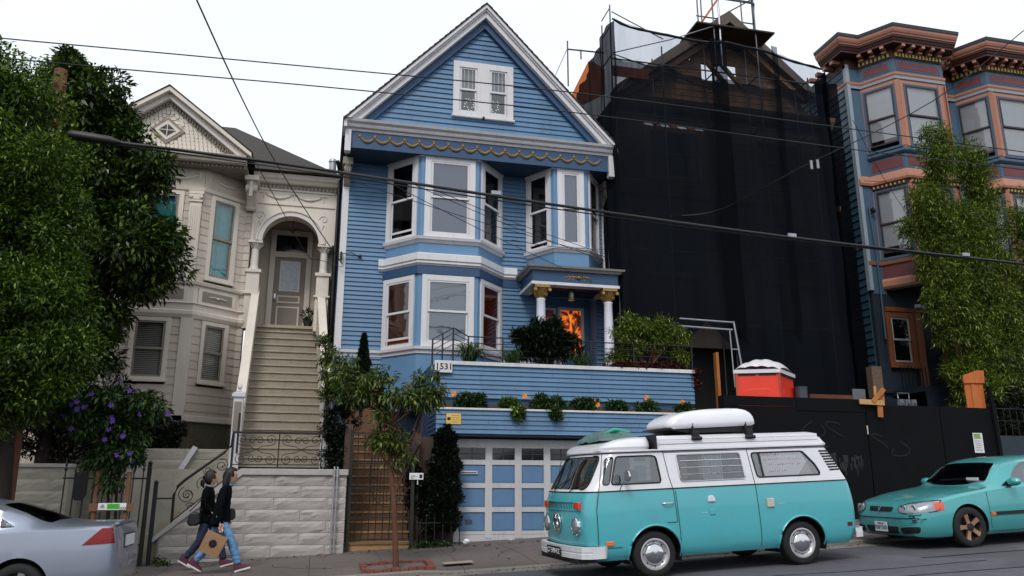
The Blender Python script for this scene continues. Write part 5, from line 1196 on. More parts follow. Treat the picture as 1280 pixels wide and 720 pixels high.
def tree(name,label,cat,trunk,trad,envs,crad,per,Lm,Wm,mat,bark,seed=1,droop=.35,spread=.8,group=None,limbs=14,lrad=.045,flat=.75,fork=None):
    r=np.random.default_rng(seed); root=empty(name,trunk[0],label,cat,group)
    b=MB(); b.tube(trunk,trad,10); tp=Vector(trunk[-1]); C=env_pts(envs,r); 
    idx=r.choice(len(C),min(limbs,len(C)),replace=False)
    for i in idx:
        e=Vector(C[i]); k=r.uniform(.45,1.0); st=Vector(trunk[0]).lerp(tp,k) if len(trunk)==2 else Vector(trunk[min(len(trunk)-1,int(k*len(trunk)))])
        if fork: st=Vector(trunk[-1]) if r.random()<.7 else st
        m1=st.lerp(e,.35)+Vector((r.normal(0,.08),r.normal(0,.08),.12)); m2=st.lerp(e,.7)+Vector((r.normal(0,.08),r.normal(0,.08),.08))
        b.tube([st,m1,m2,e],[lrad,lrad*.7,lrad*.45,lrad*.2],6)
    b.build('trunk',bark,root,smooth=60)
    rad=crad*r.uniform(.6,1.35,len(C)); p,o=cluster_pts(C,rad,per,r,flat=flat)
    leaves('crown',p,o,Lm,Wm,mat,root,droop,spread,seed)
    return root
LG=leafm('leaf bright green','#1a340a','#86a636',.28,.4); LD=leafm('leaf dark green','#112409','#65802a',.2,.35); LDD=leafm('leaf very dark','#0c1a0a','#22381a',.2,.5)
LY=leafm('leaf yellow green','#20360f','#7f8f3a',.25,.45); LB=leafm('bamboo leaf','#2a450d','#98a83c',.3,.45); LP=leafm('shrub leaf','#1a3212','#58743a',.3,.4); LR=leafm('red groundcover leaf','#2a0f0e','#6a2a22',.25,.5)
LX=leafm('leaf black green','#0a120a','#1b2a14',.15,.5)  # own near-black green of the hedges and shrubs
# street trees at the left
tree('street_tree','large bright green street tree filling the left edge of the street','tree',[(-4.55,13.95,-.0),(-4.62,13.9,1.6),(-4.75,13.95,3.2),(-4.9,14,5.2),(-5.0,14,7.2)],[.2,.17,.15,.12,.06],
     [((-5.1,13.6,4.5),(1.25,1.2,1.3),42),((-5.15,13.7,6.4),(1.25,1.2,1.4),48),((-5.5,13.8,8.0),(.85,.8,.9),26),((-4.1,13.5,4.3),(.55,.7,.8),16),((-4.3,13.5,5.6),(.5,.6,.9),14),((-4.05,13.4,3.6),(.7,.6,.5),16),((-5.0,13.5,3.3),(1.0,.9,.5),22),((-4.75,13.8,2.9),(.65,.5,.5),16),((-6.6,13.8,6),(1.2,1,2.2),30)],.42,500,.085,.033,LG,BARK,seed=3,droop=.15)
k_=17.6/15.1
def bk(c): return (c[0]*k_-.38,c[1]*k_,1.5+(c[2]-1.5)*k_)
tree('garden_tree','tall dark green garden tree behind the wooden utility pole','tree',[(-5.3,17.9,.5),(-5.2,17.9,3.0),(-4.9,17.9,5.2),(-4.8,17.9,8.0)],[.18,.16,.13,.06],
     [(bk((-4.25,15.2,8.35)),(1.15,.9,1.0),36),(bk((-4.6,15.2,9.1)),(.4,.4,.5),8),(bk((-3.5,15.1,7.4)),(.85,.8,.75),24),(bk((-3.1,15.0,5.75)),(.8,.8,.9),34),(bk((-4.0,15.1,6.3)),(1.1,.8,1.3),38),(bk((-3.75,15.1,4.4)),(.85,.8,.8),30),(bk((-5.0,15.3,5.2)),(1.0,.9,2.4),40),(bk((-4.2,15.1,3.9)),(.9,.8,.6),20)],.46,430,.15,.058,LD,BARK,seed=8,droop=.35,spread=.65)
# dark hedge above the garden wall
def bush(name,label,cat,envs,crad,per,Lm,Wm,mat,seed=1,droop=.1,spread=.9,group=None,stem=True,flat=.8):
    r=np.random.default_rng(seed); c0=envs[0][0]; base=(c0[0],c0[1],min(e[0][2]-e[1][2] for e in envs)-.02); root=empty(name,base,label,cat,group)
    C=env_pts(envs,r); p,o=cluster_pts(C,crad*r.uniform(.6,1.3,len(C)),per,r,flat=flat)
    if stem:
        b=MB()
        for i in r.choice(len(C),min(8,len(C)),replace=False): b.tube([base,Vector(base).lerp(Vector(C[i]),.5)+Vector((0,0,.05)),C[i]],[.025,.018,.008],5)
        b.build('stem',BARK,root)
    leaves('foliage',p,o,Lm,Wm,mat,root,droop,spread,seed); return root
bush('hedge','deep dark hedge above the garden wall behind the left street trees','hedge',[((-4.9,17.9,3.0),(1.5,.5,.9),60),((-3.75,18.1,2.8),(.75,.4,.7),34),((-7,18,3.2),(1.4,.5,1),30)],.32,330,.09,.04,LX,seed=11)
bush('shrub','dark rounded shrub in front of the pale house basement by the slanted railing','shrub',[((-3.05,18.6,2.75),(.2,.2,.35),10)],.18,300,.07,.035,LX,seed=12)
b=MB(); 
for x in (-4.0,-2.95): b.box(x,x+.04,17.5,17.54,2.0,3.1); b.ico((x+.02,17.52,3.12),.035,1)
# purple flowering shrub tree with stakes and sign
ft=empty('flowering_tree',(-3.15,14.5,.2),'young tree with purple flowers tied between two wooden stakes','tree'); r=np.random.default_rng(5)
b=MB()
C=env_pts([((-3.4,14.5,2.75),(.6,.45,.40),28),((-3.1,14.5,2.15),(.35,.35,.5),16),((-2.85,14.4,2.9),(.28,.3,.2),7),((-3.9,14.5,2.9),(.4,.4,.35),12)],r)
for x0 in (-3.2,-3.08): b.tube([(x0,14.5,.1),(x0+.02,14.5,.9),(x0-.03,14.5,1.6),(x0,14.5,2.1)],[.03,.028,.022,.015],6)
for i in range(0,len(C),3): e=Vector(C[i]); b.tube([(-3.12,14.5,1.7),Vector((-3.12,14.5,1.9)).lerp(e,.5),e],[.014,.01,.005],5)
b.build('trunk',BARK,ft,smooth=60); p,o=cluster_pts(C,.20*r.uniform(.6,1.3,len(C)),150,r); leaves('crown',p,o,.115,.042,LP,ft,.75,.5,5)
PUR=pm('purple petal','#5a3597',.5,.15,20,0); fb=None
for i in range(30):
    c=C[int(r.integers(len(C)))]+r.normal(0,.16,3); c[1]=14.5-abs(c[1]-14.5)-.25
    if fb is None:
        m=MB()
        for k in range(5):
            a=k*2*math.pi/5; q=Vector((math.cos(a),0,math.sin(a))); s_=Vector((-math.sin(a),0,math.cos(a)))
            m.add([(0,0,0),q*.035+s_*.018+Vector((0,-.01,0)),q*.055,q*.035-s_*.018+Vector((0,-.01,0))],[[0,1,2,3]])
        fb=m.build('flower',PUR,None,recalc=False); f=fb
    else: f=fb.copy(); COL.objects.link(f)
    f.location=tuple(c); f.rotation_euler=(r.uniform(-.6,.6),r.uniform(0,6),r.uniform(-.8,.8)); f.scale=(.85,.85,.85)
    f.parent=ft; f.matrix_parent_inverse=MWI(ft)
WD=pm('weathered stake wood','#6b4a36',.85,.2,6,.4)
for x,lb in ((-3.36,'left of the two brown tree stakes beside the purple flowering tree'),(-2.90,'right of the two brown tree stakes beside the purple flowering tree')):
    b=MB(); b.tube([(x,14.3,.1),(x,14.3,1.86)],.04,8); tag(b.build('tree_stake',WD,None,smooth=40),lb,'stake','tree stakes')
b=MB(); b.box(-3.43,-2.78,14.235,14.255,1.25,1.37); cbm=tag(b.build('cross_board',WD,None),'grey brown cross board nailed to the tree stakes','board')
b=MB(); b.box(-3.29,-2.88,14.215,14.233,1.27,1.375); sg=tag(b.build('tree_sign',pm('sign white','#d9d9dc'),None),'white and green notice on the cross board of the tree stakes','sign')
b=MB(); b.box(-3.16,-2.975,14.211,14.2145,1.285,1.365); b.build('green_field',pm('sign green','#3fae2a',.5,.05),sg); b=MB(); b.box(-2.97,-2.885,14.211,14.2145,1.28,1.315); b.build('dark_field',pm('sign dark','#23272a',.5,.05),sg)
b=MB(); b.lathe([(.0,0),(.03,0),(.03,.003),(0,.003)],(-3.225,14.211,1.325),12,'y'); b.box(-3.28,-3.18,14.2105,14.2140,1.30,1.306); b.build('emblem',pm('emblem grey','#8a8f94',.5),sg)
b=MB(); 
for i in range(3): b.box(-3.14,-3.0,14.2095,14.2108,1.30+.02*i,1.305+.02*i)
b.build('small_print',pm('deep green print','#1d6a16',.5),sg)
b=MB()
for i in range(3): b.box(-2.962+.026*i,-2.944+.026*i,14.2095,14.2108,1.288,1.308)
b.build('digits',pm('sign white','#d9d9dc'),sg)
# street tree in front of the gate, brick-edged pit
tree('street_tree','slim young street tree with drooping leaves in the brick-edged pit','tree',[(1.37,13.75,.3),(1.33,13.75,.9),(1.28,13.75,1.5),(1.22,13.75,1.95),(1.18,13.75,2.6)],[.055,.045,.042,.036,.02],
     [((.55,13.75,3.3),(.45,.4,.3),14),((1.05,13.75,3.1),(.5,.45,.5),16),((1.65,13.75,3.25),(.4,.4,.45),15),((1.25,13.75,2.4),(.42,.35,.45),17),((.35,13.8,3.65),(.2,.2,.15),5),((1.95,13.75,3.1),(.2,.2,.2),4)],.17,75,.11,.032,LY,BARKR,seed=21,droop=.7,spread=.6,limbs=30,lrad=.018,fork=True)
BRK=pm('red paver brick','#6f3d33',.85,.2,5,.5,40,dirt=.4); 
tp=empty('tree_pit',(1.35,13.75,.3),'square brick edging with dark mulch round the slim street tree','planter')
b=MB(); b.prism([(.93,13.42),(1.85,13.42),(1.85,14.28),(.93,14.28)],.1,.33,'z'); b.v=[(x,y,z+(.0458*(x-1.3)) if z>.2 else z) for x,y,z in b.v]; b.build('mulch',pm('dark mulch','#2b1a13',.95,.4,30,1,60),tp)
k=0
for (x0,y0,x1,y1,n) in ((.86,13.36,1.92,13.36,8),(.86,14.34,1.92,14.34,8),(.86,13.42,.86,14.3,6),(1.92,13.42,1.92,14.3,6)):
    for i in range(n):
        t=(i+.5)/n; x=x0+(x1-x0)*t; y=y0+(y1-y0)*t; z=walk_z(x,y); hx,hy=(.062,.05) if x0!=x1 else (.05,.068)
        b=MB(); b.box(x-hx,x+hx,y-hy,y+hy,z-.05,z+.045+random.uniform(-.01,.02)); b.build('brick',BRK,tp,bevel=.008)
# shrubs between the pale house stair and the blue house
bush('shrub','yellow green climbing shrub beside the right side of the long stair','shrub',[((.15,17.0,4.1),(.12,.15,.5),8),((.3,17,3.7),(.3,.25,.4),12),((.0,17.1,4.65),(.1,.1,.1),3)],.14,120,.075,.03,LY,seed=31,droop=.5)
bush('shrub','dark shrub under the climbing shrub beside the iron gate','shrub',[((.32,16.95,2.6),(.18,.2,.75),22),((.6,17.3,3.4),(.3,.2,.6),16)],.16,260,.06,.03,LX,seed=32)
# potted plant by the pale door
pp=empty('potted_plant',(-.42,21.6,5.78),'small potted plant beside the pale door at the top of the stair','plant'); b=MB(); b.lathe([(.09,5.78),(.13,6.0),(.14,6.0),(.12,5.98)],(-.42,21.6,0),14); b.build('pot',pm('dark pot','#26211d',.6),pp,smooth=40); p,o=cluster_pts(np.array([[-.42,21.6,6.15]]),[.18],260,np.random.default_rng(3)); leaves('foliage',p,o,.1,.03,LP,pp,0,.6,3)
# cypresses
def cypress(label,x,y,z0,z1,rr,seed,mat=LDD,n=11000,sz=.05,top=.1):
    r=np.random.default_rng(seed); root=empty('cypress',(x,y,z0),label,'cypress'); t=r.uniform(0,1,n); prof=rr*np.minimum(1,(1-t)*1.6+top)*np.minimum(1,t*6+.6)*(1+.12*np.sin(t*23)+.1*np.sin(t*41+2)); a=r.uniform(0,6.283,n); rad=prof*r.uniform(.7,1.05,n)*(1+.1*np.sin(a*5+t*9))
    p=np.stack([x+rad*np.cos(a),y+rad*np.sin(a),z0+(z1-z0)*t],1); o=np.stack([np.cos(a)*.6,np.sin(a)*.6,np.full(n,.9)],1); b=MB(); b.tube([(x,y,z0-.2),(x,y,z1-.2)],[.05,.01],6); b.build('trunk',BARK,root); leaves('crown',p,o,sz,sz*.45,mat,root,0,.35,seed)
cypress('narrow dark cypress against the blue siding left of the bay',.93,18.6,3.4,5.12,.20,41)
cypress('broad dark columnar cypress beside the garage door',2.62,16.88,.75,2.9,.30,42,LX,12000,.07,.45)
b=MB(); b.tube([(1.98,16.9,1.25),(2.0,16.9,1.9)],.03,6)
bush('shrub','black-green bush between the iron gate and columnar cypress','shrub',[((2.02,16.9,1.6),(.14,.12,.6),14),((2.3,16.9,1.2),(.2,.15,.55),14)],.15,260,.06,.03,LX,seed=44)
bush('weeds','low green weeds at the foot of the low iron fence','weeds',[((2.35,16.55,.52),(.45,.08,.06),16)],.08,70,.06,.025,LP,seed=45,stem=False)
bush('weeds','sprig of weeds where the slanted coping meets the sidewalk','weeds',[((-2.62,16.35,.32),(.12,.08,.14),6)],.08,50,.07,.02,LY,seed=46,stem=False)
# ---- terrace plants ----
def blades(name,label,cat,c,n,Lh,mat,seed,group=None,w=.02,over=.9):
    r=random.Random(seed); root=empty(name,c,label,cat,group); b=MB()
    for i in range(n):
        a=r.uniform(0,6.283); out=r.uniform(.3,1)*Lh*over; h=r.uniform(.35,.75)*Lh*1.1; x0=c[0]+r.uniform(-.12,.12); y0=c[1]+r.uniform(-.08,.08); dx,dy=math.cos(a),math.sin(a); sd=Vector((-dy,dx,0)); pr=[]
        for k in range(6):
            t=k/5; z=h*math.sin(t*2.3)/math.sin(1.57)-(.25*Lh*t**3); ww=w*(1-t)**.6*.5; q=Vector((x0+dx*out*t,y0+dy*out*t,c[2]+z)); pr+= [q-sd*ww,q+sd*ww]
        b.add(pr,[[2*k,2*k+2,2*k+3,2*k+1] for k in range(5)])
    b.build('leaf_blades',mat,root,recalc=False); return root
blades('strap_leaf_plant','arching strap-leaved plant spilling over the white cap near the house number','plant',(3.35,18.15,4.47),190,.62,LP,51,'strap-leaved plants on the upper planter',.03)
blades('strap_leaf_plant','arching strap-leaved plant between the house bay and the big dark bush','plant',(4.35,18.15,4.45),150,.5,LP,52,'strap-leaved plants on the upper planter',.028)
blades('strap_leaf_plant','arching strap-leaved plant spilling over the cap right of the big dark bush','plant',(6.05,18.12,4.45),110,.5,LP,53,'strap-leaved plants on the upper planter',.028)
r=np.random.default_rng(61)
bush('shrub','big dark glossy bush in front of the columned porch','shrub',[((5.25,18.3,4.95),(.75,.4,.45),34),((4.75,18.3,5.15),(.35,.3,.25),10),((5.3,18.3,5.4),(.35,.3,.15),9)],.19,210,.13,.035,LDD,seed=61,droop=-.3,spread=.55)
def bamboo(label,x,y,z0,envs,seed,stems,per=170,mat=LB,Lm=.13,Wm=.026,crad=.26,cat='bamboo',name='bamboo',group=None):
    r=np.random.default_rng(seed); root=empty(name,(x,y,z0),label,cat,group); C=env_pts(envs,r,.6); b=MB()
    for i in range(stems):
        e=Vector(C[int(r.integers(len(C)))]); b.tube([(x+r.uniform(-.3,.3),y+r.uniform(-.2,.2),z0),Vector((x,y,z0)).lerp(e,.5)+Vector((r.normal(0,.1),0,.3)),e],[.028,.02,.006],5)
    b.build('trunk',BARKR,root); p,o=cluster_pts(C,crad*r.uniform(.6,1.3,len(C)),per,r,flat=1.0); leaves('crown',p,o,Lm,Wm,mat,root,.35,.75,seed); return root
bamboo('feathery yellow green bamboo at the right end of the upper planter',7.9,18.4,4.4,[((7.4,18.35,5.35),(.5,.3,.5),20),((8.2,18.35,5.5),(.55,.3,.52),24),((8.75,18.3,5.0),(.2,.2,.55),10),((7.3,18.4,4.95),(.5,.2,.3),10)],63,9,per=190,Lm=.10,Wm=.022,crad=.2)
gc_=bush('groundcover','dark red trailing groundcover along the right of the white planter cap','groundcover',[((7.2,18.05,4.52),(.65,.08,.05),20),((8.3,18.05,4.56),(.6,.08,.07),20),((8.98,18.0,4.3),(.08,.08,.25),10)],.1,110,.05,.03,LR,seed=64,stem=False,droop=.3)
for i,(x,w_,h_,lab) in enumerate(((3.15,.42,.14,'leafy green clump at the left end of the lower planter'),(4.05,.2,.1,'bright green clump hanging over the lower planter cap'),(4.9,.45,.15,'wide dark leafy clump in the middle of the lower planter'),(5.75,.3,.16,'leafy clump right of centre on the lower planter'),(6.5,.2,.09,'small clump between orange flowers on the lower planter'),(7.25,.25,.1,'low clump near the right of the lower planter'),(8.1,.25,.1,'rightmost leafy clump on the lower planter'))):
    bush('planter_plant',lab,'plant',[((x,17.0,3.36+h_*.5),(w_,.14,h_),12+int(w_*30))]+([((x+.1,16.72,3.2),(.1,.04,.12),6)] if i in (1,2) else []),.11,120,.075,.035,LG if i==1 else LP,seed=70+i,group='leafy clumps along the lower planter')
YF_=pm('orange petal','#e8902a',.5,.1,20,0); proto=None
for i,(px,py,lab) in enumerate(((567,492,'leftmost orange flower above the lower planter near the yellow plaque'),(656,495,'orange flower over the middle clump of the lower planter'),(742,502,'upper of two orange flowers side by side above the garage'),(747,506,'lower of two orange flowers side by side above the garage'),(808,497,'tall orange flower above the white roof box'),(853,503,'rightmost orange flower on the lower planter'))):
    c=P(px,py,16.95); root=empty('orange_flower',tuple(c),lab,'flower','orange flowers on the lower planter')
    m=MB()
    for k in range(7):
        a=k*2*math.pi/7; q=Vector((math.cos(a),0,math.sin(a))); s_=Vector((-math.sin(a),0,math.cos(a))); m.add([c,c+q*.04+s_*.02+Vector((0,-.015,0)),c+q*.07,c+q*.04-s_*.02+Vector((0,-.015,0))],[[0,1,2,3]])
    m.build('petals',YF_,root,recalc=False); m=MB(); m.tube([c,(c.x+.02,c.y+.05,3.3)],.006,5); m.build('stem',MATS['leaf dark green'],root)
# bamboo at the right edge in front of the terracotta house
bamboo('tallest feathery bamboo in front of the terracotta bay window',16.9,17.9,2.4,[((16.8,17.8,10.7),(.45,.4,1.3),44),((16.4,17.8,8.8),(.95,.5,1.3),90),((16.8,17.8,6.9),(1.15,.6,1.5),130),((17.0,17.8,4.9),(1.0,.5,1.4),100),((17.5,17.8,8.2),(.6,.5,1.5),60)],81,16,per=170,group='bamboo at the terracotta house',crad=.3)
bamboo('shorter bamboo right of the tallest one by the second bay',18.3,18.3,2.4,[((18.35,18.2,10.6),(.6,.4,1.1),50),((18.3,18.2,8.6),(1.0,.5,1.5),100),((18.3,18.2,6.2),(1.1,.6,1.6),110),((18.1,18.2,4.2),(1.1,.5,1.1),90)],82,14,per=170,group='bamboo at the terracotta house',crad=.3)
bamboo('bamboo cut by the right edge of the view',19.9,18.2,2.4,[((19.9,18.1,9.0),(.6,.4,1.2),40),((19.7,18.1,7.2),(.8,.5,1.5),60),((19.6,18.1,5),(1,.5,1.5),60)],83,12,per=140,group='bamboo at the terracotta house',crad=.3)
bush('hedge','dark low hedge behind the mesh wall at the right edge','hedge',[((18.2,17.6,3.6),(1.6,.25,.7),50)],.28,280,.08,.03,LX,seed=85)
# litter
b=MB(); b.ico((3.02,16.45,.6),.07,2,jit=.25,sc=(1,.8,.7)); tag(b.build('crumpled_paper',pm('paper white','#e8e8ea'),None),'crumpled white paper on the sidewalk by the garage door','litter')
b=MB(); b.ico((3.95,16.5,.62),.045,1,jit=.3,sc=(1.6,.8,.3)); tag(b.build('crumpled_paper',pm('paper white','#e8e8ea'),None),'small flat white scrap before the middle of the garage door','litter')
b=MB(); b.prism([(2.15,13.75),(2.65,13.75),(2.65,13.98),(2.15,13.98)],0,.01,'z'); b.v=[(x,y,walk_z(x,y)+.006+z) for x,y,z in b.v]; o=b.build('utility_cover',pm('pale concrete lid','#8f8678',.8,.2,6,.4),None); tag(o,'pale concrete utility cover set in the sidewalk right of the tree pit','cover')

# fallen leaves and grit along the walls and in the gutter
r=np.random.default_rng(90); n=900; x=r.uniform(-4,16,n); y=np.where(r.random(n)<.5,16.4-np.abs(r.normal(0,.18,n)),KY-.2-np.abs(r.normal(0,.12,n))); k=r.random(n)<.12; y[k]=r.uniform(13.5,16.3,k.sum())
z=np.array([(walk_z(a,c) if c>KY else road_z(a,c)) for a,c in zip(x,y)])+.008
lf=leaves('leaf_litter',np.stack([x,y,z],1),np.stack([r.normal(0,1,n),r.normal(0,1,n),np.full(n,.35)],1),.055,.028,leafm('dry leaf','#2b1c10','#8a6a3a',.1,.7),None,droop=.3,spread=.3,seed=90); lf['kind']='stuff'
for i,(x0,y0,L_) in enumerate(((-.6,14.9,1.6),(3.2,14.4,2.2),(8.9,15.2,1.8),(1.9,15.6,.9))):   # cracks
    b=MB(); rr_=random.Random(i); a=rr_.uniform(0,6.28); px_,py_=x0,y0; pts=[]
    for q in range(14): pts.append((px_,py_)); a+=rr_.uniform(-.6,.6); px_+=math.cos(a)*L_/14; py_+=math.sin(a)*L_/14*.6
    for (p,q) in zip(pts,pts[1:]): b.bar((p[0],p[1],walk_z(*p)+.003),(q[0],q[1],walk_z(*q)+.003),.008,.003)
    b.build('pavement_crack',TAR,None)['kind']='structure'
# =================== pole and overhead lines ===================
PW=pm('cedar pole','#6f4430',.85,.25,5,.7,30,streak=True)
YP=14.6
po=empty('utility_pole',(-4.85,YP,0),'reddish wooden utility pole rising out of the left trees','utility pole')
b=MB(); b.tube([(-4.75,YP,.0),(-4.83,YP,7.2),(-4.90,YP,8.95)],[.16,.12,.105],14); b.build('pole',PW,po,smooth=50)
b=MB(); b.tube([(-6.0,14.2,8.55),(-5.2,14.3,8.40)],.015,6); b.ico((-6.1,14.2,8.56),.09,2,sc=(1.6,1,.8)); b.build('insulator_arm',SCLL if 'SCLL' in globals() else pm('bright scaffold steel','#9a9ca4'),po)
WIRE=pm('wire black','#0a0a0b',.5,.1); 
def wire(label,pts,r,name='overhead_wire',group='overhead wires across the street',mat=None,sag=0,n=28):
    pts=[Vector(p) for p in pts]; out=[]
    for i in range(n+1):
        t=i/n*(len(pts)-1); k=min(int(t),len(pts)-2); f=t-k
        # Catmull-Rom through the surveyed points
        p0=pts[max(k-1,0)];p1=pts[k];p2=pts[k+1];p3=pts[min(k+2,len(pts)-1)]
        q=.5*((2*p1)+(p2-p0)*f+(2*p0-5*p1+4*p2-p3)*f*f+(3*p1-p0-3*p2+p3)*f**3)
        q.z-=sag*math.sin(math.pi*i/n); out.append(q)
    b=MB(); b.tube(out,r,6); o=b.build(name,mat or WIRE,None,smooth=60); tag(o,label,'cable',group); return o
yw=13.6
def W(*q): return [P(x,y,yw) for x,y in q]
wire('upper thin power line crossing the blue gable window',W((-60,41),(15,49),(330,78),(720,116),(1070,162),(1280,190),(1400,207)),.011)
wire('second thin power line just below the gable window line',W((-60,66),(125,84),(420,110),(720,141),(1060,186),(1280,212),(1400,228)),.011)
tc_=wire('thick black telephone cable sloping across the whole street front',W((85,168),(140,177),(250,191),(430,216),(700,257),(990,297),(1280,330),(1400,343)),.028)
wire('slim companion line lashed under the thick telephone cable',W((140,180),(430,221),(700,262),(990,300),(1280,331),(1400,345)),.012)
b=MB(); b.tube([P(85,167,yw),P(92,169,yw),P(138,176,yw),P(150,178,yw)],[.05,.085,.075,.03],12); tag(b.build('splice_case',WIRE,None,smooth=40),'long black splice case at the left end of the thick cable','splice case')
for px,py,lb in ((620,244,'small metal clamp on the thick cable over the upper bay'),(990,297,'small metal clamp on the thick cable before the black netting'),(1207,321,'small metal clamp on the thick cable in front of the bamboo')):
    b=MB(); c=P(px,py-2,yw); b.box(c.x-.09,c.x+.09,c.y-.02,c.y+.02,c.z-.02,c.z+.05); tag(b.build('cable_clamp',SCL,None),lb,'clamp','cable clamps')
def W2(ys,*q): return [P(x,y,Y) for (x,y),Y in zip(q,ys)]
wire('black line dropping steeply from the top to the blue corner board',W2((9.5,12,16,19,20.35),(245,-2),(300,118),(340,195),(390,275),(428,330)),.012)
wire('line swooping from the upper right corner across the black netting',W2((11,12.5,14,16,18.5,19.1),(1340,-10),(1280,38),(1160,130),(1000,210),(900,262),(838,270)),.011)
wire('looped service wire from the cable to the pale porch arch',W2((yw,17,20.8,20.6,20.35),(318,200),(352,262),(385,320),(400,325),(428,334)),.009)
for i,((a,b_),(c,d)) in enumerate((((436,225),(760,322)),((545,238),(757,318)),((520,232),(755,326)),((640,300),(756,312)),((480,225),(740,352)))):
    wire(['longest thin service drop over the blue upper storey','upper service drop reaching the right bay','middle service drop reaching the right bay','nearly level wire under the right bay windows','lowest service drop ending over the porch beam'][i],[P(a,b_,yw),P((a+c)/2,(b_+d)/2+3,16.5),P(c,d,19.2)],.007,group='service drops over the blue house')
wire('thin wires fanning down from the cable to the terracotta house corner',[P(1066,150,16),P(1100,215,18),P(1130,262,19)],.007,group=None)
wire('level service wire below the small dentils of the terracotta bay',[P(1080,226,19.5),P(1130,228,19.1),P(1200,226,18)],.007,group=None)
for (x,y,l,lb) in ((1014,203,.34,'left of two pale tags hanging before the netting'),(1022,202,.34,'right of two pale tags hanging before the netting')):
    b=MB(); c=P(x,y,15.5); b.box(c.x-.03,c.x+.03,c.y-.01,c.y+.01,c.z-l/2,c.z+.05); tag(b.build('hanging_tag',pm('grey plastic tag','#8d9094',.5),None),lb,'tag','hanging tags')
b=MB(); b.box(.30,.36,20.3,20.44,7.4,7.6); b.tube([(.33,20.35,7.55),(.6,20.4,7.62),(.82,20.44,7.5)],.012,6); b.ico((.82,20.42,7.55),.05,1); tag(b.build('wire_bracket',IRON,None),'small iron wire bracket on the left blue corner board','bracket')
# =================== vehicles ===================
def carpaint(name,col,metal=.0,rough=.28,coat=.6,var=.04,dirt=.12):
    return pm(name,col,rough,var,1.2,.02,200,metal=metal,coat=coat,dirt=dirt,dcol='#6a6458')
TEALP=carpaint('teal van paint','#4ba6b0',dirt=.18); VW=carpaint('white van paint','#d4d3d8',dirt=.15); CHR=pm('chrome','#d5d5d8',.12,.05,3,.02,metal=1); RUB=pm('black rubber','#0c0c0d',.6,.15,5,.1); TYRE=pm('tyre rubber','#121212',.8,.2,9,.3,60)
CARIN=pm('dark car interior','#141416',.8,.2,4,.1); CGL=glassm('car glass','#4a5458',.7,.02,.10); CGLC=glassm('pale car glass','#e8eef0',.96,.02,.035); LENS=pm('clear lens','#8d9297',.15,.35,22,.3,90,metal=.4,coat=1); AMB=pm('amber lens','#d9601c',.25,.1,30,.2,coat=.8,em='#d9601c',ems=.12); REDL=pm('red lens','#7a0806',.25,.12,30,.2,coat=.3,spec=.3)
PLW=pm('plate white','#cfd2d8',.5,.04,9)
def mesh_obj(name,vs,fs,mats,mi=None):
    me=bpy.data.meshes.new(name); me.from_pydata(vs,[],fs)
    for m in mats: me.materials.append(m)
    if mi is not None: me.polygons.foreach_set('material_index',mi)
    bm=bmesh.new(); bm.from_mesh(me); bmesh.ops.recalc_face_normals(bm,faces=bm.faces); bm.to_mesh(me); bm.free()
    o=bpy.data.objects.new(name,me); COL.objects.link(o); return o
def boolop(o,cut,op,keep=False):
    m=o.modifiers.new('b','BOOLEAN'); m.operation=op; m.object=cut; m.solver='EXACT'
    me=evalmesh(o); o.modifiers.clear(); old=o.data; o.data=me; bpy.data.meshes.remove(old)
def solid(o,t,mat_off=0):
    m=o.modifiers.new('s','SOLIDIFY'); m.thickness=t; m.offset=-1; m.material_offset=mat_off; me=evalmesh(o); o.modifiers.clear(); old=o.data; o.data=me; bpy.data.meshes.remove(old)
def clone(o,name):
    c=bpy.data.objects.new(name,o.data.copy()); COL.objects.link(c); return c
def rnd(poly,r=.05,n=4):
    """round the corners of a polygon"""
    out=[]; k=len(poly)
    for i in range(k):
        p=Vector(poly[i]); a=Vector(poly[i-1]); b=Vector(poly[(i+1)%k]); rr=r[i] if hasattr(r,'__len__') else r
        da=(a-p); db=(b-p); ra=min(rr,da.length*.45); rb=min(rr,db.length*.45); s=p+da.normalized()*ra; e=p+db.normalized()*rb
        for j in range(n+1): t=j/n; q=s*(1-t)**2+p*2*t*(1-t)+e*t*t; out.append((q.x,q.y))
    return out
def prism_obj(poly,d0,d1,axis,mat):
    b=MB(); b.prism(poly,d0,d1,axis); return b.build('cutter',mat,None)
def fin(o,name,parent,smooth=35):
    o.name=name; me=o.data; me.polygons.foreach_set('use_smooth',[True]*len(me.polygons)); me.set_sharp_from_angle(angle=R(smooth)); me.update(); par(o,parent); return o
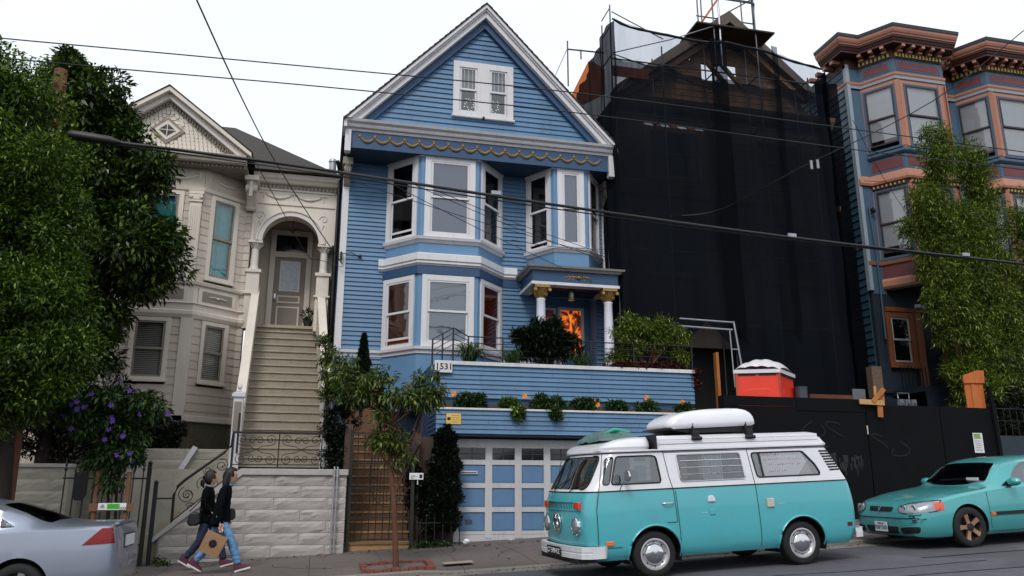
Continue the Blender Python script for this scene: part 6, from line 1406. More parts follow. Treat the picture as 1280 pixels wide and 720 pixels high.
def wheel(parent,c,rad,wd,rim,face,style='cap',out=-1):
    """tyre > rim, spokes or hub cap; axle along y, face toward y*out"""
    y=c[1]; b=MB(); h=wd/2; r=rad
    b.lathe([(r*.64,-h*.9),(r*.70,-h),(r*.9,-h*1.0),(r*.985,-h*.8),(r,-h*.45),(r,h*.45),(r*.985,h*.8),(r*.9,h),(r*.7,h),(r*.64,h*.9)],c,40,'y',cap=False); t=b.build('wheel',TYRE,parent,smooth=50)
    b=MB(); f=out*h
    if style=='cap':
        b.lathe([(r*.66,f*.8),(r*.68,f*.97),(r*.62,f*.99),(r*.60,f*.8),(r*.5,f*.55),(r*.44,f*.6),(.01,f*.6)],c,40,'y',cap=False); b.build('rim',rim,t,smooth=40)
        b=MB(); b.lathe([(r*.46,f*.6),(r*.45,f*.85),(r*.38,f*1.02),(r*.2,f*1.12),(r*.0,f*1.15)],c,32,'y'); b.build('hub_cap',CHR,t,smooth=60)
        b=MB()
        for i in range(8): a=i*math.pi/4; b.box(c[0]+r*.53*math.cos(a)-.012,c[0]+r*.53*math.cos(a)+.012,y+f*.62 if f>0 else y+f*.66,y+f*.66 if f>0 else y+f*.62,c[2]+r*.53*math.sin(a)-.012,c[2]+r*.53*math.sin(a)+.012)
        b.build('rim_slots',RUB,t)
    else:
        b.lathe([(r*.72,f*.7),(r*.73,f*.95),(r*.69,f*.97),(r*.67,f*.6)],c,40,'y',cap=False); q_=b.build('rim',face,t,smooth=40); b=MB(); b.lathe([(r*.68,f*.6),(r*.60,f*.15),(.01,f*.15)],c,40,'y',cap=False); b.build('rim_barrel',RUB,t,smooth=40)
        b=MB(); 
        for i in range(5):
            a=math.pi/2+i*2*math.pi/5+.3; ca,sa=math.cos(a),math.sin(a); px_,pz_=-sa,ca
            vs=[]
            for rr,ww,yy in ((r*.1,.035,f*.85),(r*.35,.03,f*.8),(r*.68,.042,f*.93)):
                for sgn in (-1,1):
                    for yo in (0,-out*.035): vs.append((c[0]+ca*rr+px_*ww*sgn,y+yy+yo,c[2]+sa*rr+pz_*ww*sgn))
            fs=[]
            for k in range(2): a0=k*4; fs+=[[a0,a0+4,a0+6,a0+2],[a0+1,a0+3,a0+7,a0+5],[a0,a0+1,a0+5,a0+4],[a0+2,a0+6,a0+7,a0+3]]
            b.add(vs,fs+[[0,2,3,1],[8,9,11,10]])
        b.build('spokes',face,t,smooth=30); b=MB(); b.lathe([(r*.2,f*.7),(r*.19,f*.95),(r*.08,f*1.0),(0,f*1.0)],c,20,'y'); b.build('hub_cap',RUB if style=='spoke' else face,t,smooth=50)
    return t
# ---------- the camper van ----------
van=empty('camper_van',(0,0,0),'turquoise and white vintage camper van with white roof box, parked facing left','van')
ZL=[.28,.34,.42,.55,.70,.85,1.0,1.12,1.20,1.235,1.28,1.36,1.48,1.60,1.70,1.79]
Fu=[.16,.09,.05,.02,.005,.0,.01,.03,.055,.07,.10,.155,.225,.29,.345,.40]
Ru=[v+.07 for v in (4.38,4.43,4.46,4.48,4.49,4.49,4.48,4.46,4.44,4.43,4.41,4.37,4.31,4.25,4.20,4.14)]
Wd=[.78,.82,.845,.858,.862,.862,.858,.853,.848,.845,.838,.826,.808,.79,.775,.76]
def vpar(z): return tuple(float(np.interp(z,ZL,q)) for q in (Fu,Ru,Wd))
BUL=.13
def front_u(y,z):
    f,r,w_=vpar(z); rc=.17; yy=abs(y); e=w_-rc
    if yy<=e: return f+BUL*(yy/w_)**2
    base=f+BUL*(e/w_)**2; t=min(1,(yy-e)/rc); return base+.22*(1-math.sqrt(max(0,1-t*t)))
def vring(z,off=0):
    f,r,w_=vpar(z); w_+=off; rc=.17; e=w_-rc; P_=[]
    for i in range(9): y=-e+2*e*i/8; P_.append((f-off+BUL*(y/w_)**2,-y))
    base=f-off+BUL*(e/w_)**2
    for i in range(1,7): a=math.pi/2*i/6; P_.append((base+.22*(1-math.cos(a)),-e-rc*math.sin(a)))
    for u in (.9,1.5,2.2,2.9,3.5,3.9): P_.append((u,-w_))
    rr=.16; 
    for i in range(0,7): a=math.pi/2*i/6; P_.append((r+off-rr+rr*math.sin(a)-.03,-(w_-rr)-rr*math.cos(a)))
    P_.append((r+off,0))
    for i in range(6,-1,-1): a=math.pi/2*i/6; P_.append((r+off-rr+rr*math.sin(a)-.03,(w_-rr)+rr*math.cos(a)))
    for u in (3.9,3.5,2.9,2.2,1.5,.9): P_.append((u,w_))
    for i in range(6,0,-1): a=math.pi/2*i/6; P_.append((base+.22*(1-math.cos(a)),e+rc*math.sin(a)))
    return [(u,y,z) for u,y in P_]
vs=[];fs=[];mi=[]; N=len(vring(1))
for z in ZL: vs+=vring(z)
for j in range(len(ZL)-1):
    for i in range(N): fs.append([j*N+i,j*N+(i+1)%N,(j+1)*N+(i+1)%N,(j+1)*N+i]); mi.append(0 if ZL[j+1]<=1.236 else 1)
fs.append(list(range(N))[::-1]); mi.append(0); fs.append([(len(ZL)-1)*N+i for i in range(N)]); mi.append(1)
body=mesh_obj('body',vs,fs,[TEALP,VW,CARIN,CARIN],mi); gsrc=clone(body,'g')
solid(body,.03,2)
wins={'side_window':[[(.50,1.33),(1.27,1.33),(1.24,1.70),(1.18,1.725),(.62,1.725)],[(1.58,1.33),(2.64,1.33),(2.60,1.72),(1.56,1.72)],[(2.84,1.34),(3.95,1.34),(3.88,1.50),(3.70,1.71),(2.80,1.71)]],'quarter_window':[[(.37,1.33),(.47,1.33),(.585,1.725),(.47,1.71)]]}
ws=rnd([(-.70,1.275),(.70,1.275),(.64,1.745),(-.64,1.745)],.11)
rearw=rnd([(-.62,1.36),(.62,1.36),(.56,1.70),(-.56,1.70)],.08)
cuts=[]
for k,L_ in wins.items():
    for p in L_: cuts.append((k,rnd(p,.05),-1.2,1.2,'y'))
cuts.append(('windshield',ws,-.6,.72,'x')); cuts.append(('rear_window',rearw,4.1,4.9,'x'))
def glass_cut(src,cut,name,mat,parent,t=.006,inset=.012):
    g=clone(src,name); solid(g,t,0); 
    boolop(g,cut,'INTERSECT'); g.data.materials.clear(); g.data.materials.append(mat)
    for p in g.data.polygons: p.material_index=0
    return fin(g,name,parent,60)
HUB=[1.10,3.50]; hz=.33
for k,poly,d0,d1,ax in cuts:
    c=prism_obj(poly,d0,d1,ax,CARIN)
    if ax=='y':
        for e0,e1 in ((-1.2,0),(0,1.2)): c2=prism_obj(poly,e0,e1,ax,CARIN); glass_cut(gsrc,c2,k,CGL if k=='quarter_window' or poly[0][0]<1.4 else CGLC,van); bpy.data.objects.remove(c2)
    else: glass_cut(gsrc,c,k,CGL if k in('windshield','quarter_window','rear_window') or poly[0][0]<1.4 else CGLC,van)
    boolop(body,c,'DIFFERENCE'); bpy.data.objects.remove(c)
for hu in HUB:
    for s_ in (-1,1):
        b=MB(); b.lathe([(.40,-.3),(.40,.3)],(hu,s_*.85,hz),36,'y'); c=b.build('cutter',CARIN,None); boolop(body,c,'DIFFERENCE'); bpy.data.objects.remove(c)
bpy.data.objects.remove(gsrc); fin(body,'body',van,32)
# wheel arch lips and wells
for hu in HUB:
    for s_ in (-1,1):
        b=MB(); pts=[(hu+.405*math.cos(a),s_*(vpar(hz+.405*math.sin(a))[2]+.006),hz+.405*math.sin(a)) for a in np.linspace(-.12,math.pi+.12,22)]; b.tube(pts,.017,6); b.build('arch_lip',TEALP,van,smooth=60)
        b=MB(); n=20
        for i in range(n+1):
            a=-.3+(math.pi+.6)*i/n; 
            for yy in (.84,.42): b.v.append((hu+.40*math.cos(a),s_*yy,hz+.40*math.sin(a)))
        b.f=[[2*i,2*i+2,2*i+3,2*i+1] for i in range(n)]+[[2*i+1 for i in range(n+1)]]; b.m=[0]*len(b.f); b.build('wheel_well',RUB,van,recalc=False)
        wheel(van,(hu,s_*.735,hz),.325,.17,pm('painted steel rim','#b9b9bd',.35,.1,4,metal=.4),CHR,'cap',out=s_)
# window seals
def seal3(pts,r_,mat,name='window_seal'):
    b=MB(); b.tube(list(pts)+[pts[0],pts[1]],r_,6,cap=False); return b.build(name,mat,van,smooth=60)
for k,L_ in wins.items():
    for idx,p in enumerate(L_):
        q=rnd(p,.05)
        for s_ in (-1,1): seal3([(u,s_*(vpar(z)[2]+.002),z) for u,z in q],.012 if k!='quarter_window' else .008,CHR if (k=='side_window' and idx==1) else RUB)
seal3([(front_u(y,z)-.003,y,z) for y,z in ws],.014,RUB)
for s_ in (-1,1):
    b=MB(); b.bar((2.955,s_*(vpar(1.34)[2]-.0),1.34),(2.93,s_*(vpar(1.71)[2]-.0),1.71),.02,.015); b.build('window_divider',RUB,van)
# louvre slats on the middle window
for z in (1.43,1.53,1.63):
    for s_ in (-1,1):
        b=MB(); yy=s_*(vpar(z)[2]+.004); b.bar((1.60,yy,z),(2.61,yy,z),.018,.012); b.build('louvre_slat',CHR,van)
# belt moulding, gutter, seams
def ring_strip(z,off,r_,mat,name,h=None):
    b=MB(); pts=vring(z,off); b.tube(pts+[pts[0],pts[1]],r_,6,cap=False); return b.build(name,mat,van,smooth=60)
ring_strip(1.238,.004,.009,RUB,'belt_seam'); ring_strip(1.80,.02,.016,VW,'roof_gutter'); ring_strip(1.782,.012,.008,RUB,'gutter_shadow_line')  # last ring: black line drawn in as the shadow below the gutter
def seam(pts,name='door_seam',r_=.0045):
    pts=[(a[0]+(c[0]-a[0])*t/8,a[1]+(c[1]-a[1])*t/8) for a,c in zip(pts,pts[1:]) for t in range(9)]
    pts=[p for i,p in enumerate(pts) if i==0 or p!=pts[i-1]]
    for s_ in (-1,1):
        b=MB(); b.tube([(u,s_*(vpar(z)[2]+.0025),z) for u,z in pts],r_+.001,5); b.build(name,pm('seam dark','#1d3f40',.7),van)
seam([(.42,1.78),(.36,1.5),(.30,1.25),(.25,1.0),(.25,.50),(.28,.46),(.60,.46)]); seam([(1.36,1.78),(1.40,1.4),(1.44,1.2),(1.46,.76),(1.30,.76)]); seam([(1.47,1.2),(1.5,.34)]); seam([(2.74,1.78),(2.78,1.2),(2.80,.34)]); seam([(1.36,1.76),(4.2,1.76)],'upper_seam',.003)
b=MB()
for i in range(8):
    z=1.70-.042*i; u=4.02+.018*i
    for s_ in (-1,1): yy=s_*(vpar(z)[2]+.001); b.bar((u-.02,yy,z),(u+.15,yy+ -s_*.01,z),.014,.027)
b.build('air_vents',RUB,van)
# Westfalia style pop top
b=MB(); 
def tring(z,u0,u1,w_,rc): 
    o=[]
    for cx,cy,a0 in ((u0+rc,-w_+rc,math.pi),(u1-rc,-w_+rc,1.5*math.pi),(u1-rc,w_-rc,0),(u0+rc,w_-rc,.5*math.pi)):
        for i in range(6): a=a0+math.pi/2*i/5; o.append((cx+rc*math.cos(a),cy+rc*math.sin(a),z))
    return o
def topshell(levels,name,mat):
    vs=[];fs=[]
    for q in levels: vs+=tring(*q)
    n=24
    for j in range(len(levels)-1):
        for i in range(n): fs.append([j*n+i,j*n+(i+1)%n,(j+1)*n+(i+1)%n,(j+1)*n+i])
    fs.append(list(range(n))[::-1]); fs.append([(len(levels)-1)*n+i for i in range(n)])
    o=mesh_obj(name,vs,fs,[mat]); return fin(o,name,van,28)
topshell([(1.815,.42,1.235,.78,.25),(1.86,.44,1.235,.785,.22),(1.92,.52,1.235,.76,.2),(1.975,.70,1.235,.70,.18),(2.005,.92,1.235,.62,.12)],'luggage_rack',VW)
topshell([(1.815,1.27,4.18,.79,.08),(1.85,1.27,4.14,.78,.08),(1.92,1.27,4.08,.775,.07),(1.93,1.27,4.06,.76,.07),(1.98,1.27,4.06,.745,.06),(2.01,1.30,3.92,.70,.06)],'pop_top',VW)
b=MB(); b.box(1.236,1.269,-.79,.79,1.80,2.03); b.build('roof_strap',RUB,van)
for i in range(2):
    b=MB(); 
    for s_ in (-1,1): b.bar((1.3,s_*.782,1.945-.06*i),(4.0,s_*.778,1.945-.06*i),.006,.006)
    b.build('moulded_groove',pm('dim white groove','#8f8f94',.6),van)
# front details
def fpt(y,z,o=.0): return (front_u(y,z)-o,y,z)
for s_ in (-1,1):
    y=.565*s_; z=.76; u=front_u(y,z); b=MB(); b.lathe([(.125,-.0),(.128,-.045),(.115,-.06),(.1,-.05)],(u+.03,y,z),28,'x'); hb=b.build('headlight_rim',CHR,van,smooth=40)
    b=MB(); b.lathe([(.102,-.045),(.09,-.062),(.06,-.075),(.0,-.082)],(u+.03,y,z),24,'x'); b.build('headlight_lens',LENS,hb,smooth=60)
    b=MB(); b.lathe([(.15,.02),(.15,-.006),(.128,-.02)],(u+.03,y,z),28,'x'); b.build('headlight_surround',TEALP,hb,smooth=50)
    z=1.045; y=.60*s_; u=front_u(y,z); b=MB(); b.box(u-.03,u+.03,y-.085,y+.085,z-.055,z+.055); b.build('turn_signal',AMB if False else pm('orange red lens','#d0452a',.3,.15,30,.2,coat=.8),van,bevel=.012)
# fresh air grille
b=MB(); pts=[]
for i in range(21): y=-.50+1.0*i/20; b.bar(fpt(y,.995,.002),fpt(y+.0001,1.095,.002),.004,.012,upv=(1,0,0)) if i%1==0 else None
b.build('air_grille_slats',pm('seam dark','#1d3f40'),van)
b=MB(); b.tube([fpt(y,1.10,.006) for y in np.linspace(-.69,.69,18)],.009,6); b.build('grille_frame',TEALP,van,smooth=60); b=MB(); b.tube([fpt(y,.985,.006) for y in np.linspace(-.69,.69,18)],.009,6); b.build('grille_frame',TEALP,van,smooth=60)
b=MB(); b.tube([fpt(y,.5,.004) for y in np.linspace(-.8,.8,22)],.006,6); b.build('nose_crease',TEALP,van,smooth=60)
# round badge: ring with V over W
b=MB(); n=30; yc,zc=0,.80; rr=.135
b.tube([fpt(yc+rr*math.cos(a),zc+rr*math.sin(a),.016) for a in np.linspace(0,2*math.pi,n)],.013,8,cap=False); bd=b.build('badge',CHR,van,smooth=60)
b=MB(); 
def bb(y0,z0,y1,z1): b.bar(fpt(yc+y0*rr,zc+z0*rr,.018),fpt(yc+y1*rr,zc+z1*rr,.018),.018,.022,upv=(1,0,0))
bb(-.36,.90,-.02,.08); bb(.36,.90,.02,.08); bb(-.85,.42,-.40,-.85); bb(-.40,-.85,-.02,-.02); bb(.02,-.02,.40,-.85); bb(.40,-.85,.85,.42); b.build('badge_letters',CHR,bd)
# bumpers
def bumper(us,name,z0,z1,mat):
    vs=[];fs=[]; n=len(us)
    for (u,y) in us: vs+=[(u+.03,y*.97,z0),(u,y,z0),(u,y,(z0+z1)/2-.012),(u+.012,y,(z0+z1)/2),(u,y,(z0+z1)/2+.012),(u,y,z1),(u+.06,y*.95,z1)]
    for i in range(n-1):
        for k in range(6): a=i*7+k; fs.append([a,a+1,a+8,a+7])
    fs.append(list(range(7))); fs.append([(n-1)*7+k for k in range(7)][::-1])
    o=mesh_obj(name,vs,fs,[mat]); return fin(o,name,van,30)
fb_=bumper([(.32,-.90),(.14,-.90),(.02,-.80),(-.04,-.5),(-.07,0),(-.04,.5),(.02,.8),(.14,.9),(.32,.9)],'front_bumper',.33,.49,pm('bumper white','#c9c9cd',.35,.1,3,.05,dirt=.3))
bumper([(4.61-u,y) for u,y in ((.20,-.88),(.06,-.86),(.0,-.7),(0,0),(0,.7),(.06,.86),(.20,.88))][::-1],'rear_bumper',.36,.50,MATS['bumper white'])
b=MB(); b.box(-.02,.5,-.7,.7,.26,.33); b.build('under_tray',RUB,van)
pb=MB(); pb.box(-.085,-.075,-.26,.26,.33,.465); pl=pb.build('licence_plate',pm('plate black','#0d0d0f',.4,.05),van)
lettering('CT·598·KZ',Matrix(((0,0,-1,-.088),(-1,0,0,0),(0,1,0,.398),(0,0,0,1))),.105,PLW,pl,'plate_number')
# wipers, mirrors, handles, side markers, hookups
for y in (-.32,.28): b=MB(); b.tube([fpt(y,1.25,.02),fpt(y-.12,1.32,.02),fpt(y-.35,1.44,.012)],.007,5); b.build('wiper',RUB,van)
for s_ in (-1,1):
    b=MB(); yy=s_*(vpar(1.28)[2]); b.tube([(.62,yy,1.24),(.60,yy+s_*.1,1.30),(.66,yy+s_*.14,1.40)],.008,6); b.lathe([(.085,-.012),(.085,.012),(.05,.02),(0,.022)],(.68,yy+s_*.14,1.44),20,'x'); b.build('door_mirror',CHR,van,smooth=50)
    yy=s_*(vpar(1.02)[2]+.01); b=MB(); b.tube([(1.24,yy,1.03),(1.27,yy+s_*.03,1.03),(1.38,yy+s_*.03,1.03),(1.41,yy,1.03)],.012,6); b.build('door_handle',CHR,van,smooth=50)
    yy=s_*(vpar(.50)[2]); b=MB(); b.box(.36,.47,yy-.02,yy+.02,.49,.55); b.build('side_marker',AMB,van,bevel=.008); b=MB(); b.box(4.29,4.39,yy*.985-.02,yy*.985+.02,.53,.60); b.build('side_marker',pm('dark red lens','#4a0f10',.3,.1,coat=.8),van,bevel=.008)
yy=-.862
b=MB(); b.prism([(1.96,1.02),(1.97,1.08),(2.0,1.11),(2.04,1.11),(2.07,1.08),(2.08,1.02)],yy-.02,yy+.01,'y'); b.build('water_inlet',VW,van,bevel=.006); b=MB(); b.box(1.98,2.07,yy-.012,yy+.01,.83,.91); b.build('hookup_cover',TEALP,van,bevel=.006); b=MB(); b.box(2.93,3.05,yy-.022,yy+.01,.89,1.02); b.build('power_hookup',pm('beige plastic','#b9b3a6',.5,.05),van,bevel=.01)
b=MB(); b.box(1.86,1.95,yy-.001,yy+.01,.865,.872); b.box(3.12,3.24,yy-.001,yy+.01,.93,.937); b.build('scratch',pm('bare primer','#b9b7a0',.7),van)
b=MB(); b.ico((4.42,-.72,.86),.07,2,sc=(.45,.4,1.3)); b.build('tail_light',pm('pale tail lens','#b8a79a',.3,.2,coat=.8),van,smooth=60)
# interior: dash, wheel, seats, curtains, sign
b=MB(); b.box(.35,.55,-.74,.74,1.0,1.24); b.build('dashboard',RUB,van,bevel=.04)
b=MB(); c0=Vector((.62,-.38,1.30)); b.tube([c0+Vector((.10*math.sin(a)*.5,.2*math.cos(a),.2*math.sin(a)*.35)) for a in np.linspace(0,6.3,20)],.012,6); b.build('steering_wheel',RUB,van)
for y in (-.4,.4):
    b=MB(); b.box(.98,1.10,y-.24,y+.24,.8,1.35); b.box(.7,1.05,y-.25,y+.25,.7,.86); b.box(1.0,1.08,y-.13,y+.13,1.37,1.52); b.build('seat',pm('grey seat cloth','#3a3a3e',.9,.15),van,bevel=.04)
cb=curtain_mesh(2.0,2.32,1.30,1.74,-.74,.012,6,3); cb.build('curtain',pm('pale patterned curtain','#9aa4b4',.8,.35,40),van,recalc=False)
cb=curtain_mesh(2.85,2.95,1.30,1.74,-.74,.012,3,3); cb.build('curtain',pm('grey green curtain','#8a938c',.8,.1),van,recalc=False)
b=MB(); b.prism([(2.99,1.33),(3.58,1.33),(3.76,1.55),(3.66,1.71),(2.97,1.71)],-.775,-.771,'y'); sgn=b.build('window_paper',pm('white poster paper','#f0f1f3',.8,.06),van); b=MB(); b.prism([(3.45,1.34),(3.86,1.34),(3.76,1.58)],-.768,-.765,'y'); b.build('cardboard',pm('tan cardboard','#a08f80',.8),van)
PINK=pm('pink marker','#e0287a',.7,.05)
for i,(t,sz,ux,zz_) in enumerate((('HAPPY TRAILS',.06,3.14,1.672),('this bus is for sale by owner',.052,3.30,1.60),('call  anytime  thank you',.052,3.31,1.52),('@ the road',.055,3.16,1.41))):
    pass
r=random.Random(5); b=MB()
for row,(z,u0,u1) in enumerate(((1.675,2.99,3.28),(1.60,3.0,3.66),(1.52,3.1,3.66),(1.42,3.08,3.38))):
    u=u0
    while u<u1:
        h=.03 if row!=3 or u>u0+.05 else .05; k=r.randint(3,5); q=[(u+r.uniform(0,.022),z+r.uniform(-h/2,h/2)) for _ in range(k)]
        for a,c in zip(q,q[1:]): b.bar((a[0],-.777,a[1]),(c[0],-.777,c[1]),.009,.001,upv=(0,1,0))
        u+=.034 if r.random()<.82 else .06
b.build('pink_handwriting',PINK,sgn)
van.scale=(1.02,1.02,.97); van.rotation_euler=(math.atan(.015),-math.atan(.0458),R(4)); van.location=(3.54,11.745,road_z(3.54,11.745)+.0)
# things on the roof: a tarp bundle and the roof box (things of their own)
def onvan(v): return van.matrix_basis@Vector(v)
def place_on(o): o.location=van.location; o.rotation_euler=van.rotation_euler; o.scale=van.scale
rb_=empty('roof_box',(0,0,0),'white roof box strapped on black bars above the turquoise van','roof box')
lv=[(2.13,1.56,3.00,.40,.12),(2.16,1.54,3.04,.42,.14),(2.21,1.54,3.04,.42,.14),(2.27,1.58,3.03,.41,.14),(2.33,1.67,3.0,.39,.14),(2.38,1.82,2.94,.36,.14),(2.41,2.05,2.84,.31,.13),(2.425,2.25,2.7,.22,.1)]
vs=[];fs=[]
for q in lv: vs+=tring(*q)
n=24
for j in range(len(lv)-1):
    for i in range(n): fs.append([j*n+i,j*n+(i+1)%n,(j+1)*n+(i+1)%n,(j+1)*n+i])
fs.append(list(range(n))[::-1]); fs.append([(len(lv)-1)*n+i for i in range(n)])
for i,v in enumerate(vs): vs[i]=(v[0],v[1]-.28,v[2]+ .035*(v[0]-1.2)/1.7 - .03)
fin(mesh_obj('lid',vs,fs,[pm('roof box white','#d9d9e0',.3,.03,3,.03,coat=.4)]),'lid',rb_,50)
b=MB(); b.prism([(1.5,2.12),(1.9,2.04),(2.95,2.05),(2.98,2.16),(1.5,2.13)],-.66,.10,'y'); b.build('base_tray',RUB,rb_)
for u in (1.92,2.82):
    b=MB(); b.box(u-.03,u+.03,-.74,.5,2.055,2.09); b.build('cross_bar',RUB,rb_); b=MB(); b.box(u-.05,u+.05,-.80,-.70,1.93,2.06); b.tube([(u-.08,-.79,1.955),(u+.08,-.79,1.955)],.03,8); b.box(u-.02,u+.02,-.7,-.66,2.08,2.2); b.build('bar_foot',RUB,rb_,bevel=.01)
place_on(rb_)
b=MB(); r=np.random.default_rng(4); n=26; m=14
for j in range(m+1):
    for i in range(n+1):
        u=.55+.64*i/n; y=-.55+1.1*j/m; e=max(0,math.sin(math.pi*i/n))**.5*max(0,math.sin(math.pi*j/m))**.4; b.v.append((u,y+r.normal(0,.01),1.965+.155*e*(1+.25*math.sin(u*17+y*9))+r.normal(0,.008)))
b.f=[[j*(n+1)+i,j*(n+1)+i+1,(j+1)*(n+1)+i+1,(j+1)*(n+1)+i] for j in range(m) for i in range(n)]; b.m=[0]*len(b.f)
tarp=b.build('tarp_bundle',pm('grey green tarp','#4f6a68',.5,.4,9,.6,14),None,recalc=False,smooth=60); tag(tarp,'crumpled grey green tarp bundle on the front of the van roof','tarp'); place_on(tarp)
b=MB(); b.tube([(.75,-.2,2.09),(.85,-.3,2.14),(.98,-.25,2.13),(1.1,-.3,2.09)],[.02,.035,.03,.015],7); b.build('green_strap',pm('green tarp edge','#2f9a80',.5,.2),tarp,smooth=60)
tarp.children[0].matrix_parent_inverse=Matrix.Identity(4)
# ---------- generic car from stations ----------
def pchip(xs,ys,x):
    xs=np.array(xs,float);ys=np.array(ys,float);h=np.diff(xs);d=np.diff(ys)/h;m=np.zeros(len(xs));m[0]=d[0];m[-1]=d[-1]
    for i in range(1,len(xs)-1):
        if d[i-1]*d[i]>0: w1=2*h[i]+h[i-1];w2=h[i]+2*h[i-1]; m[i]=(w1+w2)/(w1/d[i-1]+w2/d[i])
    x=np.asarray(x,float);k=np.clip(np.searchsorted(xs,x)-1,0,len(h)-1);t=(x-xs[k])/h[k]
    return (2*t**3-3*t**2+1)*ys[k]+(t**3-2*t**2+t)*h[k]*m[k]+(-2*t**3+3*t**2)*ys[k+1]+(t**3-t**2)*h[k]*m[k+1]
def car_body(US,W_,ZC,ZS,ZB,G,paint,ns=64,roofw=.62,glassw=.80):
    L=US[-1]; t=np.linspace(0,1,ns); us=np.concatenate([[0,.012,.03,.055,.09,.13,.18],np.linspace(.24,L-.24,ns),[L-.18,L-.13,L-.09,L-.055,L-.03,L-.012,L]])
    w=pchip(US,W_,us);zc=pchip(US,ZC,us);zs=pchip(US,ZS,us);zb=pchip(US,ZB,us);g=pchip(US,G,us); vs=[];K=14
    for i,u in enumerate(us):
        a,c,s,b_,q=w[i],zc[i],zs[i],zb[i],g[i]
        A=(a*.935,s+.018); 
        hb=[(a*.86,s+(c-s)*.45),(a*.74,s+(c-s)*.72),(a*.58,s+(c-s)*.86),(a*.32,s+(c-s)*.97)]
        H=c-s; cb=[(a*.855,s+H*.42),(a*.775,s+H*.80),(a*roofw,s+H*.945),(a*.34,s+H*.992)]
        mid=[(h0[0]*(1-q)+c0[0]*q,h0[1]*(1-q)+c0[1]*q) for h0,c0 in zip(hb,cb)]
        pr=[(0,b_),(a*.7,b_),(a*.93,b_+.015),(a*.985,b_+.08),(a*1.0,b_+(s-b_)*.38),(a*1.0,b_+(s-b_)*.60),(a*.992,b_+(s-b_)*.80),(a*.978,s-.015),A]+mid+[(0,c)]
        vs.append(pr)
    K=len(vs[0]); V=[];F=[]; full=[]
    for i,pr in enumerate(vs):
        ring=[(us[i],-y,z) for y,z in pr]+[(us[i],y,z) for y,z in pr[-2:0:-1]]; V+=ring; R_=len(ring)
    for i in range(len(us)-1):
        for j in range(R_): F.append([i*R_+j,i*R_+(j+1)%R_,(i+1)*R_+(j+1)%R_,(i+1)*R_+j])
    F.append(list(range(R_))[::-1]); F.append([(len(us)-1)*R_+j for j in range(R_)])
    o=mesh_obj('body',V,F,[paint,CARIN])
    def sw(u): return float(pchip(US,W_,u))
    return o,(us,w,zc,zs,zb,g)
def surf_pts(src,pts,axis,start,dirn,off=.004):
    """drop points onto a body mesh along an axis"""
    from mathutils.bvhtree import BVHTree
    bm=bmesh.new(); bm.from_mesh(src.data); t=BVHTree.FromBMesh(bm); bm.free(); out=[]
    for p in pts:
        h=t.ray_cast(Vector(p)+Vector(dirn)*-3,Vector(dirn)); 
        if h[0] is not None: out.append(h[0]+h[1]*off*(1 if h[1].dot(Vector(dirn))<0 else -1))
    return out
# ---------- turquoise sedan at the right ----------
VP=carpaint('metallic turquoise paint','#4aa3a6',metal=.35,rough=.3,coat=.8,dirt=.1)
US=[0,.05,.15,.35,.7,1.1,1.45,1.75,2.05,2.4,3.0,3.5,3.9,4.2,4.45,4.6]
W_=[.52,.66,.77,.855,.895,.905,.905,.905,.905,.905,.905,.90,.89,.86,.78,.66]
ZC=[.60,.70,.765,.82,.885,.935,.97,1.16,1.36,1.435,1.45,1.40,1.22,1.03,1.0,.85]
ZS=[.52,.60,.66,.72,.80,.86,.90,.925,.935,.945,.955,.96,.96,.955,.93,.8]
ZB=[.30,.22,.19,.18,.18,.18,.18,.18,.18,.18,.18,.18,.19,.22,.27,.35]
G=[0,0,0,0,0,0,.25,.8,1,1,1,1,.8,.3,.1,0]
car=empty('sedan',(0,0,0),'turquoise sedan with scuffed front bumper and bronze five-spoke wheels','car')
body,inf=car_body(US,W_,ZC,ZS,ZB,G,VP); gs=clone(body,'gs')
solid(body,.03,1)
def car_cut(body,gs,poly,d0,d1,ax,name,mat,parent,cut=True):
    c=prism_obj(poly,d0,d1,ax,CARIN)
    if ax=='y' and d1-d0>2:
        for e0,e1 in ((d0,0),(0,d1)): c2=prism_obj(poly,e0,e1,ax,CARIN); o=glass_cut(gs,c2,name,mat,parent,.008); bpy.data.objects.remove(c2)
    else: o=glass_cut(gs,c,name,mat,parent,.008)
    if cut: boolop(body,c,'DIFFERENCE')
    bpy.data.objects.remove(c); return o
car_cut(body,gs,rnd([(1.46,0),(1.50,-.36),(1.62,-.69),(2.03,-.55),(2.03,.55),(1.62,.69),(1.50,.36)],.05),.93,1.7,'z','windshield',CGL,car)
car_cut(body,gs,rnd([(1.98,.985),(2.72,.995),(2.72,1.33),(2.42,1.33),(2.24,1.25)],.04),-1.2,1.2,'y','side_window',CGLC,car)
car_cut(body,gs,rnd([(2.80,.995),(3.75,1.0),(3.55,1.25),(3.25,1.33),(2.80,1.335)],.04),-1.2,1.2,'y','side_window',CGLC,car)
car_cut(body,gs,rnd([(3.62,-.58),(3.62,.58),(4.12,.62),(4.12,-.62)],.05),1.03,1.7,'z','rear_window',CGL,car)
lamp_poly=rnd([(-.87,.60),(-.55,.575),(-.43,.60),(-.40,.68),(-.60,.745),(-.85,.78)],.04)
for s_ in (1,-1): 
    q=[(y*s_,z) for y,z in lamp_poly]; q=q if s_>0 else q[::-1]
    o=car_cut(body,gs,q,-.2,.62,'x','headlight',LENS,car,cut=False); 
    for v in o.data.vertices: v.co.x-=.008; v.co.y+=.004*(-1 if v.co.y<0 else 1)
for s_ in (1,-1):
    q=[(y*s_,z) for y,z in [(-.93,.62),(-.80,.62),(-.80,.74),(-.93,.76)]]; q=q if s_>0 else q[::-1]
    o=car_cut(body,gs,q,.38,.54,'x','turn_signal',pm('orange red lens','#d0452a'),car,cut=False)
    for v in o.data.vertices: v.co.y+=.010*(-1 if v.co.y<0 else 1)
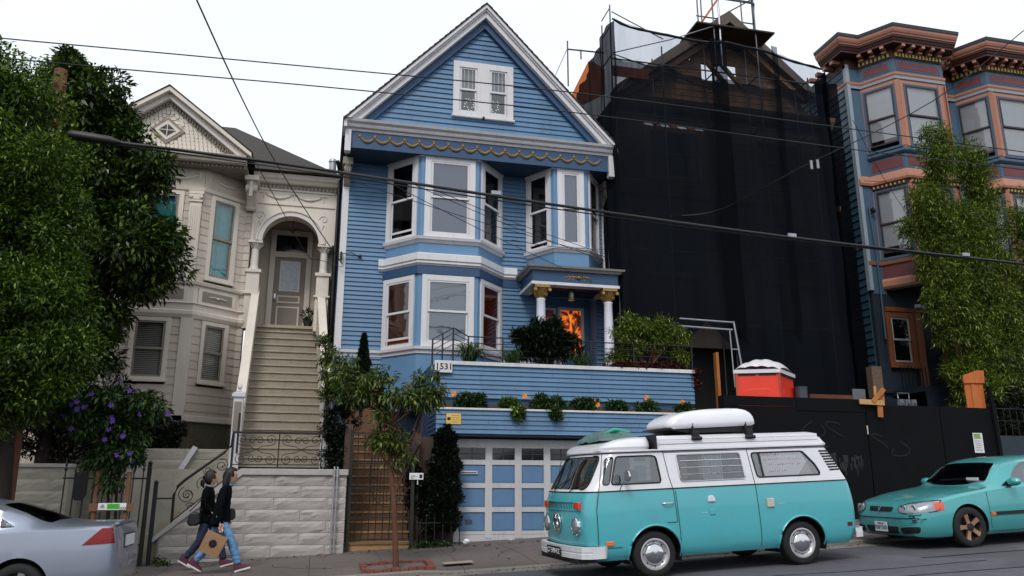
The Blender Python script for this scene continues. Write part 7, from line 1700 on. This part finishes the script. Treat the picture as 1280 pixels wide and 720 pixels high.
for nm,poly in (('grille',[(-.27,.60),(.27,.60),(.30,.68),(-.30,.68)]),('lower_intake',[(-.36,.24),(.36,.24),(.40,.36),(-.40,.36)]),('fog_recess',[(-.74,.27),(-.46,.24),(-.44,.35),(-.76,.37)]),('fog_recess',[(.74,.27),(.46,.24),(.44,.35),(.76,.37)][::-1])):
    o=car_cut(body,gs,rnd(poly,.03),-.3,.5,'x',nm,RUB,car,cut=False)
    for v in o.data.vertices: v.co.x-=.006
b=MB(); b.tube([Vector((-.012,y,z)) for y,z in rnd([(-.28,.59),(.28,.59),(.31,.69),(-.31,.69)],.03)]+[Vector((-.012,-.28,.59))],.008,6); 
VH=[1.0,3.75]; vz=.325
for hu in VH:
    for s_ in (-1,1):
        b=MB(); b.lathe([(.365,-.3),(.365,.3)],(hu,s_*.85,vz+.01),40,'y'); c=b.build('cutter',CARIN,None); boolop(body,c,'DIFFERENCE'); bpy.data.objects.remove(c)
        b=MB(); n=20
        for i in range(n+1):
            a=-.3+(math.pi+.6)*i/n
            for yy in (.88,.5): b.v.append((hu+.368*math.cos(a),s_*yy,vz+.01+.368*math.sin(a)))
        b.f=[[2*i,2*i+2,2*i+3,2*i+1] for i in range(n)]+[[2*i+1 for i in range(n+1)]]; b.m=[0]*len(b.f); b.build('wheel_well',RUB,car,recalc=False)
        wheel(car,(hu,s_*.79,vz),.325,.21,RUB,pm('bronze alloy','#b08a70',.35,.1,4,metal=.7),'spoke5' if 0 else 'spoke',out=s_)
gs2=gs
def curve_on(pts,axis,r_,mat,name,parent,src):
    q=surf_pts(src,pts,None,None,(0,1,0) if axis=='y' else ((0,-1,0) if axis=='-y' else ((0,0,-1) if axis=='z' else (1,0,0))),.001); b=MB(); b.tube(q,r_,5); return b.build(name,mat,parent,smooth=60)
SM=pm('seam black','#0d1a1b',.7)
for s_ in (-1,1):
    q=surf_pts(gs,[(0,y*s_,z) for y,z in lamp_poly+lamp_poly[:2]],None,None,(1,0,0),.008); b=MB(); b.tube(q,.006,5); b.build('headlight_gasket',RUB,car)
    for yy in (.52,.68): q=surf_pts(gs,[(0,yy*s_,.665)],None,None,(1,0,0),.0); b=MB(); b.lathe([(.0,-.012),(.045,-.016),(.05,-.012),(.05,.0)],q[0],20,'x'); b.build('headlight_reflector',CHR,car,smooth=50)
curve_on([(1.42,0,z) for z in np.linspace(.24,.88,10)],'y',.004,SM,'door_seam',car,gs); curve_on([(2.76,0,z) for z in np.linspace(.24,.95,10)],'y',.004,SM,'door_seam',car,gs)
curve_on([(u,0,.24) for u in np.linspace(1.42,3.4,12)],'y',.004,SM,'door_seam',car,gs)
for s_ in (-1,1): curve_on([(u,s_*y,0) for u,y in ((.22,.36),(.5,.62),(.9,.76),(1.3,.80),(1.52,.80))],'z',.004,SM,'hood_seam',car,gs)
b=MB(); q=surf_pts(gs,[(u,0,.52) for u in np.linspace(1.5,3.35,14)],None,None,(0,1,0),.006); 
for a,c in zip(q,q[1:]): b.bar(a,c,.02,.055)
b.build('rub_strip',RUB,car); q=surf_pts(gs,[(u,0,.52) for u in (1.44,1.52)],None,None,(0,1,0),.01); b=MB(); b.bar(q[0],q[1],.02,.05); b.build('side_marker',AMB,car)
b=MB(); q=surf_pts(gs,[(0,y,.50) for y in np.linspace(-.75,.75,16)],None,None,(1,0,0),.004)
for a,c in zip(q,q[1:]): b.bar(a,c,.012,.012)
b.build('bumper_seam',SM,car); b=MB()
q=surf_pts(gs,[(0,.60,.50),(0,.80,.50)],None,None,(1,0,0),.008); b.bar(q[0],q[1],.03,.06); b.build('bumper_rubber',RUB,car)
b=MB(); r=random.Random(3)
for i in range(16):
    y,z=-.62-r.uniform(0,.12),r.uniform(.42,.56); q=surf_pts(gs,[(0,y,z),(0,y-.03-r.uniform(0,.05),z+r.uniform(-.01,.01))],None,None,(1,0,0),.002)
    if len(q)==2: b.bar(q[0],q[1],.004,r.uniform(.004,.022))
b.build('bumper_scuffs',SM,car)
b=MB(); b.box(-.03,-.02,-.155,.155,.27,.43); 
pl=b.build('licence_plate',PLW,car,bevel=.003)
lettering('7EBT505',Matrix(((0,0,-1,-.032),(-1,0,0,0),(0,1,0,.335),(0,0,0,1))),.088,pm('plate navy','#20304e',.5),pl,'plate_number'); lettering('California',Matrix(((0,0,-1,-.032),(-1,0,0,0),(0,1,0,.405),(0,0,0,1))),.04,pm('plate red','#a33a44',.5),pl,'plate_heading')
b=MB(); b.box(-.02,-.012,-.022,.022,.62,.665); b.bar((-.02,.04,.60),(-.02,-.05,.68),.006,.01); b.build('grille_emblem',CHR,car)
for s_ in (-1,1):
    yy=s_*.93; b=MB(); b.ico((1.92,s_*1.0,1.02),.12,2,sc=(.7,1.05,.62)); b.build('door_mirror',VP,car,smooth=60); b=MB(); b.bar((1.93,s_*.86,.96),(1.93,s_*.97,.97),.1,.04); b.prism([(1.80,.95),(2.02,.95),(2.0,1.07)],s_*.835-.01,s_*.835+.01,'y'); b.build('mirror_base',RUB,car)
b=MB(); b.bar((1.65,-.3,1.08),(1.62,.3,1.06),.01,.02); b.build('wiper',RUB,car)
b=MB(); b.box(1.9,2.6,-.7,-.15,.5,.9); b.box(2.5,2.65,-.65,-.2,.6,1.2); b.build('seat',pm('pale leather','#8b8a86',.7),car,bevel=.05); b=MB(); b.box(1.9,2.6,.15,.7,.5,.9); b.box(2.5,2.65,.2,.65,.6,1.2); b.build('seat',MATS['pale leather'],car,bevel=.05)
b=MB(); b.box(1.62,1.64,-.55,-.3,1.03,1.10); b.build('dash_papers',W_TRIM,car)
bpy.data.objects.remove(gs); fin(body,'body',car,40)
car.rotation_euler=(math.atan(.015),-math.atan(.0458),R(1)); car.location=(9.60,12.52,road_z(9.60,12.52)+.0)
# ---------- silver coupe at the left ----------
SV=carpaint('silver metallic paint','#979eae',metal=.6,rough=.3,coat=.7,dirt=.06)
US=[0,.04,.12,.3,.6,.85,1.15,1.5,1.85,2.2,2.7,3.0,3.4,3.9,4.2,4.35,4.42]
W_=[.60,.72,.79,.84,.865,.87,.87,.87,.87,.87,.87,.87,.865,.84,.77,.66,.52]
ZC=[.86,1.01,1.045,1.055,1.07,1.11,1.24,1.36,1.42,1.435,1.38,1.22,.98,.90,.80,.70,.55]
ZS=[.80,.95,.98,.99,.995,1.0,1.0,.99,.98,.97,.95,.93,.90,.80,.68,.6,.5]
ZB=[.36,.27,.23,.2,.19,.19,.19,.19,.19,.19,.19,.19,.19,.19,.2,.22,.3]
G=[0,0,0,0,0,.2,.75,1,1,1,1,.7,.1,0,0,0,0]
cp_=empty('coupe',(0,0,0),'silver two-door coupe with red tail lights cut by the left edge','car')
body,inf=car_body(US,W_,ZC,ZS,ZB,G,SV); gs=clone(body,'gs'); solid(body,.03,1)
car_cut(body,gs,rnd([(.80,-.60),(.80,.60),(1.42,.47),(1.42,-.47)],.06),1.06,1.7,'z','rear_window',CGL,cp_)
car_cut(body,gs,rnd([(1.16,1.05),(1.72,1.03),(1.72,1.32),(1.60,1.32)],.03),-1.2,1.2,'y','side_window',CGLC,cp_)
car_cut(body,gs,rnd([(1.78,1.03),(2.95,1.0),(2.62,1.27),(2.4,1.33),(1.78,1.33)],.03),-1.2,1.2,'y','side_window',CGLC,cp_)
car_cut(body,gs,rnd([(2.72,-.58),(2.72,.58),(3.15,.66),(3.15,-.66)],.05),1.0,1.7,'z','windshield',CGL,cp_)
for s_ in (1,-1):
    o=car_cut(body,gs,[(.38,.79),(.17,.985),(.06,.985),(.03,.79)],-1.2 if s_>0 else .6,-.6 if s_>0 else 1.2,'y','tail_light',REDL,cp_,cut=False)
    for v in o.data.vertices: v.co.y+=.008*(-1 if v.co.y<0 else 1); v.co.x-=.004
b=MB(); b.box(-.02,.0,-.25,.25,.72,.86); b.build('licence_plate',PLW,cp_); b=MB(); b.box(-.005,.03,-.3,.3,.70,.88); b.build('plate_recess',RUB,cp_)
b=MB(); b.bar((.06,-.62,1.03),(.03,.62,1.03),.05,.03); b.build('trunk_lip',SV,cp_)
for hu in (1.08,3.7):
    for s_ in (-1,1):
        b=MB(); b.lathe([(.36,-.3),(.36,.3)],(hu,s_*.83,.325),40,'y'); c=b.build('cutter',CARIN,None); boolop(body,c,'DIFFERENCE'); bpy.data.objects.remove(c)
        b=MB(); n=20
        for i in range(n+1):
            a=-.3+(math.pi+.6)*i/n
            for yy in (.85,.45): b.v.append((hu+.362*math.cos(a),s_*yy,.325+.362*math.sin(a)))
        b.f=[[2*i,2*i+2,2*i+3,2*i+1] for i in range(n)]+[[2*i+1 for i in range(n+1)]]; b.m=[0]*len(b.f); b.build('wheel_well',RUB,cp_,recalc=False)
        wheel(cp_,(hu,s_*.77,.31),.31,.19,RUB,pm('silver alloy','#b5b5ba',.3,.1,4,metal=.8),'spokes',out=s_)
for poly in (rnd([(.78,.86),(.98,.86),(.98,1.03-.02),(.78,1.01)],.04,4),): curve_on([(u,0,z-.03) for u,z in poly+[poly[0]]],'y',.003,pm('seam grey','#5b5e66',.6),'fuel_door_seam',cp_,gs)
curve_on([(u,0,.93-.02*u) for u in np.linspace(.5,3.3,24)],'y',.003,MATS['seam grey'],'body_crease',cp_,gs); curve_on([(u,0,z) for u,z in ((.5,.80),(.62,.74),(.68,.68))],'y',.003,MATS['seam grey'],'bumper_seam',cp_,gs)
curve_on([(1.74,0,z) for z in np.linspace(.25,1.0,10)],'y',.004,MATS['seam grey'],'door_seam',cp_,gs)
bpy.data.objects.remove(gs); fin(body,'body',cp_,40)
b=MB(); b.box(1.3,1.5,-.6,.6,.6,1.18); b.build('rear_seat',pm('grey seat cloth','#3a3a3e'),cp_,bevel=.05)
cp_.rotation_euler=(-math.atan(.015),math.atan(.0458),R(180)); cp_.location=(-2.38,12.35,road_z(-2.38,12.35)+.05)
# =================== people ===================
def skin_geo(J,E,root,sub=2):
    """J name->(pos,radius or (rx,ry)); E list of pairs. returns verts, faces"""
    bm=bmesh.new(); lay=bm.verts.layers.skin.verify(); vm={}
    for k,(p,r_) in J.items():
        v=bm.verts.new(p); v[lay].radius=r_ if hasattr(r_,'__len__') else (r_,r_); v[lay].use_root=(k==root); vm[k]=v
    for a,c in E: bm.edges.new((vm[a],vm[c]))
    me=bpy.data.meshes.new('t'); bm.to_mesh(me); bm.free(); o=bpy.data.objects.new('t',me); COL.objects.link(o)
    m=o.modifiers.new('s','SKIN'); m.use_smooth_shade=True; m2=o.modifiers.new('u','SUBSURF'); m2.levels=sub; m2.render_levels=sub
    e=evalmesh(o); V=[tuple(v.co) for v in e.vertices]; F=[list(p.vertices) for p in e.polygons]; bpy.data.objects.remove(o); return V,F
def join_build(geos,name,mat,parent,voxel=0,smooth=60):
    b=MB()
    for V,F in geos: b.add(V,F)
    o=b.build(name,mat,None,smooth=None)
    if voxel:
        m=o.modifiers.new('r','REMESH'); m.mode='VOXEL'; m.voxel_size=voxel; me=evalmesh(o); o.modifiers.clear(); old=o.data; o.data=me; bpy.data.meshes.remove(old); 
        if not me.materials: me.materials.append(mat)
        m=o.modifiers.new('s','SMOOTH'); m.iterations=3; m.factor=.4; me=evalmesh(o); o.modifiers.clear(); o.data=me
    me=o.data; me.polygons.foreach_set('use_smooth',[True]*len(me.polygons)); me.update(); par(o,parent); return o
def head_geo(c,yaw=0,sc=1.0):
    """facing +x: skull, jaw, brow, nose, lips, ears"""
    b=MB(); bm=bmesh.new(); bmesh.ops.create_icosphere(bm,subdivisions=4,radius=1); vs=[]
    for v in bm.verts:
        x,y,z=v.co; X,Y,Z=x*.095,y*.073,z*.115
        if z<0: Y*=1-.28*(-z)**1.2; X*=1-.10*(-z); X+=.010*(-z)
        if z<-.55 and x>0: X+=.006
        if x>.3:
            X-=.010*math.exp(-((abs(y)-.42)**2)/.02-((z+.02)**2)/.012)      # eye sockets
            X+=.026*math.exp(-(y**2)/.018-((z+.22)**2)/.022)+.012*math.exp(-(y**2)/.010-((z+.08)**2)/.03)  # nose
            X+=.008*math.exp(-(y**2)/.06-((z+.50)**2)/.004)+.007*math.exp(-(y**2)/.05-((z+.60)**2)/.004)-.004*math.exp(-(y**2)/.08-((z+.55)**2)/.0015)
            X+=.006*math.exp(-(y**2)/.1-((z-.16)**2)/.02)
        vs.append((X,Y,Z))
    fs=[[v.index for v in f.verts] for f in bm.faces]; bm.free()
    M=Matrix.Translation(Vector(c))@Matrix.Rotation(yaw,4,'Z')@Matrix.Scale(sc,4); b.M=M; b.add(vs,fs)
    for s_ in (-1,1): b.ico((-.005,s_*.074,-.01),.022,2,sc=(.75,.35,1.3))
    return b.v,b.f
def hand_geo(w_,fdir,side,grip=.6):
    """palm and five unequal fingers; w_ wrist, fdir pointing down the forearm; palm faces the thigh"""
    w_=Vector(w_); d=Vector(fdir).normalized(); fw=Vector((1,0,0)); fw=(fw-d*fw.dot(d)).normalized(); pn=d.cross(fw)*(1 if side<0 else -1)
    J={'w':(w_,(.022,.018)),'p':(w_+d*.045,(.036,.016)),'k':(w_+d*.082,(.040,.013))}; E=[('w','p'),('p','k')]; G=[skin_geo(J,E,'w',1)]
    for i,(o,l) in enumerate(((.030,.068),(.010,.078),(-.010,.072),(-.029,.056))):
        b0=w_+d*.06+fw*o; q=[b0,b0+d*.035]; dd=d.copy(); p=q[-1]
        for k,seg in enumerate((.45,.32,.25)):
            a=grip*(k+1)*.55; dd=(d*math.cos(a)+pn*math.sin(a)); p=p+dd*l*seg; q.append(p)
        J={str(k):(v,.0085-.0008*k) for k,v in enumerate(q)}; G.append(skin_geo(J,[(str(k),str(k+1)) for k in range(len(q)-1)],'0',1))
    t0=w_+d*.02+fw*.02; t=[t0,t0+fw*.022+d*.02,t0+fw*.030+d*.045+pn*.01,t0+fw*.026+d*.066+pn*.02]
    J={str(k):(v,.0098-.001*k) for k,v in enumerate(t)}; G.append(skin_geo(J,[('0','1'),('1','2'),('2','3')],'0',1)); return G
SKIN=pm('light skin','#c99a80',.5,.06,6,.1,60); HAIRD=pm('dark brown hair','#0a0706',.6,.3,40,.5,90); HAIRB=pm('brown hair','#1a100c',.6,.3,40,.5,90)
NAVY=pm('navy black jacket','#07090f',.9,.25,9,.5,40,spec=.1); BLK_=pm('black coat','#060709',.9,.25,9,.5,40,spec=.1); DEN=pm('light blue denim','#5b86ae',.8,.18,10,.4,60); DEND=pm('dark denim','#1c2740',.85,.2,10,.4,60); SHOE=pm('plum canvas shoe','#4f1c33',.8,.15,10,.3); SOLE=pm('shoe sole white','#cfcbc8',.6,.05); LEA=pm('black leather','#0d0c0d',.5,.2,9,.4)
def shoe(root,ankle,ang,side):
    b=MB(); A=Vector(ankle); M=Matrix.Translation(A)@Matrix.Rotation(-ang,4,'Y'); b.M=M
    prof=[(-.075,.035,.0),(-.065,.042,.0),(0,.045,0),(.08,.05,0),(.14,.046,0),(.175,.028,.005)]
    top=[.035,.05,.055,.0,-.025,-.04]; vs=[];fs=[]
    for (x,w_,_),t in zip(prof,top):
        zb=-.085; zt=t-.0
        vs+=[(x,-w_,zb+.022),(x,-w_*.95,(zb+zt)/2+.01),(x,-w_*.55,zt),(x,w_*.55,zt),(x,w_*.95,(zb+zt)/2+.01),(x,w_,zb+.022)]
    for i in range(len(prof)-1):
        for k in range(6): a=i*6+k; c=i*6+(k+1)%6; fs.append([a,c,c+6,a+6])
    fs+= [list(range(6)),[30+k for k in range(6)][::-1]]; b.add(vs,fs); o=b.build('shoe',SHOE,root,smooth=60)
    b=MB(); b.M=M; pl=[(x,w_*1.06) for x,w_,_ in prof]+[(x,-w_*1.06) for x,w_,_ in prof[::-1]]; b.prism(pl,-.085,-.06,'z'); b.build('sole',SOLE,o)
    b=MB(); b.M=M; 
    for k in range(3): b.box(.055+.022*k,.063+.022*k,-.025,.025,-.0+.0-.012*k,.008-.012*k)
    b.build('laces',SOLE,o)
def rumple(o,a,f):
    from mathutils import noise
    for v in o.data.vertices:
        n_=noise.noise(v.co*f*Vector((1,1,1.6)))+.5*noise.noise(v.co*f*2.3); v.co+=v.normal*n_*a*1.6
    o.data.update(); return o
def lean(root,k):
    for o in root.children:
        for v in o.data.vertices:
            if v.co.z>.75: v.co.x+=k*(v.co.z-.75)/.75
def walker(name,label,loc,H,near_front,jacket,denim,hairm,pony,head_yaw,near_arm,far_arm,stride=.42,ln=0):
    root=empty(name,(0,0,0),label,'person'); s_=1 if near_front else -1
    # legs: F front, B back; y -.09 near
    yF,yB=(-.085,.085) if near_front else (.085,-.085)
    hip=Vector((0,0,.86)); HF=Vector((.01,yF,.84)); HB=Vector((-.01,yB,.84)); KF=Vector((.20,yF,.49)); AF=Vector((stride-.02,yF*.8,.095)); KB=Vector((-.10,yB,.46)); AB=Vector((-stride-.02,yB*.8,.185)); 
    J={'hip':(hip,(.125,.10)),'HF':(HF,.088),'HB':(HB,.088),'KF':(KF,.058),'KB':(KB,.058),'CF':(KF.lerp(AF,.35),.058),'CB':(KB.lerp(AB,.35),.058),'AF':(AF,.038),'AB':(AB,.038),
       'w':(Vector((.01,0,1.02)),(.115,.085)),'ch':(Vector((.02,0,1.20)),(.12,.085)),'nk':(Vector((.02,0,1.36)),(.055,.05)),'hd':(Vector((.035,0,1.45)),.05)}
    E=[('hip','HF'),('hip','HB'),('HF','KF'),('HB','KB'),('KF','CF'),('CF','AF'),('KB','CB'),('CB','AB'),('hip','w'),('w','ch'),('ch','nk'),('nk','hd')]
    arms={}
    for sd,(el,wr) in ((-1,near_arm),(1,far_arm)):
        k='n' if sd<0 else 'f'; sh=Vector((.0,sd*.155,1.30)); el=Vector(el);wr=Vector(wr); J[k+'s']=(sh,.040); J[k+'e']=(el,.036); J[k+'w']=(wr,.023); E+= [('ch',k+'s'),(k+'s',k+'e'),(k+'e',k+'w')]; arms[sd]=(sh,el,wr)
    hc=Vector((.045,0,1.515))
    G=[skin_geo(J,E,'hip',2),head_geo(hc,head_yaw,1.06)]
    for sd in (-1,1): sh,el,wr=arms[sd]; G+=hand_geo(wr,wr-el,sd)
    join_build(G,'body',SKIN,root,voxel=.0075)
    # eyes and lips
    b=MB(); 
    for q in (-1,1): b.ico(hc+Matrix.Rotation(head_yaw,3,'Z')@Vector((.080,q*.030,.0)),.010,2)
    b.build('eyes',pm('dark eye','#1a1413',.2,.0),root,smooth=60)
    # jeans
    J2={'hip':(hip+Vector((0,0,-.02)),(.10,.085)),'HF':(HF,.088),'HB':(HB,.088),'KF':(KF,.078),'KB':(KB,.076),'CF':(KF.lerp(AF,.5),.068),'CB':(KB.lerp(AB,.5),.066),'AF':(AF+Vector((0,0,.01)),.060),'AB':(AB+Vector((0,0,.005)),.056)}
    jn=join_build([skin_geo(J2,[('hip','HF'),('hip','HB'),('HF','KF'),('KF','CF'),('CF','AF'),('HB','KB'),('KB','CB'),('CB','AB')],'hip',3)],'jeans',denim,root); rumple(jn,.006,19)
    # jacket
    J3={'b':(Vector((0.01,0,.70)),(.20,.19)),'b2':(Vector((0,0,.82)),(.185,.165)),'w':(Vector((.0,0,1.02)),(.165,.13)),'ch':(Vector((.015,0,1.22)),(.175,.135)),'c2':(Vector((.015,0,1.33)),(.09,.07)),'co':(Vector((.015,0,1.39)),(.072,.062))}
    E3=[('b','b2'),('b2','w'),('w','ch'),('ch','c2'),('c2','co')]
    for sd in (-1,1):
        k='n' if sd<0 else 'f'; sh,el,wr=arms[sd]; J3[k+'s']=(sh,.078); J3[k+'e']=(el,.058); J3[k+'w']=(wr-(wr-el).normalized()*.005,.044); E3+=[('ch',k+'s'),(k+'s',k+'e'),(k+'e',k+'w')]
    rumple(join_build([skin_geo(J3,E3,'ch',3)],'jacket',jacket,root),.006,16)
    b=MB(); b.tube([(.05,-.06,1.37),(.085,-.02,1.36),(.085,.02,1.36),(.05,.06,1.37)],.028,8); b.build('scarf',DEN,root,smooth=60)
    # hair
    Rm=Matrix.Rotation(head_yaw,3,'Z'); b=MB(); bm=bmesh.new(); bmesh.ops.create_icosphere(bm,subdivisions=4,radius=1); vs=[]
    for v in bm.verts:
        x,y,z=v.co; rr=1.13+.02*math.sin(y*22+z*7)
        if x>.25 and z<.55: rr=.86 if abs(y)<.78 else 1.05
        if z<-.2 and x>-.1: rr=min(rr,.84)
        vs.append(hc+Rm@Vector((x*.104*rr-.006,y*.083*rr,z*.125*rr+.006)))
    fs=[[v.index for v in f.verts] for f in bm.faces]; bm.free(); b.add(vs,fs)
    if pony:
        b.tube([hc+Rm@Vector(q) for q in ((-.09,0,.03),(-.125,0,.02),(-.15,0,-.05),(-.145,0,-.12),(-.13,0,-.17))],[.03,.034,.038,.030,.008],10)
    else:
        for yy in (-.06,-.03,0,.03,.06): b.tube([hc+Rm@Vector(q) for q in ((-.04,yy,.05),(-.07,yy*1.15,-.05),(-.065,yy*1.3,-.13),(-.06,yy*1.3,-.20),(-.05,yy*1.2,-.23))],[.04,.045,.042,.034,.015],8)
        for yy in (-.062,.062): b.tube([hc+Rm@Vector(q) for q in ((-.02,yy,.04),(-.025,yy*1.1,-.06),(-.03,yy*1.1,-.14),(-.04,yy,-.19))],[.03,.032,.03,.012],8)
    b.build('hair',hairm,root,smooth=60)
    shoe(root,AF,R(12),0); shoe(root,AB+Vector((.0,0,.0)),R(-32),0)
    sc=H/1.62; root.scale=(sc,)*3; lean(root,ln)
    root.location=(loc[0],loc[1],walk_z(*loc)); root.rotation_euler=(0,-math.atan(.0458),R(2)); return root,arms,sc
pa,armsA,scA=walker('person','woman in dark jacket and light blue jeans carrying a paper bag',(-1.47,14.7),1.66,True,NAVY,DEN,HAIRD,False,R(5),((-.03,-.21,1.04),(.02,-.20,.78)),((.03,.2,1.06),(.10,.17,.88)),stride=.34,ln=.10)
pb_,armsB,scB=walker('person','woman with ponytail and dark trousers walking on the far side of the other',(-1.75,15.45),1.63,False,BLK_,DEND,HAIRB,True,R(25),((-.06,-.21,1.07),(.08,-.19,.93)),((.0,.2,1.05),(.05,.18,.84)),stride=.31,ln=-.01)
# kraft paper bag hanging from the near hand
hw=pa.matrix_basis if False else None
MA=Matrix.Translation(pa.location)@pa.rotation_euler.to_matrix().to_4x4()@Matrix.Scale(scA,4)
hand=MA@Vector((.04,-.20,.675))
bag=empty('paper_bag',(0,0,0),'brown paper shopping bag with round dark emblem held by the woman in light jeans','bag'); KR=pm('kraft paper','#8c6a4e',.8,.12,6,.35,25)
tilt=R(-24); BM=Matrix.Translation(hand)@Matrix.Rotation(-tilt,4,'Y')
b=MB(); b.M=BM; vs=[]
for z,w_,d_ in ((-.42,.165,.06),(-.25,.17,.065),(-.10,.172,.055),(-.075,.17,.05)): vs+=[(-w_,-d_,z),(w_,-d_,z),(w_,d_,z),(-w_,d_,z)]
b.add(vs,[[0,3,2,1]]+[[j*4+i,j*4+(i+1)%4,(j+1)*4+(i+1)%4,(j+1)*4+i] for j in range(3) for i in range(4)]); b.build('bag_body',KR,bag)
for q in (-1,1):
    b=MB(); b.M=BM; b.tube([(-.07,q*.045,-.09),(-.05,q*.03,-.03),(0,q*.012,.0),(.05,q*.03,-.03),(.07,q*.045,-.09)],.006,6); b.build('handle',pm('twisted paper handle','#5c4431',.8),bag,smooth=50)
b=MB(); b.M=BM; 
for k in range(8): a=k*math.pi/4; b.lathe([(.0,-.001),(.026,-.001),(.026,.0),(0,0)],(.042*math.cos(a),-.0672,-.24+.042*math.sin(a)),10,'y')
b.lathe([(0,-.001),(.022,-.001),(.022,0),(0,0)],(0,-.0676,-.24),12,'y'); b.build('emblem',pm('dark ink','#1c1a24',.7),bag)
# shoulder bag of the far woman
MBm=Matrix.Translation(pb_.location)@pb_.rotation_euler.to_matrix().to_4x4()@Matrix.Scale(scB,4)
sb_=empty('shoulder_bag',(0,0,0),'black shoulder bag hanging at the back of the ponytailed woman','bag')
b=MB(); c=MBm@Vector((-.20,-.20,.86)); bp=[(-.11,-.10),(-.09,.05),(-.04,.09),(.06,.09),(.10,.04),(.12,-.09),(.05,-.14),(-.06,-.14)]; b.prism([(c.x+x,c.z+z) for x,z in bp],c.y-.05,c.y+.05,'y'); b.build('bag_body',LEA,sb_,bevel=.03); b=MB(); b.tube([c+Vector((-.08,0,.1)),MBm@Vector((-.10,-.16,1.15)),MBm@Vector((-.01,-.14,1.37)),MBm@Vector((.06,-.1,1.2)),c+Vector((.1,0,.1))],.012,6); b.build('strap',LEA,sb_)
s2=empty('shoulder_bag',(0,0,0),'small black bag at the far hip of the woman in light jeans','bag'); b=MB(); c=MA@Vector((.17,.06,.92)); b.prism([(c.x+x*.7,c.z+z*.85) for x,z in bp],c.y-.035,c.y+.035,'y'); b.build('bag_body',LEA,s2,bevel=.02); b=MB(); b.tube([c+Vector((-.03,0,.07)),MA@Vector((.15,.03,1.15)),MA@Vector((.06,-.03,1.36))],.008,6); b.build('strap',LEA,s2)
